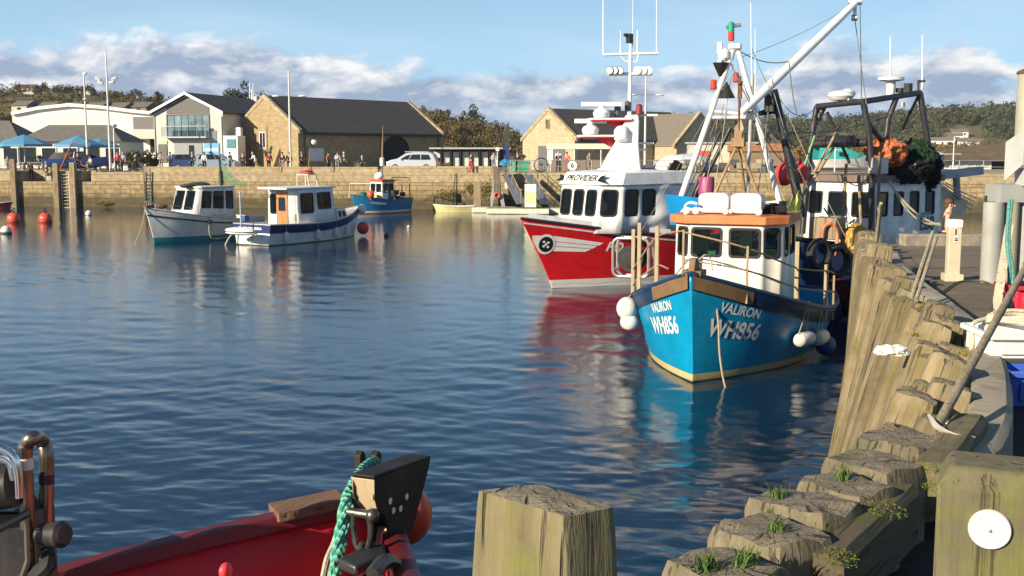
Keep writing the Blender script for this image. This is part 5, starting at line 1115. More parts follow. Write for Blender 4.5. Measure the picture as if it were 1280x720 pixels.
def build_small_blue():
    L = 5.6; hd = V((-.62,-.78,0)).normalized(); bow = on(444, 268, 0)
    o, lp, lw = boat_root('fishing_boat', bow, hd, L, 'small blue fishing boat with white wheelhouse and red roof by the far wall', 'fishing boat')
    hm = paint('small_blue', (.01,.20,.42), .45, (.1,.15,.2), .4, 2, bands=((-2,.10,(.3,.1,.06)),(.10,.26,(.70,.66,.6))))
    h = Hull(o, L, 2.7, [(0,1.15),(.5,1.1),(1,1.55)], .5, hm, pb=2.6, pw=1.9, wl=.86, rake=.3, bul=.4, deckmat=flat((.3,.28,.25), .8), cap=flat((.05,.1,.2), .5), capr=.05)
    W1 = paint('small_white', (.75,.74,.70), .45); f = .5; base = [(f-1.5,-.75,.8),(f,-.75,.8),(f,.75,.8),(f-1.5,.75,.8)]; top = [(f-1.5,-.7,2.6),(f-.1,-.7,2.6),(f-.1,.7,2.6),(f-1.5,.7,2.6)]
    walls(o, base, top, {1: [(.08,.45,.55,.9),(.55,.92,.55,.9)], 2: [(.15,.45,.5,.9),(.55,.9,.05,.9)], 0: [(.3,.7,.5,.9)]}, W1, rad=.05)
    roof(o, [(p[0],p[1]) for p in top], 2.6, .16, paint('small_red', (.6,.08,.05), .5), over=.1)
    m = MB(); m.tube([(f-.8,0,2.6),(f-.9,0,4.6),(f-1.0,0,7.2)], [.07,.06,.025], 8); m.build('mast', TANP, o)
    m = MB(); m.cyl((f-.9,-.25,2.8), (f-1.0,-.1,6.2), .03); m.build('mast_stay', TANP, o)
    m = MB(); m.lathe([(.1,-.35),(.2,-.3),(.2,.3),(.1,.38)], (f-.75,.1,4.2), 12); m.build('white_canister', WHITE, o); m = MB(); m.ell((f-.3,.3,3.1), .3); m.build('white_float', WHITE, o); m = MB(); m.ell((f-.9,-.5,3.0), .35); m.build('white_float', WHITE, o)
    m = MB(); m.tube([(-L/2+.3,-1.1,1.0),(-L/2+.3,-1.0,2.9),(-L/2+.3,1.0,2.9),(-L/2+.3,1.1,1.0)], .05, 8); m.tube([(-L/2+1.2,-1.1,1.0),(-L/2+1.2,-1.0,2.7),(-L/2+1.2,1.0,2.7),(-L/2+1.2,1.1,1.0)], .05, 8); m.build('stern_gantry', BLACKP, o)
    m = MB(); m.tube([(L/2-.2,-.9,1.3),(L/2-.3,-.9,2.5),(L/2-.9,.9,2.5),(L/2-.9,.9,1.2)], .04, 6); m.build('bow_gantry', WHITE, o)
    m = MB(); m.box((.9,.3,1.35), (.5,.7,.4), rz=.3); m.build('yellow_crate', paint('crate_yellow', (.75,.5,.08), .5), o, bevel=.02)
    m = MB(); m.ell((1.9,.9,1.6), (.3,.3,.35)); m.build('orange_float', ORANGE, o); m = MB(); m.ell((1.2,-.7,1.5), (.4,.3,.3)); m.build('green_net', plain('net_g', (.03,.2,.12), .9), o)
    m = MB(); rg = random.Random(5)
    for i in range(9): m.box((rg.uniform(-2.2,-1.1), rg.uniform(-.9,.9), 1.2+rg.random()*.6), (.4,.3,.35), rz=rg.random()*3)
    m.build('stacked_gear', BLACKP, o)
    t = .80; h.text('PURSUIT' if False else 'SEA', .80, .72, 1, .3, W1, off=.015, name='boat_name') if False else None
    m = MB(); o1, X, Y, N = h.frame(.72, .72, 1); m.poly([o1+X*x+Y*y+N*.03 for x, y in ((-.75,-.09),(.75,-.09),(.75,.10),(-.75,.10))]); m.build('name_board', W1, o, smooth=0)
    o1, X, Y, N = h.frame(.86, .72, -1); m = MB(); m.poly([o1+X*x+Y*y+N*.03 for x, y in ((-.3,-.12),(.3,-.12),(.3,.14),(-.3,.14))]); m.build('number_board', W1, o, smooth=0)
    return o
TANP = wood('tan_mast', (.36,.22,.13), (.5,.33,.2), 2, 1.2)
build_small_blue()
# ================================================================ far quay
QZ = 3.3
def fq(x): return 97.6-.134*x
def fpx(px, back=0):
    """x on the far quay line (set back by back metres) seen at picture column px"""
    k = (px-640)/F; c = 97.6+back
    # x = k' * y with the camera's flat ray; y = c - .134 x
    return k*c/(1+.134*k)
def fp(px, back=0, z=QZ):
    x = fpx(px, back); return V((x, fq(x)+back, z))
QA = math.atan2(-.134, 1)
STONE = masonry('harbour_stone', (.45,.345,.185), (.34,.255,.135), (.18,.13,.07), .95, .42, .9, .03, (.13,.095,.055), .85, .8, (1.15, 1.2, (.055,.047,.024)))
STONE2 = masonry('coping_stone', (.46,.375,.23), (.38,.30,.18), (.22,.17,.10), 1.4, .6, .9, .018, (.17,.12,.075), .7, .5)
def build_far_quay():
    m = MB(); m.v, m.f = [], []
    xs = [-140, 120]
    def seg(px0, px1, b0, b1, z0, z1, mt, name, lab, bev=.03):
        x0, x1 = (px0 if isinstance(px0, float) else fpx(px0)), (px1 if isinstance(px1, float) else fpx(px1)); L = (x1-x0)/math.cos(QA)
        mm = MB(); mm.box((0, (b0+b1)/2, (z0+z1)/2), (L, b1-b0, z1-z0)); o = mm.build(name, mt, smooth=0, bevel=bev); xm = (x0+x1)/2
        o.location = (xm, fq(xm), 0); o.rotation_euler = (0, 0, QA); return tag(o, lab, 'wall')
    seg(-90.0, 110.0, 0, 6, -2.5, 2.35, STONE, 'harbour_wall', 'long low courses of the ochre stone harbour wall standing in the water')
    seg(-90.0, 29, .0, 6, 2.36, 3.32, STONE2, 'harbour_wall', 'upper stone course of the far wall left of the sunken steps')
    seg(72, 104, .05, 6, 2.36, 3.32, STONE2, 'harbour_wall', 'upper stone course of the far wall between the two timber fender posts')
    seg(116, 640, .04, 6, 2.36, 3.22, STONE2, 'harbour_wall', 'upper stone course of the far wall behind the white cabin boats')
    seg(640, 110.0, .03, 6, 2.36, 3.26, STONE2, 'harbour_wall', 'upper stone course of the far wall behind the red boat and the masts')
    seg(29, 72, 2.2, 6, 2.36, 3.34, STONE2, 'harbour_wall', 'set-back stone face behind the sunken landing')
    seg(104, 116, 1.8, 6, 2.36, 3.33, STONE2, 'harbour_wall', 'set-back stone face in the narrow notch of the far wall')
    seg(176, 470, .9, 1.35, 3.2, 3.72, STONE2, 'parapet_wall', 'low stone parapet in front of the gabled stone warehouse')
    seg(476, 618, .9, 1.35, 3.2, 3.80, STONE2, 'parapet_wall', 'low stone parapet below the silver car and the notice shelter')
    m = MB(); m.add([(-700,fq(-90)+5.8+80,QZ-.02),(-90,fq(-90)+5.8,QZ-.02),(110,fq(110)+5.8,QZ-.02),(700,fq(110)+86,QZ-.02),(700,260,QZ-.02),(-700,260,QZ-.02)], [(0,1,2,3,4,5)])
    m.add([(-90,fq(-90)+5.8,QZ-.02),(110,fq(110)+5.8,QZ-.02),(110,fq(110)+5.8,-2),(-90,fq(-90)+5.8,-2)], [(0,1,2,3)])
    g = m.build('far_quay_ground', concrete('far_paving', (.30,.27,.22), .2, .5), smooth=0); tag(g, 'paved quayside across the harbour', kind='structure')
    FW = wood('fender_post_wood', (.40,.30,.18), (.55,.43,.27), 2, .7, rough=.9)
    for px, y0, lab in ((20,199,'weathered timber fender post at the left edge of the sunken landing'),(73,204,'reddish timber fender post left of the iron ladder'),(94,203,'pale timber fender post right of the iron ladder'),(597,227,'lone timber mooring pile in the water beside the white pontoon')):
        p = fp(px, -.28 if px < 200 else -2.2, 0); zt = at(px, y0, p.y).z; m = MB(); w = .48 if px < 200 else .62
        m.grid([[V((x*w/2*k, y*w/2*k, z)) for x, y in ((-1,-1),(1,-1),(1,1),(-1,1))] for z, k in ((-2,1.05),(zt-.1,1),(zt,.9))], closed=True); m.poly([V((x*w*.45, y*w*.45, zt)) for x, y in ((-1,-1),(1,-1),(1,1),(-1,1))])
        o = m.build('fender_post', FW, smooth=0, bevel=.03); o.location = (p.x, p.y, 0); o.rotation_euler = (0, 0, QA+.1); tag(o, lab, 'post')
    for px, w, lab in ((84,.75,'pale iron ladder between two timber fender posts'),(186,.6,'dark iron ladder on the wall left of the white cabin boat')):
        p = fp(px, -.12, 0); m = MB(); 
        for s in (-1, 1): m.beam((s*w/2,0,-.3), (s*w/2,0,3.2 if px < 100 else 3.6), .08, .08)
        for i in range(11): m.cyl((-w/2,0,i*.3), (w/2,0,i*.3), .03, n=6)
        o = m.build('ladder', paint('ladder_paint', (.50,.47,.40) if px < 100 else (.1,.09,.08), .6)); o.location = p; o.rotation_euler = (0, 0, QA); tag(o, lab, 'ladder')
    WEED = plain('wall_weed', (.16,.13,.035), .9, 0, .4, 5)
    for px, py, w, h, lab in ((565,243,3.6,.9,'brown-green weed hanging on the far wall above the yellow dinghy'),(608,238,1.2,1.4,'weed tuft on the far wall beside the crane post'),(588,236,.9,.8,'small weed patch on the far wall left of the mooring pile'),(133,254,1.2,.3,'weedy ledge at the waterline below the far wall')):
        p = fp(px, -.05, 0); z = at(px, py, p.y).z; m = MB(); rg = random.Random(px)
        for i in range(500):
            q = V((rg.gauss(0, w*.28), -rg.random()*.22, rg.gauss(0, h*.25))); e = .10; m.add([q+V((rg.uniform(-e,e), rg.uniform(-e,e)*.5, rg.uniform(-e,e))) for _ in range(3)], [(0,1,2)])
        o = m.build('wall_weed', WEED, smooth=0, fix=False); o.location = (p.x, p.y, z); tag(o, lab, 'weed', kind='stuff')
build_far_quay()
# ================================================================ buildings
def gable_box(parent, L, W, ze, zr, wallm, roofm, x0=0, parapet=0, coping=None, over=.25, rt=.18, ends=(True, True), wname='wall', z0=QZ):
    """local frame: length along +x from x0, front (long wall) at y=0, depth +y to W"""
    m = MB(); a = [(x0,0,z0),(x0,W,z0),(x0,W,ze),(x0,W/2,zr),(x0,0,ze)]; b = [(x0+L, y, z) for _, y, z in a]
    m.poly(a[::-1]); m.poly(b); m.quad(a[0], b[0], b[4], a[4]); m.quad(b[1], a[1], a[2], b[2]); w = m.build(wname, wallm, parent, smooth=0)
    s = (zr-ze)/(W/2); i0 = x0-(0 if parapet else over); i1 = x0+L+(0 if parapet else over)
    e = over; m = MB(); up = rt
    m.prism([(i0,-e,ze-s*e+.02),(i0,W/2,zr+.02),(i0,W+e,ze-s*e+.02),(i0,W+e,ze-s*e+.02+up),(i0,W/2,zr+.03+up),(i0,-e,ze-s*e+.02+up)], (i1-i0, 0, 0)); r = m.build('roof', roofm, parent, smooth=0)
    if parapet:
        for k, xx in enumerate((x0-.06, x0+L-.34)):
            if not ends[k]: continue
            m = MB(); m.prism([(xx,-.3,ze-.15),(xx,-.3,ze+.25),(xx,W/2,zr+parapet+.2),(xx,W+.3,ze+.25),(xx,W+.3,ze-.15),(xx,W/2,zr-.12)], (.4,0,0)); m.build('gable_coping', coping, parent, smooth=0, bevel=.02)
    return w, r
def wall_window(parent, o, X, w, h, fm, gm, name='window', bars=0, depth=.08, fw=.09):
    X = V(X).normalized(); Z = V((0,0,1)); N = X.cross(Z); o = V(o); P = lambda x, y, e: o+X*x+Z*y+N*e
    m = MB(); m.grid([[P(x,y,.01) for x, y in ((-w/2-fw,-fw),(w/2+fw,-fw),(w/2+fw,h+fw),(-w/2-fw,h+fw))],[P(x,y,depth) for x, y in ((-w/2-fw,-fw),(w/2+fw,-fw),(w/2+fw,h+fw),(-w/2-fw,h+fw))],[P(x,y,depth) for x, y in ((-w/2,0),(w/2,0),(w/2,h),(-w/2,h))],[P(x,y,.015) for x, y in ((-w/2,0),(w/2,0),(w/2,h),(-w/2,h))]], closed=True)
    for i in range(bars): x = -w/2+w*(i+1)/(bars+1); m.prism([P(x-.03,0,.02), P(x+.03,0,.02), P(x+.03,h,.02), P(x-.03,h,.02)], N*.04)
    fr = m.build(name, fm, parent, smooth=0); m = MB(); m.quad(P(-w/2,0,.016), P(w/2,0,.016), P(w/2,h,.016), P(-w/2,h,.016)); m.build('pane', gm, fr, smooth=0); return fr
SLATE = masonry('slate_roof', (.050,.048,.052), (.070,.066,.066), (.03,.03,.03), .45, .3, .75, .012, (.11,.09,.05), .35, .3)
WARM = masonry('warehouse_stone', (.40,.31,.175), (.30,.23,.13), (.24,.19,.12), .62, .26, .9, .016, (.2,.14,.07), .5, .5)
DARKW = plain('dark_opening', (.015,.014,.013), .8); WFR = plain('window_white', (.72,.72,.70), .5)
def build_buildings():
    # stone warehouse: gable end lit, long side in shade
    a = R(49); D = V((math.cos(a), math.sin(a), 0)); o = thing('stone_warehouse', (-21.2, 112, 0), 'long ochre stone warehouse with dark slate roof and a lit gable end', 'building', a); L, W = 20.5, 10.8; ze, zr = 7.0, 10.6
    gable_box(o, L, W, ze, zr, WARM, SLATE, parapet=.15, coping=STONE2)
    wall_window(o, (0-.0, W*.53, 5.5), (0,-1,0), .9, 1.5, WFR, DGLASS, bars=1)
    m = MB(); 
    arc = [(-1.9,0),(1.9,0),(1.9,2.2)]+[(1.9*math.cos(t), 2.2+1.3*math.sin(t)) for t in [PI*i/8 for i in range(1,8)]]+[(-1.9,2.2)]
    m.prism([(13.2+x, -.05, QZ+z) for x, z in arc], (0,.04,0)); m.build('arched_doorway', DARKW, o, smooth=0)
    for y in (W*.30, W*.78):
        m = MB(); m.prism([(-.02,y-.35,QZ),(-1.1,y-.35,QZ),(-.02,y-.35,QZ+2.2)], (0,.5,0)); m.build('buttress', WARM, o, smooth=0)
    m = MB(); m.box((L/2,-.42,ze-.22),(L-.6,.14,.12)); m.build('gutter', BLACKP, o)
    for x in (.8, 11.0, 19.6): m = MB(); m.cyl((x,-.10,QZ),(x,-.10,ze-.3),.055); m.build('downpipe', BLACKP, o)
    m = MB(); m.box((2.2,-.06,QZ+1.5),(1.9,.08,1.3)); m.build('notice_board', plain('board_blue_grey', (.55,.58,.62), .5), o); m = MB(); m.cyl((1.6,-.4,6.1),(1.6,0,6.1),.05); m.ell((1.6,-.5,6.05),.3); m.build('wall_lamp', WHITE, o)
    # modern house
    a = -R(15); o = thing('modern_house', (-36.9, 116.6, 0), 'pale grey gabled modern house with a glazed balcony and dark cladding', 'house', a); W, Lb = 7.9, 13; ze, zr = 9.0, 10.85
    RW = paint('render_grey', (.58,.55,.50), .8, (.3,.25,.2), .15, .6, streak=False); DC = plain('dark_cladding', (.10,.095,.09), .6)
    m = MB(); fr = [(0,0,QZ),(W,0,QZ),(W,0,ze),(W/2,0,zr),(0,0,ze)]; bk = [(x,Lb,z) for x, y, z in fr]; m.poly(fr); m.poly(bk[::-1]); m.quad(fr[1], bk[1], bk[2], fr[2]); m.quad(bk[0], fr[0], fr[4], bk[4]); m.build('wall', RW, o, smooth=0)
    s = (zr-ze)/(W/2); m = MB(); m.prism([(-.3,-.5,ze-.3*s+.02),(W/2,-.5,zr+.02),(W+.3,-.5,ze-.3*s+.02),(W+.3,-.5,ze-.3*s+.22),(W/2,-.5,zr+.24),(-.3,-.5,ze-.3*s+.22)], (0,Lb+.8,0)); m.build('roof', SLATE, o, smooth=0)
    m = MB(); m.prism([(-.32,-.56,ze-.3*s+.0),(W/2,-.56,zr),(W+.32,-.56,ze-.3*s+.0),(W+.32,-.56,ze-.3*s+.26),(W/2,-.56,zr+.28),(-.32,-.56,ze-.3*s+.26)], (0,.05,0)); m.build('barge_board', WFR, o, smooth=0)
    m = MB(); m.prism([(1.55,-.02,8.95),(6.4,-.02,8.95),(6.4,-.02,ze+(W-6.4)*s-.1),(W/2,-.02,zr-.2),(1.55,-.02,ze+1.55*s-.1)], (0,-.05,0)); m.build('gable_cladding', DC, o, smooth=0)
    wall_window(o, (3.97,-.01,6.65), (1,0,0), 4.75, 2.15, DC, plain('reflecting_glass', (.16,.24,.28), .06, .0, .5, .8), name='balcony_window', bars=5)
    m = MB(); m.box((3.97,-.55,6.55), (5.1,1.0,.14)); m.box((3.97,-1.0,7.66), (5.1,.05,.06)); [m.box((1.5+i*.99,-1.0,7.1), (.04,.04,1.1)) for i in range(6)]; bl = m.build('balcony', GREYP, o); 
    m = MB(); m.quad((1.5,-1.02,6.65),(6.45,-1.02,6.65),(6.45,-1.02,7.6),(1.5,-1.02,7.6)); m.build('balcony_glass', glass('balustrade_glass', (.8,.9,.92), .12), bl, smooth=0)
    m = MB(); m.box((3.9,-.03,QZ+1.35), (3.2,.08,2.6)); m.build('garage_door', plain('garage_grey', (.23,.25,.26), .45), o); m = MB(); m.box((4.3,-.06,QZ+1.3), (.6,.08,2.3)); m.build('door', DGLASS, o)
    m = MB(); m.box((6.6,-.05,QZ+1.9), (1.7,.1,1.5)); sg = m.build('shop_sign', plain('sign_blue', (.10,.33,.52), .5), o); m = MB(); m.box((6.6,-.11,QZ+2.0), (1.4,.02,.3)); m.build('sign_band', WFR, sg)
    m = MB(); m.box((.95,-.05,QZ+1.6), (1.0,.1,1.8)); m.build('entrance_door', DC, o); m = MB(); m.box((.95,-.05,QZ+2.75), (1.1,.1,.35)); m.build('door_sign', plain('sign_green', (.35,.5,.28), .5), o)
    m = MB(); m.box((8.8,.6,QZ+1.7), (1.6,1.6,3.4)); an = m.build('side_porch', plain('porch_white', (.68,.68,.66), .6), o); m = MB(); m.box((8.9,-.23,QZ+2.6), (1.0,.06,.9)); m.build('porch_sign', plain('sign_teal', (.03,.18,.24), .5), an)
    m = MB(); m.box((8.9,1.4,7.1), (.6,.5,.9)); m.build('flue_box', WFR, o)
    for x in (.12, W-.12): m = MB(); m.cyl((x,-.07,QZ),(x,-.07,ze-.35),.05); m.build('downpipe', GREYP, o)
    # communications mast on the roofline behind
    p = at(316, 150, 130); o = thing('antenna_mast', (p.x, p.y, QZ), 'white cluster of aerials rising behind the modern house', 'antenna'); zt = at(316,112,130).z-QZ; m = MB(); m.cyl((0,0,0),(0,0,zt),.09)
    m.build('pole', WHITE, o)
    for i, (dx, h, t) in enumerate(((-.25,zt+.9,.05),(.15,zt+.7,.05),(.45,zt-.2,.2),(-.5,zt-.3,.06))): m = MB(); m.cyl((dx,0,zt-2.2-.3*i),(dx,0,h-(.6 if i > 1 else 0)),t); m.cyl((0,0,zt-1.2-.3*i),(dx,0,zt-1.2-.3*i),.04); m.build('aerial', WHITE, o)
    # white hall with a shallow curved roof
    Y = 152; o = thing('white_hall', (at(107,150,Y).x, Y, 0), 'wide white hall with a shallow curved roof behind the café', 'building', R(0)); k = Y/F
    P = lambda px, py: V(((px-107)*k, 0, 4.9+(192-py)*k))
    prof = [P(17,145),P(50,138.5),P(88,134.5),P(125,137),P(165,142),P(203,145.5)]; m = MB(); m.prism([P(17,0).xz.to_3d() and V((P(17,0).x,0,QZ)), V((P(203,0).x,0,QZ))]+[p for p in prof[::-1]], (0,28,0)); m.build('wall', paint('hall_white', (.74,.73,.68), .6, (.5,.42,.3), .2, .3), o, smooth=0)
    m = MB(); m.grid([[p+V((0,-.5,.02)) for p in prof], [p+V((0,28.5,.02)) for p in prof]]); m.grid([[p+V((0,-.5,.45)) for p in prof], [p+V((0,28.5,.45)) for p in prof]]); m.grid([[p+V((0,-.5,.02)) for p in prof], [p+V((0,-.5,.45)) for p in prof]]); m.build('roof', plain('roof_white', (.80,.79,.75), .5), o, smooth=0)
    m = MB(); a_, b_ = P(166,164), P(199,147); m.box(((a_.x+b_.x)/2,-.06,(a_.z+b_.z)/2), (b_.x-a_.x,.12,b_.z-a_.z)); m.build('grey_panel', plain('panel_grey', (.17,.165,.16), .6), o)
    m = MB(); a_, b_ = P(170,174), P(198,162.5); m.box(((a_.x+b_.x)/2,-1.0,(a_.z+b_.z)/2), (b_.x-a_.x,2,b_.z-a_.z)); m.build('side_block', plain('block_cream', (.66,.58,.50), .7), o)
    m = MB(); a_, b_ = P(186,190), P(199,174); m.box(((a_.x+b_.x)/2,-.06,(a_.z+b_.z)/2), (b_.x-a_.x,.1,b_.z-a_.z)); m.build('dark_doorway', DARKW, o)
    # café with grey hipped roofs
    Y = 124; k = Y/F; GR = masonry('cafe_slates', (.13,.125,.115), (.17,.16,.145), (.09,.09,.085), .5, .3, .8, .01, (.2,.18,.14), .3, .2)
    for px0, px1, rx0, rx1, ye, yr, lab in ((24,156,46,125,177,155.5,'grey hipped roof café behind the blue parasols'),(-60,31,-40,-4,178,150,'grey pyramid roof pavilion at the left edge')):
        o = thing('cafe_pavilion', ((px0-640)*k, Y, 0), lab, 'building'); Wd = (px1-px0)*k; ze, zr = 4.9+(192-ye)*k, 4.9+(192-yr)*k; dp = 9
        m = MB(); m.box((Wd/2, dp/2, (QZ+ze)/2), (Wd-.8, dp-.8, ze-QZ)); m.build('wall', plain('cafe_wall', (.6,.58,.52), .7), o, smooth=0)
        r0, r1 = (rx0-px0)*k, (rx1-px0)*k; c = [V((0,0,ze)),V((Wd,0,ze)),V((Wd,dp,ze)),V((0,dp,ze))]; ra, rb = V((r0,dp/2,zr)), V((r1,dp/2,zr)); m = MB()
        m.quad(c[0],c[1],rb,ra); m.add([c[1],c[2],rb],[(0,1,2)]); m.quad(c[2],c[3],ra,rb); m.add([c[3],c[0],ra],[(0,1,2)]); m.poly(c[::-1]); m.build('roof', GR, o, smooth=0)
        n = int(Wd/2.2)
        for i in range(n):
            x = Wd*(i+.5)/n; wall_window(o, (x,.4,QZ+.5), (1,0,0), 1.5, 1.7, WFR if i % 3 else DARKW, DGLASS)
    # notice shelter
    Y = 113; k = Y/F; o = thing('notice_shelter', ((540-640)*k, Y, QZ), 'long low black shelter with a row of white notices', 'shelter'); Wd = 96*k; zt = 4.9+6.5*k-QZ
    m = MB(); m.box((Wd/2,1.2,zt), (Wd+.4,3.2,.16)); m.build('roof', plain('shelter_roof', (.42,.41,.37), .6), o, bevel=.02)
    m = MB(); m.box((Wd/2,1.6,zt/2-.05), (Wd,.1,zt-.12)); m.build('back_wall', plain('shelter_black', (.012,.012,.013), .7), o)
    for i in range(9): m = MB(); m.box((Wd*i/8,0,zt/2-.05), (.13,.13,zt-.12)); m.build('post', BLACKP, o)
    for i in range(7): m = MB(); m.box((Wd*(i+.5)/8,1.0,zt*.5), (.62,.05,1.45)); m.build('notice', paint('notice_white', (.62,.63,.62), .6, (.3,.35,.4), .5, 3), o)
    # right-hand stone building
    a = R(38); o = thing('stone_boathouse', (6.0,108,0), 'pale stone building with a lit left gable and a projecting right wing', 'building', a); ST3 = masonry('pale_stone', (.50,.42,.28), (.42,.35,.22), (.32,.27,.18), .6, .26, .9, .014, (.25,.2,.12), .4, .4)
    gable_box(o, 17.5, 8, 6.2, 9.1, ST3, SLATE, parapet=.12, coping=STONE2)
    m = MB(); w0, w1, zr2, ze2 = 10.6, 17.4, 8.75, 5.6; yb = -3.2
    m.poly([(w0,yb,QZ),(w1,yb,QZ),(w1,yb,ze2),((w0+w1)/2,yb,zr2),(w0,yb,ze2)]); m.quad((w0,4,QZ),(w0,yb,QZ),(w0,yb,ze2),(w0,4,ze2)); m.quad((w1,yb,QZ),(w1,4,QZ),(w1,4,ze2),(w1,yb,ze2)); m.build('wing_wall', ST3, o, smooth=0)
    m = MB(); m.prism([(w0-.1,yb+.3,ze2),((w0+w1)/2,yb+.3,zr2+.03),(w1+.1,yb+.3,ze2),(w1+.1,yb+.3,ze2+.18),((w0+w1)/2,yb+.3,zr2+.22),(w0-.1,yb+.3,ze2+.18)], (0,7.5,0)); m.build('wing_roof', plain('wing_roof', (.17,.15,.12), .8), o, smooth=0)
    m = MB(); m.prism([(w0-.3,yb-.05,ze2-.1),((w0+w1)/2,yb-.05,zr2+.05),(w1+.3,yb-.05,ze2-.1),(w1+.3,yb-.05,ze2+.2),((w0+w1)/2,yb-.05,zr2+.36),(w0-.3,yb-.05,ze2+.2)], (0,.4,0)); m.build('gable_coping', STONE2, o, smooth=0)
    wall_window(o, ((w0+w1)/2+.6,yb,QZ+.9), (1,0,0), .8, 1.6, ST3, DARKW)
    wall_window(o, (0,4,7.4), (0,-1,0), .5, .8, STONE2, plain('vent_dark', (.12,.09,.06), .8))
    m = MB(); m.box((-.05,3.4,QZ+1.2), (.1,4.0,2.3)); m.build('barn_door', plain('barn_grey', (.12,.125,.13), .6), o); 
    for y, z, hh in ((3.5,QZ+1.35,1.5),(2.3,QZ+1.1,1.0)): m = MB(); m.box((-.12,y,z), (.03,.8,hh)); m.build('poster', plain('poster_white', (.7,.7,.68), .5), o)
    # small kiosk with cream canopy in front of it
    p = fp(735, 7); o = thing('kiosk', (p.x, p.y, QZ), 'market kiosk with a cream flat canopy beside the stone building', 'kiosk', QA); m = MB(); m.box((0,0,2.25), (7.5,2.6,.5)); m.build('canopy', plain('canvas_cream', (.62,.58,.45), .7), o, bevel=.03)
    for x in (-3.6,-1.2,1.2,3.6):
        for y in (-1.1,1.1): m = MB(); m.cyl((x,y,0),(x,y,2.1),.05); m.build('post', WHITE, o)
    m = MB(); m.box((0,.4,.5), (6.8,.8,1.0)); m.build('counter', plain('counter_brown', (.2,.14,.09), .6), o)
    # low white hut with dark roof and blue shed at far right
    p = at(1168, 216, 118); Y = 118; k = Y/F; o = thing('harbour_hut', ((1184-640)*k, Y, 0), 'low white hut with a broad brown roof beyond the trawler', 'building', R(-6)); Wd = 50*k; dp = 7; zt = 4.9-11*k; z0 = QZ; zr = 4.9+1.5*k; zt = 4.9-9.5*k
    m = MB(); m.box((Wd/2,dp/2,(z0-.6+zt)/2), (Wd,dp,zt-z0+.6)); m.build('wall', plain('hut_white', (.72,.70,.66), .6), o, smooth=0)
    m = MB(); m.box((Wd+1.2,dp/2+.3,(z0-.6+zt)/2), (2.4,dp-.6,zt-z0+.6)); m.build('dark_bay', plain('hut_dark', (.03,.025,.02), .7), o, smooth=0)
    m = MB(); c = [V((-1.2,-.8,zt)),V((Wd+4.0,-.8,zt)),V((Wd+4.0,dp+.8,zt)),V((-1.2,dp+.8,zt))]; a_, b_ = V((.5,dp/2,zr+.4)), V((Wd+3.4,dp/2,zr+1.1)); m.quad(c[0],c[1],b_,a_); m.add([c[1],c[2],b_],[(0,1,2)]); m.quad(c[2],c[3],a_,b_); m.add([c[3],c[0],a_],[(0,1,2)]); m.poly(c[::-1]); m.build('roof', plain('hut_roof', (.115,.085,.055), .8, 0, .25, 1), o, smooth=0)
    for i in range(5): wall_window(o, (Wd*(i+.5)/5,0,QZ+.0), (1,0,0), Wd/5-.25, .75, WFR, plain('hut_pane', (.6,.57,.52), .3))
    p = at(1160, 204, 112); o = thing('blue_shed', (p.x, p.y, QZ), 'small dark blue shed left of the low white hut', 'shed'); m = MB(); m.box((0,1.5,.75), (3.2,3,1.5)); m.build('wall', plain('shed_blue', (.02,.05,.12), .6), o); m = MB(); m.prism([(-1.8,-.2,1.5),(0,-.2,2.1),(1.8,-.2,1.5)], (0,3.4,0)); m.build('roof', GREYP, o, smooth=0)
    # cabin boat under a turquoise cover ashore
    p = fp(1048, 9); o = thing('covered_boat', (p.x, p.y, QZ), 'white cabin boat ashore under a turquoise cover behind the trawler', 'boat', .1); m = MB(); rows = []
    for x, w, z in ((-2.6,.9,1.0),(-2.3,1.1,1.1),(0,1.2,1.1),(1.8,.8,1.25),(2.9,.05,1.5)): rows.append([(x,-w,z),(x,-w*.7,.35),(x,0,.1),(x,w*.7,.35),(x,w,z)])
    m.grid(rows); m.poly(rows[0]); m.build('hull', WHITE, o); m = MB(); m.grid([[(-2.5,-1,1.1),(-2.3,-.8,2.1),(-2.3,.8,2.1),(-2.5,1,1.1)],[(-.3,-1.1,1.1),(-.2,-.9,2.2),(-.2,.9,2.2),(-.3,1.1,1.1)],[(2.2,-.6,1.3),(1.2,-.3,1.8),(1.2,.3,1.8),(2.2,.6,1.3)]]); m.build('cover', plain('cover_turquoise', (.03,.38,.36), .7), o)
    m = MB(); m.box((-.3,-.95,1.55), (.5,.3,.35)); m.build('window', DGLASS, o)
build_buildings()
# ================================================================ hills, woods
def prof(pts): xs, ys = zip(*pts); return lambda v: float(np.interp(v, xs, ys))
PA = prof([(-900,14),(-200,19),(0,20),(110,19.5),(170,17),(230,15),(320,13.5),(430,12),(520,10.5),(570,8.5),(610,6),(650,2.5),(720,1.0),(900,1.5),(1100,1.5),(1300,2),(2200,6)])
PB = prof([(-900,10),(0,12),(500,12),(700,13),(830,16),(1000,16),(1080,18),(1150,21),(1190,23),(1250,25),(1320,23),(2200,25)])
def ground_z(x, y):
    px = 640+F*x/max(y, 1)
    a = max(0, min(1, (y-215)/120.0)); a = a*a*(3-2*a); b = max(0, min(1, (y-520)/200.0)); b = b*b*(3-2*b)
    n = .9*noise.noise(V((x*.02, y*.02, 1)))+.5*noise.noise(V((x*.06, y*.06, 4)))
    fa = 1-.75*max(0, min(1, (y-380)/150.0))
    return 3.1 + PA(px)*a*fa + PB(px)*b + n*a*1.5
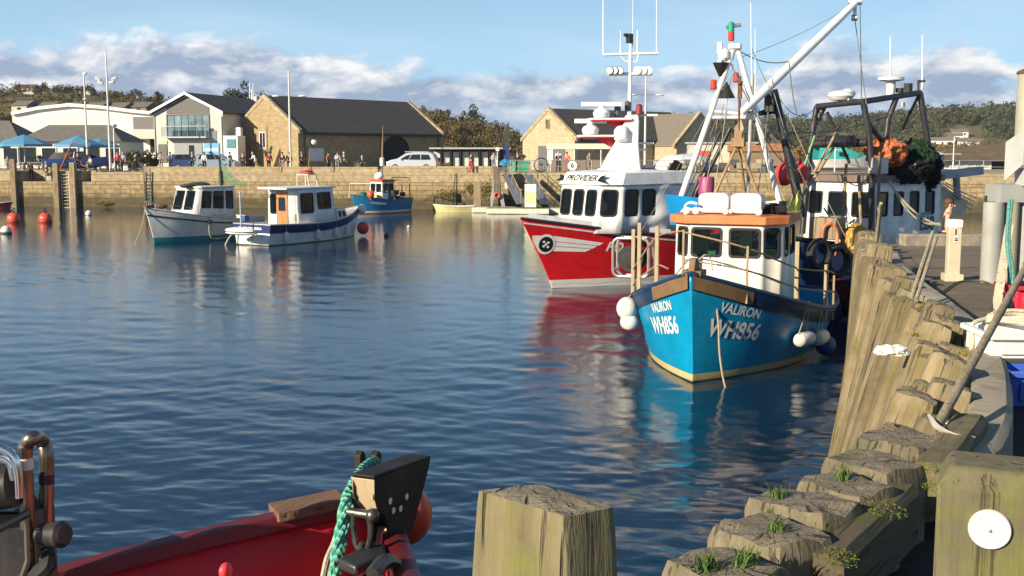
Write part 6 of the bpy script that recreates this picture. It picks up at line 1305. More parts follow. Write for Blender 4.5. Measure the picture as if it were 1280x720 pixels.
def foliage_mat(name, cols, scale=.12):
    q = NT(name); g = q.n('ShaderNodeNewGeometry'); r = q.n('ShaderNodeValToRGB'); e = r.color_ramp.elements
    while len(e) < len(cols): e.new(.5)
    for i, c in enumerate(cols): e[i].position = i/(len(cols)-1); e[i].color = (*c, 1)
    n = q.noise(q.co(), scale, 4, .6); f = q.math('ADD', q.math('MULTIPLY', g.outputs['Random Per Island'], .40), q.ramp(n, .3, .7, -.1, .7)); q.l(f, r.inputs[0]); q.set(r.outputs[0], .85, 0, .2); return q.mt
def crown_pts(rg, r, n, leaf, c=(0,0,0), squash=.8, lobes=6):
    """leaf-sized triangles spread through several uneven lobes"""
    vs = []; L = [(V((rg.gauss(0,.45), rg.gauss(0,.45), rg.gauss(0,.35))), rg.uniform(.35,.62)) for _ in range(lobes)]
    for i in range(n):
        lc, lr = L[i % lobes]; d = V((rg.gauss(0,1), rg.gauss(0,1), rg.gauss(0,1))).normalized()*lr*(rg.random()**.4)
        p = (lc+d)*r; p.z *= squash; p += V(c); e = leaf*rg.uniform(.6,1.3); a = V((rg.gauss(0,1), rg.gauss(0,1), rg.gauss(0,1))).normalized(); b = a.orthogonal().normalized()
        vs += [p+a*e, p-a*e*.5+b*e*.8, p-a*e*.5-b*e*.8]
    return vs
def build_hills():
    m = MB(); rows = []
    ys = [205,215,225,240,260,285,310,335,360,390,430,480,540,600,660,720,800,950,1200,1700]
    for y in ys: rows.append([V((k*y*.0102, y, ground_z(k*y*.0102, y) if y > 205 else 3.15)) for k in range(-90, 91)])
    m.grid(rows); q = NT('hillside'); n = q.noise(q.co(), .03, 6, .6); n2 = q.noise(q.co(), .4, 5); col = q.mix(q.ramp(n, .4, .6), (.10,.095,.035), (.15,.12,.05)); col = q.mix(q.ramp(n2, .45, .7, 0, .7), col, (.06,.055,.02)); q.set(col, .95)
    o = m.build('hills', q.mt, smooth=180); tag(o, 'scrubby hills behind the harbour', kind='structure')
    AUT = [(.035,.038,.015),(.07,.065,.022),(.11,.085,.03),(.17,.105,.036),(.22,.15,.05)]
    GRN = [(.025,.038,.018),(.04,.055,.026),(.065,.075,.032),(.10,.09,.042),(.14,.11,.055)]
    protos = [crown_pts(random.Random(i), 1, 150, .13, squash=.85) for i in range(8)]; protos = [np.array([tuple(v) for v in p]) for p in protos]
    def wood_mass(name, lab, spots, mt):
        rg = random.Random(len(spots)); V_ = []
        for x, y, r in spots:
            z = ground_z(x, y); p = protos[rg.randrange(8)].copy(); a = rg.random()*6.28; c, s = math.cos(a), math.sin(a); q = np.stack([p[:,0]*c-p[:,1]*s, p[:,0]*s+p[:,1]*c, p[:,2]], 1)*r*np.array([1, 1, rg.uniform(.8,1.25)])
            V_.append(q+np.array([x, y, z+r*.62]))
        v = np.concatenate(V_); f = np.arange(len(v)).reshape(-1, 3)
        me = bpy.data.meshes.new(name); me.from_pydata(v.tolist(), [], f.tolist()); me.materials.append(mt); ob = bpy.data.objects.new(name, me); COL.objects.link(ob); return tag(ob, lab, kind='stuff')
    rg = random.Random(11)
    def spots(n, px0, px1, y0, y1, r0, r1, clump=1.0, keep=lambda px, y: True):
        out = []
        while len(out) < n:
            y = rg.uniform(y0, y1); px = rg.uniform(px0, px1); x = (px-640)/F*y
            if noise.noise(V((x*.03, y*.03, 7))) < -.1*clump and rg.random() < .75: continue
            if keep(px, y): out.append((x, y, rg.uniform(r0, r1)))
        return out
    wood_mass('hillside_scrub', 'brown and green scrub covering the left hill', spots(620, -160, 330, 250, 400, .9, 2.3), foliage_mat('scrub_leaves', AUT[:4], .08))
    wood_mass('autumn_wood', 'autumn woodland on the slope behind the notice shelter', spots(300, 395, 665, 262, 400, 1.6, 3.6), foliage_mat('autumn_leaves', AUT, .05))
    wood_mass('low_scrub', 'brown winter trees behind the masts', spots(260, 800, 1300, 240, 480, 1.4, 3.0), foliage_mat('brown_leaves', AUT[1:], .05))
    wood_mass('far_wood', 'dense wood on the far right hill', spots(2000, 740, 1750, 600, 900, 4.0, 7.5, .4, lambda px, y: not (1166 < px < 1230 and y < 650)), foliage_mat('far_leaves', GRN, .03))
    wood_mass('slope_wood', 'mixed wood on the lower slopes of the right hill', spots(560, 860, 1700, 440, 620, 2.4, 4.2, .5, lambda px, y: not (1166 < px < 1230 and 548 < y < 612)), foliage_mat('slope_leaves', AUT[:3]+GRN[3:], .04))
    # single trees on the skyline and by the quay
    BARK = plain('bark', (.07,.05,.035), .9, 0, .3, 6)
    def tree(px, Y, r, hgt, lab, mt, seed, z=None, n=650, leaf=.11):
        x = (px-640)/F*Y; zz = ground_z(x, Y) if z is None else z; o = thing('tree', (x, Y, zz-.2), lab, 'tree'); rg = random.Random(seed); m = MB()
        tr = [V((0,0,0)), V((.1*r,0,hgt*.35)), V((0,.1*r,hgt*.75))]; m.tube(tr, [.09*r+.05,.06*r+.04,.03*r], 7)
        for k in range(6): a = rg.random()*6.28; b = V((math.cos(a)*r*.6, math.sin(a)*r*.6, hgt*.62+rg.random()*r*.7)); m.tube([tr[1].lerp(tr[2], rg.random()*.7), b], [.03*r,.012*r], 5)
        m.build('trunk', BARK, o); vs = crown_pts(rg, r, n, leaf*r, (0,0,hgt*.68), 1.0, 8); me = bpy.data.meshes.new('crown'); me.from_pydata([tuple(v) for v in vs], [], [(i,i+1,i+2) for i in range(0,len(vs),3)]); me.materials.append(mt); c = bpy.data.objects.new('crown', me); COL.objects.link(c); c.parent = o; return o
    LG = foliage_mat('dark_tree_leaves', GRN[:4], .3); LA = foliage_mat('rust_tree_leaves', AUT, .3); LY = foliage_mat('yellow_bush_leaves', [(.05,.06,.01),(.12,.12,.02),(.22,.18,.03)], .5)
    tree(312, 210, 2.1, 6.2, 'dark round tree behind the aerials above the warehouse gable', LG, 3, 14.0-2.4); tree(296, 215, 2.0, 6.5, 'dark tree between the modern house roof and the aerials', LG, 4, 13.6-2.4); tree(330, 220, 2.3, 6.5, 'dark tree crown just left of the warehouse gable peak', LG, 9, 13.2-2.4)
    tree(623, 260, 2.2, 9.5, 'thin bare-topped tree beside the feather flag', LA, 5, None, 260); tree(646, 255, 1.7, 8.0, 'thin brown tree left of the pale stone gable', LA, 15, None, 220)
    tree(590, 330, 3.2, 6.0, 'rounded dark tree on the skyline right of the warehouse', LG, 6); tree(553, 340, 3.4, 5.8, 'golden tree on the slope right of the warehouse', LA, 7); tree(528, 350, 3.6, 6.0, 'dark tree at the shoulder of the warehouse roof', LG, 8)
    tree(175, 330, 1.8, 3.4, 'russet tree on the skyline right of the hilltop houses', LA, 21); tree(60, 345, 1.8, 3.2, 'low dark tree between the two hilltop houses', LG, 22); tree(205, 320, 2.0, 3.8, 'brown tree on the hill left of the modern house', LA, 23)
    def bush(px, back, r, h, lab, mt, seed, n=420): 
        p = fp(px, back); return tree_at(p, r, h, lab, mt, seed, n)
    def tree_at(p, r, h, lab, mt, seed, n):
        o = thing('shrub', p, lab, 'shrub'); rg = random.Random(seed); m = MB(); m.tube([V((0,0,0)), V((0,0,h*.6))], [.09,.05], 6); m.build('stem', BARK, o); vs = crown_pts(rg, r, n, .13*r, (0,0,h*.55), h/(2.0*r), 7); me = bpy.data.meshes.new('foliage'); me.from_pydata([tuple(v) for v in vs], [], [(i,i+1,i+2) for i in range(0,len(vs),3)]); me.materials.append(mt); c = bpy.data.objects.new('foliage', me); COL.objects.link(c); c.parent = o
    bush(169, 7, 1.0, 2.1, 'yellow-green rounded shrub in front of the white hall', LY, 31); bush(186, 6, 1.0, 1.8, 'dark spiky shrub right of the yellow-green shrub', LG, 32); bush(193, 6.5, .9, 1.5, 'dark low shrub left of the modern house door', LG, 33); bush(157, 9, .8, 1.7, 'dark shrub left of the yellow-green shrub', LG, 34)
    for i, (px, lab) in enumerate(((52,'clipped green bush beside the first parasol'),(128,'green bush behind the blue boat'),(556,'low green plant in front of the notice shelter'))): bush(px, 9, .8, 1.4 if px < 500 else .8, lab, LY if i != 1 else LG, 40+i, 260)
    # houses on the hills
    def house(px, py, Y, w, h, dp, lab, wallc, roofc, rot=0, grp=None, rh=.5):
        if Y > 500:
            Y = next((y for y in range(480, 900, 3) if ground_z((px-640)/F*y, y) >= at(px, py, y).z), 640)
        p = at(px, py, Y); o = thing('hill_house', (p.x, p.y, 0), lab, 'house', rot, grp); z0 = min(p.z, ground_z(p.x, p.y))-1
        ze = p.z+h; m = MB(); m.box((0,dp/2,(z0+ze)/2), (w,dp,ze-z0)); m.build('wall', flat(wallc, .7), o, smooth=0)
        m = MB(); m.prism([(-w/2-.3,-.3,ze),(-w/2-.3,dp/2,ze+dp*rh*.6),(-w/2-.3,dp+.3,ze)], (w+.6,0,0)); m.build('roof', flat(roofc, .8), o, smooth=0)
        for i in range(max(1, int(w/3))): wx = -w/2+w*(i+.5)/max(1, int(w/3)); m = MB(); m.box((wx,-.02,ze-h*.45), (.9,.06,h*.4)); m.build('window', DGLASS, o)
    for i, (px, lab) in enumerate(((24,'cream-walled bungalow at the left end of the hillside row'),(55,'second grey-roofed bungalow from the left of the hillside row'),(85,'grey-roofed bungalow above the peak of the hall roof'),(116,'grey-roofed bungalow behind the first lamp post'),(145,'grey-roofed bungalow behind the floodlight mast'),(173,'rightmost grey-roofed bungalow of the hillside row'))):
        house(px, 140-.6*(i % 2), 238, 3.9, .9 if i else 1.3, 4.4, lab, (.45,.38,.28) if i == 0 else (.16,.13,.10), (.13,.125,.11), R(-18), 'bungalows on the hillside', .45)
    house(30, 117, 330, 5.5, 1.6, 4, 'white-ended house on the skyline of the left hill', (.55,.5,.42), (.16,.10,.08)); house(103, 120, 330, 4.6, 1.6, 4, 'white house on the skyline right of the first lamp post', (.6,.57,.5), (.1,.09,.08))
    for i, (px, py, w, lab) in enumerate(((1178,182,11,'long white house at the foot of the far wooded hill'),(1193,176,8,'white house second up the far hillside'),(1201,171,8,'cream house highest on the far hillside'),(1210,183,8,'white house right of the flagpole on the far hillside'),(1222,184,7,'small white house right end of the far hillside group'),(1186,178,7,'pale house left of the middle of the far hillside group'))):
        house(px, py, 640, w, 2.6, 6, lab, (.70,.67,.62), (.17,.14,.12), R(rg.uniform(-15,15)), 'white houses on the far hill')
build_hills()
# ================================================================ people
SKIN = plain('skin', (.55,.33,.24), .55, 0, .06, 10)
def skin_mesh(name, verts, edges, rad, mt, parent, lv=1):
    me = bpy.data.meshes.new(name); me.from_pydata([tuple(v) for v in verts], edges, []); o = bpy.data.objects.new(name, me); COL.objects.link(o); o.parent = parent
    md = o.modifiers.new('skin', 'SKIN'); md.use_smooth_shade = True
    for i, r in enumerate(rad): d = me.skin_vertices[0].data[i]; d.radius = (r if isinstance(r, (tuple, list)) else (r, r)); d.use_root = (i == 0)
    s = o.modifiers.new('smooth', 'SUBSURF'); s.levels = lv; s.render_levels = lv; me.materials.append(mt); return o
def person(loc, rz, label, top, legs, hair=(.05,.03,.02), pose='stand', group=None, scale=1.0, bare=False, seed=0, hood=None, skirt=False):
    rg = random.Random(seed); o = thing('person', loc, label, 'person', rz, group, scale)      # faces local -y
    sit = pose == 'sit'; hz = .48 if sit else .93; j = lambda a: rg.uniform(-a, a)
    J = {}; J['pel'] = V((0,0,hz)); lean = V((j(.03), -.05 if pose != 'lean' else -.28, 0)); J['wai'] = V((0,0,hz+.16))+lean*.3; J['che'] = V((0,0,hz+.38))+lean; J['nec'] = V((0,.01,hz+.55))+lean*1.25; J['hed'] = V((0,-.02,hz+.63))+lean*1.4; J['top'] = V((0,-.01,hz+.76))+lean*1.5
    for s, k in ((1,'l'),(-1,'r')):
        J['hip'+k] = V((.095*s,0,hz-.03))
        if sit: J['kne'+k] = V((.12*s,-.44,hz+.02)); J['ank'+k] = V((.12*s,-.46+j(.05),.08)); J['toe'+k] = V((.13*s,-.62,.04))
        else: st = j(.10); J['kne'+k] = V((.11*s,-.02-st*.6,.50)); J['ank'+k] = V((.12*s,.03+st,.08)); J['toe'+k] = V((.14*s,-.14+st,.035))
        J['sho'+k] = V((.175*s,.0,hz+.47))+lean*1.1
        up = pose in ('camera', 'sit') or rg.random() < .35
        if pose == 'arms_down': up = False
        J['elb'+k] = J['sho'+k]+V((.07*s,.03 if not up else -.05,-.28)); J['wri'+k] = J['elb'+k]+(V((-.10*s,-.22,.12 if pose == 'camera' else .0)) if up else V((.01*s,-.08,-.24)))
        J['han'+k] = J['wri'+k]+(J['wri'+k]-J['elb'+k]).normalized()*.11
    names = list(J); ix = {n: i for i, n in enumerate(names)}
    E = [('pel','wai'),('wai','che'),('che','nec'),('nec','hed'),('hed','top')]
    for k in 'lr': E += [('pel','hip'+k),('hip'+k,'kne'+k),('kne'+k,'ank'+k),('ank'+k,'toe'+k),('che','sho'+k),('sho'+k,'elb'+k),('elb'+k,'wri'+k),('wri'+k,'han'+k)]
    Rd = {'pel':(.125,.10),'wai':(.12,.09),'che':(.145,.10),'nec':.055,'hed':.092,'top':.085}
    for k in 'lr': Rd.update({'hip'+k:.085,'kne'+k:.058,'ank'+k:.042,'toe'+k:.04,'sho'+k:.058,'elb'+k:.044,'wri'+k:.032,'han'+k:.038})
    skin_mesh('body', [J[n] for n in names], [(ix[a], ix[b]) for a, b in E], [Rd[n] for n in names], SKIN, o)
    def cloth(nm, ns, es, grow, mt):
        k = {n: i for i, n in enumerate(ns)}; r = [tuple((x+grow for x in Rd[n])) if isinstance(Rd[n], tuple) else Rd[n]+grow for n in ns]
        return skin_mesh(nm, [J[n] for n in ns], [(k[a], k[b]) for a, b in es], r, mt, o)
    arms = [] if bare else ['elbl','wril','elbr','wrir']
    ce = [('pel','wai'),('wai','che'),('che','shol'),('che','shor')] + ([] if bare else [('shol','elbl'),('elbl','wril'),('shor','elbr'),('elbr','wrir')])
    cloth('vest' if bare else 'jacket', ['pel','wai','che','shol','shor']+arms, ce, .018 if not bare else .022, plain('cloth', top, .85, 0, .15, 9))
    cloth('trousers', ['pel','hipl','hipr','knel','kner','ankl','ankr'], [('pel','hipl'),('pel','hipr'),('hipl','knel'),('hipr','kner'),('knel','ankl'),('kner','ankr')], .016, plain('cloth', legs, .85, 0, .15, 9))
    for k in 'lr': m = MB(); a, b = J['ank'+k], J['toe'+k]; m.ell(((a+b)/2+V((0,0,-.012))), (.05,.14,.055), 10, 6); m.build('shoe', flat((.03,.03,.03), .6), o)
    m = MB(); c = (J['hed']+J['top'])/2
    if hood: m.ell(c+V((0,.02,.03)), (.115,.125,.14), 12, 8); m.build('hat', plain('cloth', hood, .8), o)
    else:
        m.ell(c+V((0,.03,.055)), (.098,.105,.095), 12, 8); m.ell(c+V((0,.06,-.02)), (.085,.06,.09), 10, 7); m.build('hair', plain('hair', hair, .7, 0, .2, 20), o)
    m = MB(); m.ell(c+V((0,-.10,-.03)), (.014,.022,.018), 8, 6); m.build('nose', SKIN, o)
    for s in (-1, 1): m = MB(); m.ell(c+V((.034*s,-.085,.005)), (.012,.01,.008), 8, 6); m.build('eye', flat((.02,.015,.012), .3), o); m = MB(); m.ell(c+V((.095*s,.0,-.01)), (.012,.022,.03), 8, 6); m.build('ear', SKIN, o)
    m = MB(); m.ell(c+V((0,-.09,-.065)), (.022,.008,.006), 8, 5); m.build('mouth', flat((.35,.12,.10), .5), o)
    return o
NAVY, BLK, WHT, GRY, RED, TAN_ = (.015,.02,.05), (.012,.012,.014), (.7,.69,.66), (.22,.23,.25), (.45,.02,.025), (.35,.27,.18)
def build_people():
    # px, feet y, set back from the wall face, facing, colours
    P = [(13,213,1.2,'sit',.6,(.55,.55,.52),GRY,'person in pale jacket sitting at the wall edge by the left picture border',0),
     (42,224,.9,'camera',.2,(.28,.03,.03),BLK,'person in dark red top standing on the sunken landing, left of two',2.42),
     (61,224,1.0,'stand',-.4,(.03,.045,.03),(.18,.16,.13),'person in dark green jacket standing on the sunken landing, right of two',2.42),
     (101,213,.6,'arms_down',.5,(.03,.04,.09),NAVY,'person in navy coat standing beside the pale fender post',0),
     (117,213,.9,'sit',-.6,(.5,.47,.4),(.25,.24,.2),'person in beige jacket sitting on the wall right of the navy coat',0),
     (150,215,1.3,'stand',.3,(.62,.03,.04),BLK,'person in bright red coat near the floodlight mast',0),
     (157,215,1.5,'stand',-.2,(.36,.3,.5),NAVY,'person in lilac top beside the red coat',0),
     (172,215,1.4,'stand',2.6,BLK,BLK,'person in black in front of the yellow-green shrub',0),
     (204,214,1.9,'stand',.4,(.6,.58,.55),TAN_,'person in white top by the modern house door',0),
     (216,214,2.6,'stand',-.3,(.16,.2,.3),GRY,'person in slate blue jacket left of the parked blue car',0),
     (243,214,1.9,'stand',.2,BLK,BLK,'dark-clothed person with a green bag on the parapet',0),
     (258,214,1.9,'stand',-.2,WHT,BLK,'person in white shirt and dark trousers left of the green net',0),
     (289,214,2.0,'stand',.9,(.42,.48,.55),(.3,.34,.4),'person in light grey clothes in front of the white porch',0),
     (306,215,2.1,'arms_down',.1,(.06,.05,.045),BLK,'brown-coated person under the gable left buttress',0),
     (323,214,2.0,'lean',-.9,WHT,(.3,.1,.12),'white-topped person bending forward before the stone gable',0),
     (338,215,1.9,'stand',.5,(.35,.03,.04),BLK,'person in dark red jersey before the stone gable',0),
     (355,215,1.7,'stand',-.1,NAVY,(.2,.2,.24),'person in navy jacket left of the twin lamp post',0),
     (363,215,1.7,'arms_down',.2,BLK,NAVY,'black-jacketed person half behind the twin lamp post',0),
     (379,215,1.8,'stand',.5,(.05,.05,.055),BLK,'dark figure with grey cap right of the twin lamp post',0),
     (411,217,1.7,'arms_down',1.3,(.4,.13,.05),NAVY,'person in rust orange top walking before the notice board',0),
     (423,210,5,'stand',.2,(.58,.6,.62),GRY,'person in pale grey jumper against the dark warehouse wall',0),
     (432,209,5,'arms_down',-.3,(.03,.035,.05),BLK,'white-haired person in black coat against the dark warehouse wall',0),
     (453,213,1.8,'sit',.4,BLK,BLK,'dark person sitting behind the mast of the small blue boat',0),
     (589,221,.55,'arms_down',2.2,BLK,(.6,.03,.03),'person in black top and bright red trousers below the notice shelter',0),
     (617,213,1.0,'stand',.3,(.5,.5,.48),GRY,'person in pale jacket beside the timber crane post',0),
     (647,210,2.2,'stand',.0,BLK,BLK,'pink-faced person in black behind the green crates',0),
     (697,212,1.5,'stand',.3,(.03,.03,.035),BLK,'person in black at the railing left of the pink coat',0),
     (708,212,1.4,'stand',-.2,(.62,.16,.18),(.4,.12,.12),'person in pink coat at the railing left of the round sign',0),
     (736,212,1.6,'stand',.5,(.3,.29,.27),TAN_,'tan-haired person at the railing right of the round sign',0),
     (868,212,2.0,'stand',-.4,(.35,.2,.18),BLK,'person in reddish brown far behind the white mast frame',0)]
    for i, (px, fy, back, pose, rz, top, legs, lab, z) in enumerate(P):
        p = fp(px, back, QZ); zz = z or (QZ if pose != 'sit' else QZ+.12)
        if px == 589: zz = QZ-.0
        person((p.x, p.y, zz), rz, lab, top, legs, hair=[(.05,.03,.02),(.18,.1,.05),(.4,.38,.36),(.03,.025,.02)][i % 4] if 'white-haired' not in lab else (.7,.68,.66), pose=pose, seed=i, hood=(.2,.2,.21) if 'cap' in lab else None, scale=1.0)
    # man on the trawler's side deck, only head and shoulders above the pier end
    p = at(1181, 290, 25.5); person((p.x, p.y, 2.13), 1.2, 'bearded man in a dark sleeveless vest beyond the quay end', (.02,.025,.05), NAVY, (.10,.04,.02), 'arms_down', bare=True, seed=50)
    m = MB(); m.box((p.x+1.2, p.y+.6, .9), (5.0,1.6,2.4)); o = m.build('landing_stage', KERB, bevel=.03); tag(o, 'low concrete landing stage just beyond the pier end', 'landing stage')
build_people()
# ================================================================ vehicles, lamps, parasols and other quay furniture
def car(loc, rz, label, col, L=4.6, H=1.68, Wd=1.78, kind='mpv'):
    o = thing('parked_car', loc, label, 'car', rz); pt = plain('car_paint', col, .28, .35, .05, 3)
    def sect(x): # half-profile heights
        return x
    prof_ = [(-L/2,.45),(-L/2-.02,.75),(-L/2+.06,1.0),(-L/2+.30,1.52),(-L/2+.7,H-.02),(-L*.08,H),(L*.10,H-.10),(L*.27,1.12),(L*.42,.98),(L/2-.05,.78),(L/2,.5),(L/2-.05,.28),(-L/2+.05,.28)]
    m = MB(); rows = []
    for y, k in ((-Wd/2,.0),(-Wd/2+.06,.03),(0,.05),(Wd/2-.06,.03),(Wd/2,.0)):
        rows.append([V((x*(.985+k*.3), y if z < 1.05 else y*(1-.16*(z-1.05)/.6), z+(k if z > .9 else 0))) for x, z in prof_])
    m.grid(rows, closed=True); m.poly(rows[0]); m.poly(rows[-1][::-1]); m.build('body', pt, o, smooth=35, bevel=.03)
    for s in (-1, 1):
        for xs in (((-L/2+.55,1.08),(-L/2+.72,1.50),(-L*.20,1.53),(-L*.20,1.06)), ((-L*.18,1.06),(-L*.18,1.53),(-L*.02,1.52),(L*.04,1.06)), ((L*.055,1.06),(L*.0,1.51),(L*.085,1.44),(L*.215,1.08))):
            y = lambda z: s*(Wd/2*(1-.16*max(0, z-1.05)/.6)+.012)
            m = MB(); m.prism([(x, y(z), z) for x, z in xs], (0,-s*.03,0)); m.build('side_window', DGLASS, o, smooth=0)
        m = MB(); m.box((-L/2+.03, s*(Wd/2-.13), 1.05), (.14,.22,.34)); m.build('tail_light', plain('tail_red', (.5,.02,.02), .25), o, bevel=.02)
        m = MB(); m.box((L/2-.16, s*(Wd/2-.22), .8), (.24,.36,.16)); m.build('headlight', plain('head_clear', (.75,.77,.8), .15), o, bevel=.03)
        m = MB(); m.box((L*.19, s*(Wd/2+.09), 1.1), (.14,.18,.14)); m.build('mirror', pt, o, bevel=.03)
        for x in (-L*.30, L*.31):
            m = MB(); M = Matrix.Rotation(PI/2, 3, 'X'); m.lathe([(.2,-.1),(.31,-.11),(.335,-.07),(.335,.07),(.31,.11),(.2,.1)], (x, s*(Wd/2-.09), .33), 24, M); w = m.build('wheel', RUBBER, o); m = MB(); m.lathe([(0,.0),(.06,.02),(.2,.0),(.22,-.02)], (x, s*(Wd/2+.015), .33), 18, Matrix.Rotation(PI/2*s, 3, 'X')); m.build('hub_cap', STEEL, w)
    m = MB(); m.prism([(-L/2+.12,-.66,1.12),(-L/2+.12,.66,1.12),(-L/2+.34,.56,1.5),(-L/2+.34,-.56,1.5)], (-.05,0,.02)); m.build('rear_window', DGLASS, o, smooth=0)
    m = MB(); m.prism([(L*.285,-.68,1.13),(L*.285,.68,1.13),(L*.13,.58,1.54),(L*.13,-.58,1.54)], (.03,0,.03)); m.build('windscreen', DGLASS, o, smooth=0)
    m = MB(); m.box((-.35, -.66, H+.05), (1.9,.04,.05)); m.box((-.35, .66, H+.05), (1.9,.04,.05)); m.build('roof_bars', STEEL, o)
    return o
p = fp(517, 4.5); car((p.x, p.y, QZ), PI+QA, 'silver estate car parked above the far wall beside the arched doorway', (.52,.54,.57), 4.7, 1.72)
p = fp(243, 7); car((p.x, p.y, QZ), QA+.3, 'blue car parked in front of the modern house garage', (.05,.09,.22), 4.2, 1.45)
p = fp(272, 6); car((p.x, p.y, QZ), QA+.2, 'pale blue car nose just right of the dark blue car', (.35,.42,.5), 4.0, 1.42)
def lamp_post(px, py_top, py_base, back, heads, label, kind):
    p = fp(px, back); zt = at(px, py_top, p.y).z-QZ; o = thing('lamp_post', p, label, 'lamp post'); m = MB(); m.tube([(0,0,0),(0,0,zt*.3),(0,0,zt)], [.11,.10,.06], 10); m.build('pole', paint('post_cream', (.70,.68,.62), .5, (.35,.28,.18), .3), o)
    if kind == 'twin':
        z = zt-heads; m = MB(); m.cyl((-1.1,0,z+.05),(1.1,0,z+.05),.035); m.build('arm', STEEL, o)
        for s in (-1, 1): m = MB(); m.ell((s*1.2,0,z+.03),(.38,.16,.09)); m.build('lamp_head', plain('lamp_shell', (.7,.72,.74), .3), o)
    elif kind == 'flood':
        z = zt-heads; m = MB(); m.cyl((-.8,0,z),(.8,0,z),.04); m.build('arm', STEEL, o)
        for k, (x, dz) in enumerate(((-.75,.25),(-.55,-.12),(.5,-.12),(.75,.22))): m = MB(); m.box((x,-.1,z+dz),(.5,.3,.28),M=Euler((.5,.35*(1 if x<0 else -1),0)).to_matrix()); m.build('floodlight', plain('flood_shell', (.62,.64,.66), .35), o, bevel=.03)
    else:
        m = MB(); m.ell((.12,0,zt),(.22,.16,.14)); m.box((0,0,zt-.05),(.25,.25,.1)); m.build('lamp_head', plain('lamp_shell2', (.7,.72,.74), .3), o)
        if heads: m = MB(); m.lathe([(.1,-.1),(.26,0),(.1,.12)], (0,0,zt-heads), 10); m.build('collar', WHITE, o)
lamp_post(113, 92, 205, 4, 2.4, 'slim white lamp post left of the floodlight mast', 'single')
lamp_post(141, 64, 204, 2.5, 2.75, 'tallest white mast with a ring of floodlights', 'flood')
lamp_post(147, 157, 203, 3, 0, 'short lamp post close right of the floodlight mast', 'single')
lamp_post(365, 88, 215, 1.7, 2.3, 'white lamp post with twin arms before the stone gable', 'twin')
lamp_post(805, 84, 215, 2.4, 2.4, 'grey twin-armed lamp post behind the radar mast of the red boat', 'twin')
def parasol(px, py, rim, hw, back, label, seed):
    p = fp(px, back); k = p.y/F; zt = 4.9+(192-py)*k-QZ; zr = 4.9+(192-rim)*k-QZ; r = hw*k; o = thing('parasol', p, label, 'parasol', seed*.4); m = MB(); m.cyl((0,0,0),(0,0,zt),.045); m.build('pole', WHITE, o)
    m = MB(); n = 8; tip = V((0,0,zt)); rim_ = [V((r*math.cos(2*PI*i/n), r*math.sin(2*PI*i/n), zr)) for i in range(n)]; mid = [tip.lerp(q, .55)+V((0,0,.05)) for q in rim_]
    for i in range(n): j = (i+1) % n; m.add([tip, mid[i], mid[j]], [(0,1,2)]); m.quad(mid[i], rim_[i], rim_[j], mid[j]); m.quad(rim_[i], rim_[j], rim_[j]-V((0,0,.22)), rim_[i]-V((0,0,.22)))
    m.build('canopy', plain('canopy_blue', (.09,.28,.46), .7, 0, .06, 3), o, smooth=0)
    m = MB(); m.lathe([(.4,0),(.4,.08),(.08,.12)], (0,0,0), 12); m.build('base', GREYP, o)
parasol(35, 168.5, 180.5, 33, 9, 'large light blue parasol at the left edge of the café', 1)
parasol(103, 169.5, 181, 31, 8.5, 'light blue parasol behind the slim lamp post', 2)
parasol(128, 173, 182, 24, 12, 'blue parasol mostly hidden behind its neighbour at the café', 3)
parasol(0, 174, 183, 18, 13, 'blue parasol cut by the left picture border', 4)
def table_set(px, back, lab):
    p = fp(px, back); o = thing('cafe_table', p, lab, 'table'); m = MB(); m.box((0,0,.72),(1.6,.8,.05)); m.build('tabletop', GREYP, o)
    for s in (-1,1): m = MB(); m.box((s*.6,0,.36),(.08,.6,.7)); m.build('leg', GREYP, o); m = MB(); m.box((0,s*.7,.45),(1.6,.28,.05)); m.build('bench_seat', GREYP, o)
for px, b, lab in ((8,6,'picnic table beside the left picture border'),(26,6,'picnic table under the first parasol'),(50,6.5,'picnic table left of the blue boat'),(130,6,'picnic table right of the blue boat')): table_set(px, b, lab)
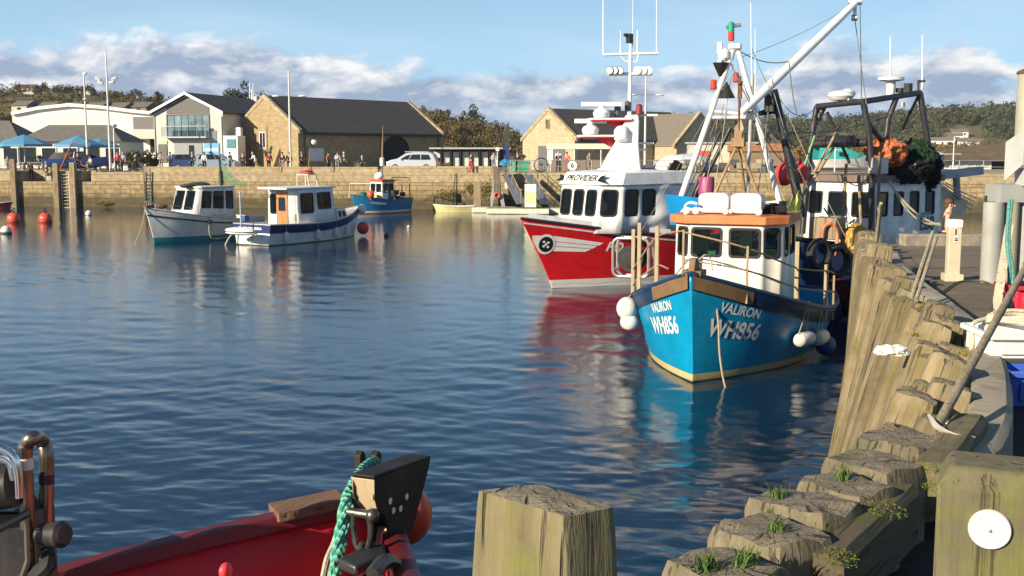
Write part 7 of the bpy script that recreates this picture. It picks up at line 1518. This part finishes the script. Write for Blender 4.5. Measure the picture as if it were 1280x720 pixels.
def quay_things():
    # blue boat ashore with red davit
    p = fp(100, 4.2); o = thing('boat_ashore', p, 'dark blue boat ashore with black cover and white edge', 'boat', QA); m = MB(); rows = []
    for x, w, z, zk in ((-3.2,.9,1.15,.35),(-2.6,1.15,1.1,.2),(0,1.25,1.05,.15),(1.8,.95,1.15,.25),(3.1,.05,1.35,.5)): rows.append([(x,-w,z),(x,-w*.75,(z+zk)/2-.1),(x,0,zk),(x,w*.75,(z+zk)/2-.1),(x,w,z)])
    m.grid(rows); m.poly(rows[0]); m.build('hull', paint('ashore_blue', (.015,.06,.25), .4), o, smooth=50)
    m = MB(); m.grid([[(-2.4,-1.0,1.1),(-1.9,-.7,1.7),(-1.9,.7,1.7),(-2.4,1.0,1.1)],[(.3,-1.1,1.1),(.2,-.8,1.75),(.2,.8,1.75),(.3,1.1,1.1)],[(2.0,-.8,1.15),(1.2,-.5,1.5),(1.2,.5,1.5),(2.0,.8,1.15)]]); m.build('cover', plain('cover_black', (.015,.015,.02), .5), o)
    m = MB(); m.tube([(.25,-1.12,1.15),(.2,-.82,1.78),(.2,.82,1.78),(.25,1.12,1.15)], .05, 6); m.build('cover_edge', WHITE, o)
    p = fp(88, 3.0); o = thing('davit', p, 'rusty red tripod davit standing before the blue boat', 'davit'); rr = paint('davit_red', (.40,.07,.03), .6, (.15,.05,.02), .6)
    for a, b in (((-.8,0,0),(.5,0,2.6)),((-.3,.2,1.5),(1.6,0,.4)),((.5,0,2.6),(.95,0,2.55))): m = MB(); m.cyl(a, b, .06); m.build('strut', rr, o)
    # feather flag
    p = fp(629, 6); o = thing('feather_flag', p, 'tall navy and black feather flag beside the notice shelter', 'flag'); m = MB(); m.tube(curve([(0,0,0),(0,0,2.6),(.1,0,3.7),(.42,0,4.15),(.6,0,3.9)],5), .03, 6); m.build('pole', BLACKP, o)
    rows = [[V((.02+.0,0,z)), V((.02+w*.5,.05*math.sin(z*3),z)), V((.02+w,0,z))] for z, w in ((.9,.5),(1.6,.55),(2.4,.55))]; m = MB(); m.grid(rows); m.build('lower_cloth', plain('flag_navy', (.02,.04,.14), .8), o)
    rows = [[V((x0,0,z)), V((x0+w*.5,.05*math.sin(z*3),z)), V((x0+w,0,z))] for z, x0, w in ((2.41,.02,.55),(3.1,.04,.55),(3.7,.12,.48),(4.1,.38,.16))]; m = MB(); m.grid(rows); m.build('upper_cloth', plain('flag_olive', (.05,.05,.03), .8), o)
    p = fp(622, 5.5); o = thing('round_lamp', p, 'white square-headed lamp on a thin pole beside the feather flag', 'lamp'); m = MB(); m.cyl((0,0,0),(0,0,1.9),.04); m.build('pole', WHITE, o); m = MB(); m.box((0,0,2.0),(.32,.2,.32)); m.build('lamp_head', WHITE, o)
    # timber crane post with braces, ring; walkway, pontoons
    TW = wood('crane_timber', (.26,.22,.16), (.42,.37,.28), 2, .8); p = fp(621, -1.4, 0); o = thing('timber_dolphin', p, 'stout timber post with splayed grey legs and an orange ring by the pontoon', 'post', .1); zt = at(621,209,p.y).z
    m = MB(); m.box((0,0,(zt+1.0)/2-.0),(.55,.5,zt-1.0)); m.build('post', TW, o); 
    for s in (-1, 1): m = MB(); m.beam((s*.75,-.05,-.6),(s*.12,-.05,2.6),.3,.3); m.build('splayed_leg', GREYP, o)
    m = MB(); m.box((.35,0,zt-.15),(1.3,.45,.3)); m.box((.85,.0,zt-.6),(.35,.3,1.1)); m.build('cross_head', TW, o); m = MB(); m.tube([V((.22*math.cos(t),-.33,1.35+.22*math.sin(t))) for t in [2*PI*i/16 for i in range(16)]], .07, 8, closed=True); m.build('life_ring', ORANGE, o)
    m = MB(); m.ell((.9,-.2,2.2),(.25,.2,.4)); m.build('rope_coil', plain('coil_cream', (.6,.55,.42), .9, 0, .3, 8, .6, 20), o)
    for i, (px, w, back, lab) in enumerate(((618,3.6,-3.6,'white-edged pontoon section furthest from the red boat'),(648,5.2,-5.2,'pale pontoon section nearest the red boat'),(690,5,-4.4,'pontoon section behind the bow of the red boat'))):
        p = fp(px, back, 0); o = thing('pontoon', p, lab, 'pontoon', QA+.05*i); m = MB(); m.box((0,0,.38),(w,1.9,.14)); m.build('deck', wood('pontoon_deck', (.4,.36,.28), (.52,.47,.38), 0, .6), o)
        m = MB(); m.box((0,-.93,.24),(w-.1,.12,.4)); m.build('edge_fender', paint('edge_cream', (.68,.65,.52), .6), o); m = MB(); m.box((0,.05,.08),(w-.3,1.6,.4)); m.build('float', flat((.12,.12,.12)), o)
    p = fp(663, -4.6, 0); o = thing('pontoon_sign', (p.x, p.y, .45), 'tall pale yellow and white board standing on the pontoon', 'sign', QA); m = MB(); m.box((0,0,1.0),(.95,.08,1.9)); m.build('board', plain('board_pale', (.72,.74,.66), .5), o); m = MB(); m.box((0,-.046,.85),(.85,.01,.9)); m.build('yellow_panel', plain('board_yellow', (.72,.68,.30), .5), o)
    for k, (px0, px1, lab) in enumerate(((634,652,'aluminium gangway rail descending to the pontoon, left one'),(660,682,'aluminium gangway descending to the pontoon behind the pale board'))):
        a, b = fp(px0, -1.0, 3.1), fp(px1, -3.6, .7); o = thing('gangway', a, lab, 'gangway'); d = b-a; m = MB(); m.beam(V(), d, .9, .08); m.build('walkway', STEEL, o)
        for s in (-.42,.42):
            n = V((0,s,0)); m = MB(); m.cyl(n+V((0,0,.9)), n+d+V((0,0,.9)), .03); [m.cyl(n+d*t, n+d*t+V((0,0,.9)), .025) for t in (.05,.35,.65,.95)]; m.build('handrail', plain('rail_brown', (.35,.25,.15), .5), o)
    # dinghies
    def dinghy(px, back, L, rz, lab, hullc, inner, out=None):
        p = fp(px, back, 0) if back is not None else out; o = thing('dinghy', p, lab, 'dinghy', rz); h = Hull(o, L, L*.42, [(0,.48),(.5,.45),(1,.62)], .2, paint('dinghy_paint', hullc, .45), pb=2.4, pw=1.9, wl=.85, rake=.25, bul=.25, deckmat=flat(inner, .7), cap=WHITE, capr=.035); m = MB()
        for t in (.3,.6): w = h.B/2*h.fd(t,2.4,.8)*.9; m.box((-L/2+t*L,0,.40),(.25,2*w,.05))
        m.build('thwart', wood('thwart_wood', (.4,.28,.15), (.5,.36,.2), 1, 1), o); return o
    dinghy(569, -3.0, 3.2, PI+.1, 'small white and yellow dinghy by the weedy wall', (.66,.60,.28), (.5,.5,.48))
    pl = on(-12, 261, 0); dinghy(0, None, 3.4, .1, 'red-bottomed white dinghy cut by the left picture border', (.35,.03,.04), (.6,.6,.6), V((pl.x, pl.y, 0)))
    # cart wheel, green crates, blue tarp
    p = fp(676, 1.2, QZ); o = thing('cart_wheel', (p.x,p.y,QZ+.62), 'old dark cart wheel leaning behind the railing', 'wheel', QA); m = MB(); X = lambda t: V((.6*math.cos(t),0,.6*math.sin(t))); m.tube([X(2*PI*i/24) for i in range(24)], .05, 8, closed=True); m.build('rim', BLACKP, o); m = MB(); [m.cyl((0,0,0), X(2*PI*i/10), .025, n=6) for i in range(10)]; m.ell((0,0,0),(.1,.1,.1)); m.build('spoke', BLACKP, o)
    for px, lab, c in ((652,'green plastic crate stack behind the railing',(.05,.36,.16)),(659,'second green crate beside the cart wheel',(.06,.42,.2)),(640,'pale green crate beside the blue tarpaulin bundle',(.12,.4,.25))):
        p = fp(px, 1.2); o = thing('fish_crate', p, lab, 'crate', QA+.1); m = MB(); m.box((0,0,.45),(.62,.5,.9),top=1.06); m.build('tub', paint('crate_green', c, .5), o, bevel=.03); m = MB(); m.box((0,0,.93),(.7,.58,.06)); m.build('rim', paint('crate_rim', c, .5), o)
    b = bmesh.new(); bmesh.ops.create_icosphere(b, subdivisions=3, radius=1)
    for v in b.verts: k = 1+.25*noise.noise(v.co*2.3); v.co = V((v.co.x*.6*k, v.co.y*.5*k, v.co.z*.38*k+.55))
    me = bpy.data.meshes.new('tarpaulin_bundle'); b.to_mesh(me); b.free(); me.materials.append(plain('tarp_blue', (.03,.20,.38), .5, 0, .2, 3)); o = bpy.data.objects.new('tarpaulin_bundle', me); COL.objects.link(o); p = fp(633,1.2); o.location = p+V((0,0,.2)); tag(o, 'crumpled blue tarpaulin bundle on the wall beside the crane post', 'tarpaulin')
    # railing
    for px0, px1, z0, lab in ((638,868,.0,'galvanised railing along the quay behind the red boat'),(1166,1256,-.1,'galvanised railing on the far wall beyond the trawler')):
        a, b2 = fp(px0,.5), fp(px1,.5); o = thing('railing', a, lab, 'railing', math.atan2(b2.y-a.y, b2.x-a.x)); L = (b2-a).length; n = int(L/1.6)
        for i in range(n+1): m = MB(); m.cyl((L*i/n,0,0),(L*i/n,0,1.05),.035); m.build('post', STEEL, o)
        for z in (.5,1.03): m = MB(); m.cyl((0,0,z),(L,0,z),.028); m.build('rail', STEEL, o)
        if px0 < 1000:
            m = MB(); k = int(L/.22); [m.cyl((L*i/k,0,.08),(L*i/k,0,1.0),.012,n=5) for i in range(k)]; m.build('infill_bar', STEEL, o)
    # speed sign
    p = fp(715, .2); zc = at(715,207,p.y).z-QZ; o = thing('speed_sign', p, 'round white sign with a dark green 6 above the railing', 'sign', QA); m = MB(); m.cyl((0,0,-.2),(0,0,zc),.04); m.build('post', STEEL, o); m = MB(); M = Matrix.Rotation(PI/2,3,'X'); m.lathe([(0,.03),(.40,.03),(.40,0),(0,0)], (0,-.05,zc), 24, M); m.build('disc', plain('sign_white', (.8,.8,.78), .4), o); text_obj('6', .58, frame_mat((0,-.09,zc),(1,0,0),(0,0,1)), plain('sign_green_dark', (.03,.10,.07), .5), o, bold=.02, name='digit')
    # parapet leftovers: pampas tuft, hanging ropes, timber stakes, bags
    p = fp(451, 3); o = tuft(p, .45, 1.15, 260, 5, 'pale pampas-like grass clump before the warehouse wall'); o.data.materials[0] = plain('dry_grass', (.42,.36,.24), .9)
    for px, back, c, lab in ((247,1.6,(.15,.55,.08),'lime green bag lying on the parapet left of the white shirt'),(324,1.5,(.18,.55,.1),'lime green bag on the wall below the bending person'),(160,1.3,(.75,.75,.72),'white bag beside the lilac top'),(64,1.0,(.6,.58,.52),'pale bag at the sunken landing')):
        p = fp(px, back); z = QZ+.02 if px > 100 else 2.36; o = thing('shopping_bag', (p.x,p.y,z), lab, 'bag', .3); m = MB(); m.box((0,0,.24),(.48,.28,.46),top=.85); m.build('bag_body', plain('bag_cloth', c, .7), o, bevel=.05); m = MB(); m.tube([(-.14,0,.45),(-.1,0,.62),(.1,0,.62),(.14,0,.45)], .015, 6); m.build('handle', plain('bag_cloth', c, .7), o)
    for px, h, lab in ((350,1.2,'orange-brown stake leaning on the wall under the twin lamp post'),(415,.8,'short stake with an orange rag on the wall'),(387,1.9,'thin pale pole leaning before the notice board')):
        p = fp(px, .7); o = tag(MB().tube([(0,0,0),(.12,0,h)], .04, 7).build('stake', paint('stake_brown', (.35,.18,.08), .7)), lab, 'stake'); o.location = p
    # buoys
    def buoy(px, py, r, c, lab, c2=None, eye=True):
        q = on(px, py, 0); o = thing('mooring_buoy', (q.x, q.y, 0), lab, 'buoy', rnd.random()*6); m = MB(); m.ell((0,0,r*.55), (r,r,r*.95), 20, 12); bd = m.build('float', paint('buoy_paint', c, .4, (.25,.05,.02), .4), o)
        if eye: m = MB(); m.cyl((0,0,r*1.4),(0,0,r*1.75),r*.22); m.tube([V((r*.25*math.cos(t),0,r*1.9+r*.2*math.sin(t))) for t in [2*PI*i/10 for i in range(10)]], r*.07, 6, closed=True); m.build('mooring_eye', BLACKP, o)
        if c2: m = MB(); m.ell((0,0,r*.15), (r*1.02,r*1.02,r*.6), 20, 10); m.build('waterline_band', paint('buoy_low', c2, .6), o)
    buoy(17.5, 278, .48, (.74,.10,.04), 'orange-red buoy nearer the left picture border', (.35,.03,.02)); buoy(57, 278, .47, (.74,.09,.04), 'orange-red buoy right of its twin, with a dark top', (.35,.03,.02))
    buoy(8, 292, .33, (.72,.70,.62), 'white buoy with a blackened base below the orange buoys', (.06,.06,.04), False); buoy(25, 258, .28, (.75,.74,.70), 'small white buoy against the shaded fender post', None, False); buoy(111, 269, .26, (.78,.77,.72), 'small white buoy floating alone right of the orange buoys', None, False); buoy(53, 257, .2, (.78,.77,.72), 'tiny white buoy near the ladder', None, False)
    buoy(483, 296, .15, (.05,.05,.05), 'tiny dark float in open water right of the white workboat', None, False); buoy(511, 285, .13, (.5,.5,.48), 'tiny grey float in open water below the silver car', None, False)
    # clutter on the quay between the masts
    for px, py, Y_, r, c, lab, nm in ((888,205,88,(2.6,1.5,1.3),(.5,.53,.6),'grey-blue domed boat cover behind the tan tripod','boat_cover'),(869,203,90,(2.2,1.4,1.2),(.72,.71,.68),'white domed boat cover left of the grey-blue one','boat_cover')):
        q = at(px, py, Y_); b = bmesh.new(); bmesh.ops.create_icosphere(b, subdivisions=3, radius=1)
        for v in b.verts: v.co = V((v.co.x*r[0], v.co.y*r[1], max(-.2, v.co.z)*r[2]))
        me = bpy.data.meshes.new(nm); b.to_mesh(me); b.free(); me.materials.append(plain('cover_cloth', c, .6, 0, .1, 2)); me.polygons.foreach_set('use_smooth', [True]*len(me.polygons)); o = bpy.data.objects.new(nm, me); COL.objects.link(o); o.location = (q.x, fq(q.x)+4, QZ+.3); tag(o, lab, 'cover')
    p = fp(899, 7); o = thing('quay_shed', p, 'cream flat shed with red sign behind the white mast frame', 'shed', QA); m = MB(); m.box((0,0,1.25),(6.0,2.6,2.5)); m.build('wall', plain('shed_cream', (.55,.50,.40), .7), o); m = MB(); m.box((0,0,2.55),(6.4,3.0,.12)); m.build('roof', GREYP, o); m = MB(); m.box((-1.6,-1.33,1.6),(1.4,.05,.5)); m.build('sign_board', plain('sign_redw', (.55,.08,.08), .5), o)
    p = fp(945, 6); o = thing('quay_shed', p, 'rusty orange roofed shed right of the tan tripod', 'shed', QA); m = MB(); m.box((0,0,.9),(5.0,2.4,1.8)); m.build('wall', plain('shed_brown', (.22,.16,.1), .8), o); m = MB(); m.prism([(-2.7,-1.4,1.8),(-2.7,0,2.5),(-2.7,1.4,1.8)], (5.4,0,0)); m.build('roof', plain('roof_rusty', (.35,.16,.07), .8, 0, .3, 3), o, smooth=0)
    for i, (px, c, lab) in enumerate(((848,(.16,.14,.12),'dark stack of gear behind the exhaust pipe'),(862,(.45,.4,.3),'tan stack of boxes left of the pink barrel'),(915,(.06,.06,.06),'black net bundle behind the tan tripod'),(938,(.4,.34,.24),'tan stack of boxes right of the tan tripod'),(958,(.1,.1,.1),'dark gear stack beside the red buoys'))):
        p = fp(px, 1.4); o = thing('gear_stack', p, lab, 'gear', QA); rg = random.Random(i)
        for k in range(5): m = MB(); m.box((rg.uniform(-.9,.9), rg.uniform(-.4,.4), .3+.28*(k % 3)), (rg.uniform(.5,1.1),.6,.5), rz=rg.uniform(-.3,.3)); m.build('box', paint('gear_box', sc3(c, rg.uniform(.6,1.4)), .7), o, bevel=.02)
    for px, y0, lab in ((1188,170,'thin flagpole with cross-yard before the low white hut'),(1041,160,'thin white pole behind the black gantry')): 
        p = fp(px, 6); z = at(px, y0, p.y).z-QZ; o = thing('flagpole', p, lab, 'pole'); m = MB(); m.tube([(0,0,0),(0,0,z)], [.06,.03], 7); m.build('pole', WHITE, o); m = MB(); m.cyl((-.7,0,z*.5),(.7,0,z*.5),.025); m.build('yard', WHITE, o)
    # small green launch and white launch moored behind the masts
    for px, back, L, rz, c, lab in ((880,-3.2,6.5,PI+.2,(.35,.5,.36),'pale green open launch moored behind the white mast frame'),(935,-2.6,5.5,PI,(.7,.7,.66),'white open launch moored right of the tan tripod')):
        p = fp(px, back, 0); o = thing('launch', p, lab, 'boat', rz); h = Hull(o, L, 2.2, [(0,1.0),(.5,.9),(1,1.3)], .3, paint('launch_paint', c, .5), rake=.4, bul=.3, deckmat=flat((.35,.3,.25)), cap=WHITE, capr=.04); m = MB(); m.box((0,0,1.1),(1.4,1.2,.7)); m.build('cuddy', WHITE, o, bevel=.06)
quay_things()
# ================================================================ near right: quay-side gear
def near_right():
    # power pedestal
    p = on(1190, 351, GZ); o = thing('power_pedestal', p, 'slim stone-coloured service pedestal marked 1 on the quay', 'pedestal', R(-8)); CB = paint('pedestal_stone', (.56,.50,.36), .7, (.3,.24,.14), .4)
    m = MB(); m.box((0,0,.05),(.24,.26,.1)); m.build('foot', CB, o, bevel=.01); m = MB(); m.box((0,0,.36),(.165,.17,.72)); b = m.build('column', CB, o, bevel=.012); m = MB(); m.box((0,0,.77),(.185,.19,.115)); m.build('cap', paint('cap_white', (.74,.74,.72), .5), o, bevel=.015)
    text_obj('1', .10, frame_mat((0,-.089,.66),(1,0,0),(0,0,1)), BLACKP, b, bold=.004, name='digit'); m = MB(); m.box((.005,-.088,.565),(.06,.006,.075)); lb = m.build('label_plate', WHITE, o); m = MB(); m.box((.005,-.092,.555),(.042,.004,.02)); m.box((.005,-.092,.582),(.036,.004,.014)); m.build('label_mark', BLACKP, lb)
    # hoist: two round steel columns with housing above
    p = on(1236, 353, GZ); o = thing('quay_hoist', (p.x, p.y, GZ), 'grey steel quay hoist with twin round columns and angled housing', 'hoist'); k = p.y/F; X = lambda px: (px-640)*k-p.x; Z = lambda py: EYE+(192-py)*k-GZ - (0)
    G1 = paint('hoist_grey', (.33,.34,.32), .5, (.25,.19,.10), .6, 2); G2 = paint('hoist_pale', (.40,.42,.41), .45, (.35,.27,.15), .4, 2)
    def col(px0, px1, y0, y1, mt, nm, dy=0): m = MB(); r = (X(px1)-X(px0))/2; c = (X(px1)+X(px0))/2; m.cyl((c,dy,Z(y0)),(c,dy,Z(y1)),r,n=20); return m.build(nm, mt, o)
    col(1229,1254,356,252,G1,'column'); col(1255,1273,362,252,paint('column_tan', (.34,.30,.21), .6, (.25,.17,.08), .6),'column'); col(1272,1300,350,240,G1,'column',.1)
    m = MB(); m.box((X(1290),.15,(Z(252)+Z(230))/2),(X(1335)-X(1246),.5,Z(230)-Z(252))); m.build('column_head', G1, o)
    # angled housing: slanted left cheek, front panel
    m = MB(); L_ = [(X(1253),-.05,Z(188)),(X(1268),-.22,Z(165)),(X(1268),-.22,Z(204)),(X(1256),-.10,Z(228)),(X(1253),-.05,Z(222))]
    m.prism([(X(1252),.0,Z(178)),(X(1264),-.26,Z(162)),(X(1264),-.26,Z(205)),(X(1252),.0,Z(226))], (.012,.02,0)); m.build('side_cheek', G2, o)
    m = MB(); m.box((X(1300),-.10,(Z(207)+Z(174))/2),(X(1336)-X(1265),.35,Z(174)-Z(207))); m.build('housing', G2, o, bevel=.01); m = MB(); m.box((X(1302),-.05,(Z(232)+Z(211))/2),(X(1335)-X(1269),.30,Z(211)-Z(232))); m.build('cabinet', paint('cabinet_white', (.48,.49,.48), .4), o, bevel=.012)
    col(1262,1302,172,95,paint('upper_tan', (.40,.38,.30), .6, (.3,.2,.1), .6),'upper_column',-.05); m = MB(); c = (X(1262)+X(1302))/2; m.lathe([(.17,Z(97)),(.225,Z(95)),(.225,Z(92)),(.16,Z(89)),(.05,Z(88))], (c,-.05,0), 18); m.build('rusty_cap', RUST, o)
    m = MB(); m.box((X(1271),-.275,Z(168)),(.11,.02,.13)); pl = m.build('warning_plate', BLACKP, o); m = MB(); m.box((X(1273),-.288,Z(166)),(.05,.01,.07)); m.build('orange_mark', ORANGE, pl)
    m = MB(); m.box((X(1276),-.28,Z(103)),(.10,.02,.03)); m.build('name_plate', WHITE, o)
    # thin dark post beside
    p = on(1227, 353, GZ); o = tag(MB().cyl((0,0,0),(0,0,1.15),.018).build('marker_pole', BLACKP), 'thin dark pole at the left of the hoist columns', 'pole'); o.location = p
    # fish crates stacked at the right edge: blue below, white above, red behind
    def crate(px, py_b, w, h, d, z, rz, c, lab):
        p = on(px, py_b, z); o = thing('fish_box', (p.x, p.y, z), lab, 'crate', rz); mt = paint('fish_box_plastic', c, .45, (.2,.15,.08), .35, 3); t = .02; m = MB()
        for (x0, x1, y0, y1, z0, z1) in ((0,w,0,t,0,h),(0,w,d-t,d,0,h),(0,t,t,d-t,0,h),(w-t,w,t,d-t,0,h),(t,w-t,t,d-t,0,t)): m.box(((x0+x1)/2,(y0+y1)/2,(z0+z1)/2),(x1-x0-.001,y1-y0-.001,z1-z0))
        m.build('tub', mt, o, bevel=.004); m = MB()
        for a, b in (((-.02,-.02),(w+.02,-.02)),((w+.02,-.02),(w+.02,d+.02)),((w+.02,d+.02),(-.02,d+.02)),((-.02,d+.02),(-.02,-.02))): m.beam((*a,h-.012),(*b,h-.012),.045,.04)
        m.build('rim', mt, o, bevel=.006); m = MB(); m.box((w*.5,-.012,h*.42),(w*.82,.02,h*.5)); m.build('front_panel', mt, o, bevel=.008); return p
    crate(1262, 508, .62,.235,.42, GZ, R(-4), (.04,.12,.55), 'blue fish box on the dark ground at the right edge')
    crate(1238, 448, .70,.17,.5, GZ+.26, R(-3), (.76,.75,.71), 'white fish box with ropes on top, above the blue one')
    pw = on(1238, 448, GZ+.26)
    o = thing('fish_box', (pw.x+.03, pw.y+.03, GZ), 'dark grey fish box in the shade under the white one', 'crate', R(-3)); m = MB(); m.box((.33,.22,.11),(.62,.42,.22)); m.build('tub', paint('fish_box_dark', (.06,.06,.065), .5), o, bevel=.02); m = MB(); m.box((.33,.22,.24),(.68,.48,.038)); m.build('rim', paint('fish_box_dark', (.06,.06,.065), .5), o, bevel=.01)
    crate(1270, 394, .6,.30,.4, GZ+.0, R(5), (.62,.03,.06), 'red fish box behind the coil of rope')
    # coil of rope on the white box, loose teal rope down the hoist
    q = on(1272, 402, GZ+.45); m = MB()
    for i in range(5): m.tube([q+V((.25*math.cos(t)+.02*i, .12*math.sin(t), .012*i+.02*math.sin(t*2+i))) for t in [2*PI*j/20 for j in range(20)]], .017, 6, closed=True)
    m.tube(curve([q+V((-.2,0,.03)), q+V((-.36,-.08,.0)), q+V((-.40,-.16,-.1)), q+V((-.41,-.17,-.3))], 5), .016, 6); o = m.build('rope_coil', plain('coil_rope', (.62,.56,.42), .9, 0, .2, 30, .5, 90)); tag(o, 'loose cream rope coil lying on the white fish box', 'rope')
    TQ = plain('teal_rope_fibre', (.10,.28,.24), .9, 0, .4, 40, .6, 120); m = MB()
    for i in range(2): m.tube(curve([at(1262+3*i,250,12.4), at(1259+2*i,300,12.2), at(1262+4*i,345,12.0), at(1256+6*i,398,11.7)], 8), .022, 7)
    o = m.build('hanging_rope', TQ); tag(o, 'teal and grey rope bundle hanging beside the hoist columns', 'rope')
    # plank leaning on the columns
    a, b = on(1243, 400, GZ), at(1262, 282, 12.6); o = tag(MB().beam(a, b, .09, .03).build('leaning_plank', wood('plank_pale', (.5,.43,.3), (.6,.53,.4), 1, 1)), 'pale plank leaning against the hoist columns', 'plank')
    # long scythe-like pole leaning over the kerb
    a, b = on(1172, 532, 3.56), at(1287, 325, 7.4); WD = wood('handle_wood', (.36,.29,.19), (.5,.42,.29), 2, 1.4); d = (b-a).normalized()
    o = thing('long_scythe', a, 'long wooden pole with a curved pale blade leaning over the kerb', 'pole'); m = MB(); L = (b-a).length; m.tube([V(), d*L*.4, d*L], [.026,.024,.022], 10); m.build('handle', WD, o); m = MB(); m.tube([d*L*.96, d*L*.985], [.026,.026], 10); m.build('grip_tape', RUBBER, o)
    bl = [on(1161,519,3.60)-a, on(1172,536,3.57)-a, on(1190,545,3.55)-a, on(1219,546,3.54)-a]; P = curve(bl, 6); m = MB(); rows = []
    for i, q in enumerate(P): w = .045*math.sin(PI*min(1, (i+2)/(len(P)+1)))+.006; rows.append([q+V((0,-w*.4,w*.5)), q+V((0,w,-.0)), q+V((0,w,-.006)), q+V((0,-w*.4,w*.5-.008))])
    m.grid(rows, closed=True); m.build('blade', plain('blade_pale', (.62,.59,.52), .4, .3), o, smooth=60)
    # two thin poles and one stick leaning at the pile heads
    for (x0, y0, x1, y1, z, Y1, r, lab) in ((1139,374,1166,290,3.56,11.4,.021,'thin pale pole leaning at the pile heads, left of two'),(1145,376,1171,296,3.56,11.3,.019,'thin pale pole leaning at the pile heads, right of two'),(1096,302,1101,254,3.66,15.2,.028,'stick standing on the round-shouldered timber post')):
        a, b = on(x0, y0, z), at(x1, y1, Y1); o = tag(MB().tube([V(), (b-a)*.5, b-a], [r, r, r*.85], 8).build('leaning_pole', wood('pole_pale', (.48,.40,.27), (.6,.52,.38), 2, 1.2)), lab, 'pole'); o.location = a
    # white crumpled bags, net heap and tarp on the quay, weeds
    for k, (px, py, z, r, c, lab) in enumerate(((1112,338,GZ+.05,(.28,.2,.09),(.74,.74,.72),'crumpled white plastic sheet by the timber post'),(1115,440,3.42,(.12,.09,.05),(.75,.73,.68),'tangle of white netting caught on the raked piles'),(1128,352,GZ+.05,(.42,.22,.06),(.13,.13,.12),'dark netting spread beside the white plastic sheet'),(1240,507,GZ+.03,(.10,.07,.03),(.10,.15,.22),'crushed blue packaging on the dark ground'),(1205,532,3.5,(.09,.06,.02),(.55,.54,.52),'scrap of pale plastic on the kerb beside the blade'))):
        b = bmesh.new(); bmesh.ops.create_icosphere(b, subdivisions=4, radius=1)
        for v in b.verts: d = v.co.normalized(); q = 1+.35*noise.noise(d*3+V((k,0,0)))+.18*noise.noise(d*9); v.co = V((d.x*r[0]*q, d.y*r[1]*q, max(d.z,-.3)*r[2]*q))
        me = bpy.data.meshes.new('litter'); b.to_mesh(me); b.free(); me.materials.append(plain('litter_sheet', c, .5, 0, .25, 14)); o = bpy.data.objects.new('litter' if k != 2 else 'net_heap', me); COL.objects.link(o); o.location = on(px, py, z); tag(o, lab, 'litter' if k != 2 else 'net')
    DRY = plain('dry_weed', (.24,.20,.06), .9, 0, .3, 20)
    for i, (px, py, z, r, h, n, lab) in enumerate(((1203,444,3.5,.11,.05,110,'mossy weed patch half way along the kerb'),(1228,484,GZ,.10,.09,70,'dry straw beside the kerb in the shade'),(1150,385,3.56,.07,.05,60,'moss tuft on the pile heads below the thin poles'),(1143,420,3.56,.06,.04,60,'moss tuft on a raked pile head under the white netting'))):
        o = tuft(on(px, py, z), r, h, n, 70+i, lab, name='weed_tuft'); o.data.materials[0] = DRY
    # rope lying over the quay surface
    m = MB(); m.tube(curve([on(1120,352,GZ+.02), on(1160,372,GZ+.02), on(1200,352,GZ+.02), on(1240,356,GZ+.02), on(1262,402,GZ+.02), on(1246,470,GZ+.02)], 8), .012, 6); o = m.build('ground_rope', plain('dark_rope', (.08,.09,.08), .9)); tag(o, 'dark thin rope trailing over the quay concrete', 'rope')
near_right()
# ================================================================ the air between here and the hills
def build_haze():
    m = MB(); m.box((0, 700, 28), (3200, 2100, 62)); q = NT('thin_haze'); q.t.nodes.remove(q.p)
    v = q.n('ShaderNodeVolumePrincipled'); v.inputs['Color'].default_value = (.80, .88, 1, 1); v.inputs['Density'].default_value = .00014; v.inputs['Anisotropy'].default_value = .2
    q.l(v.outputs[0], q.out.inputs['Volume']); o = m.build('haze', q.mt, smooth=0); tag(o, 'thin pale haze in the air over the harbour and hills', kind='stuff')
build_haze()
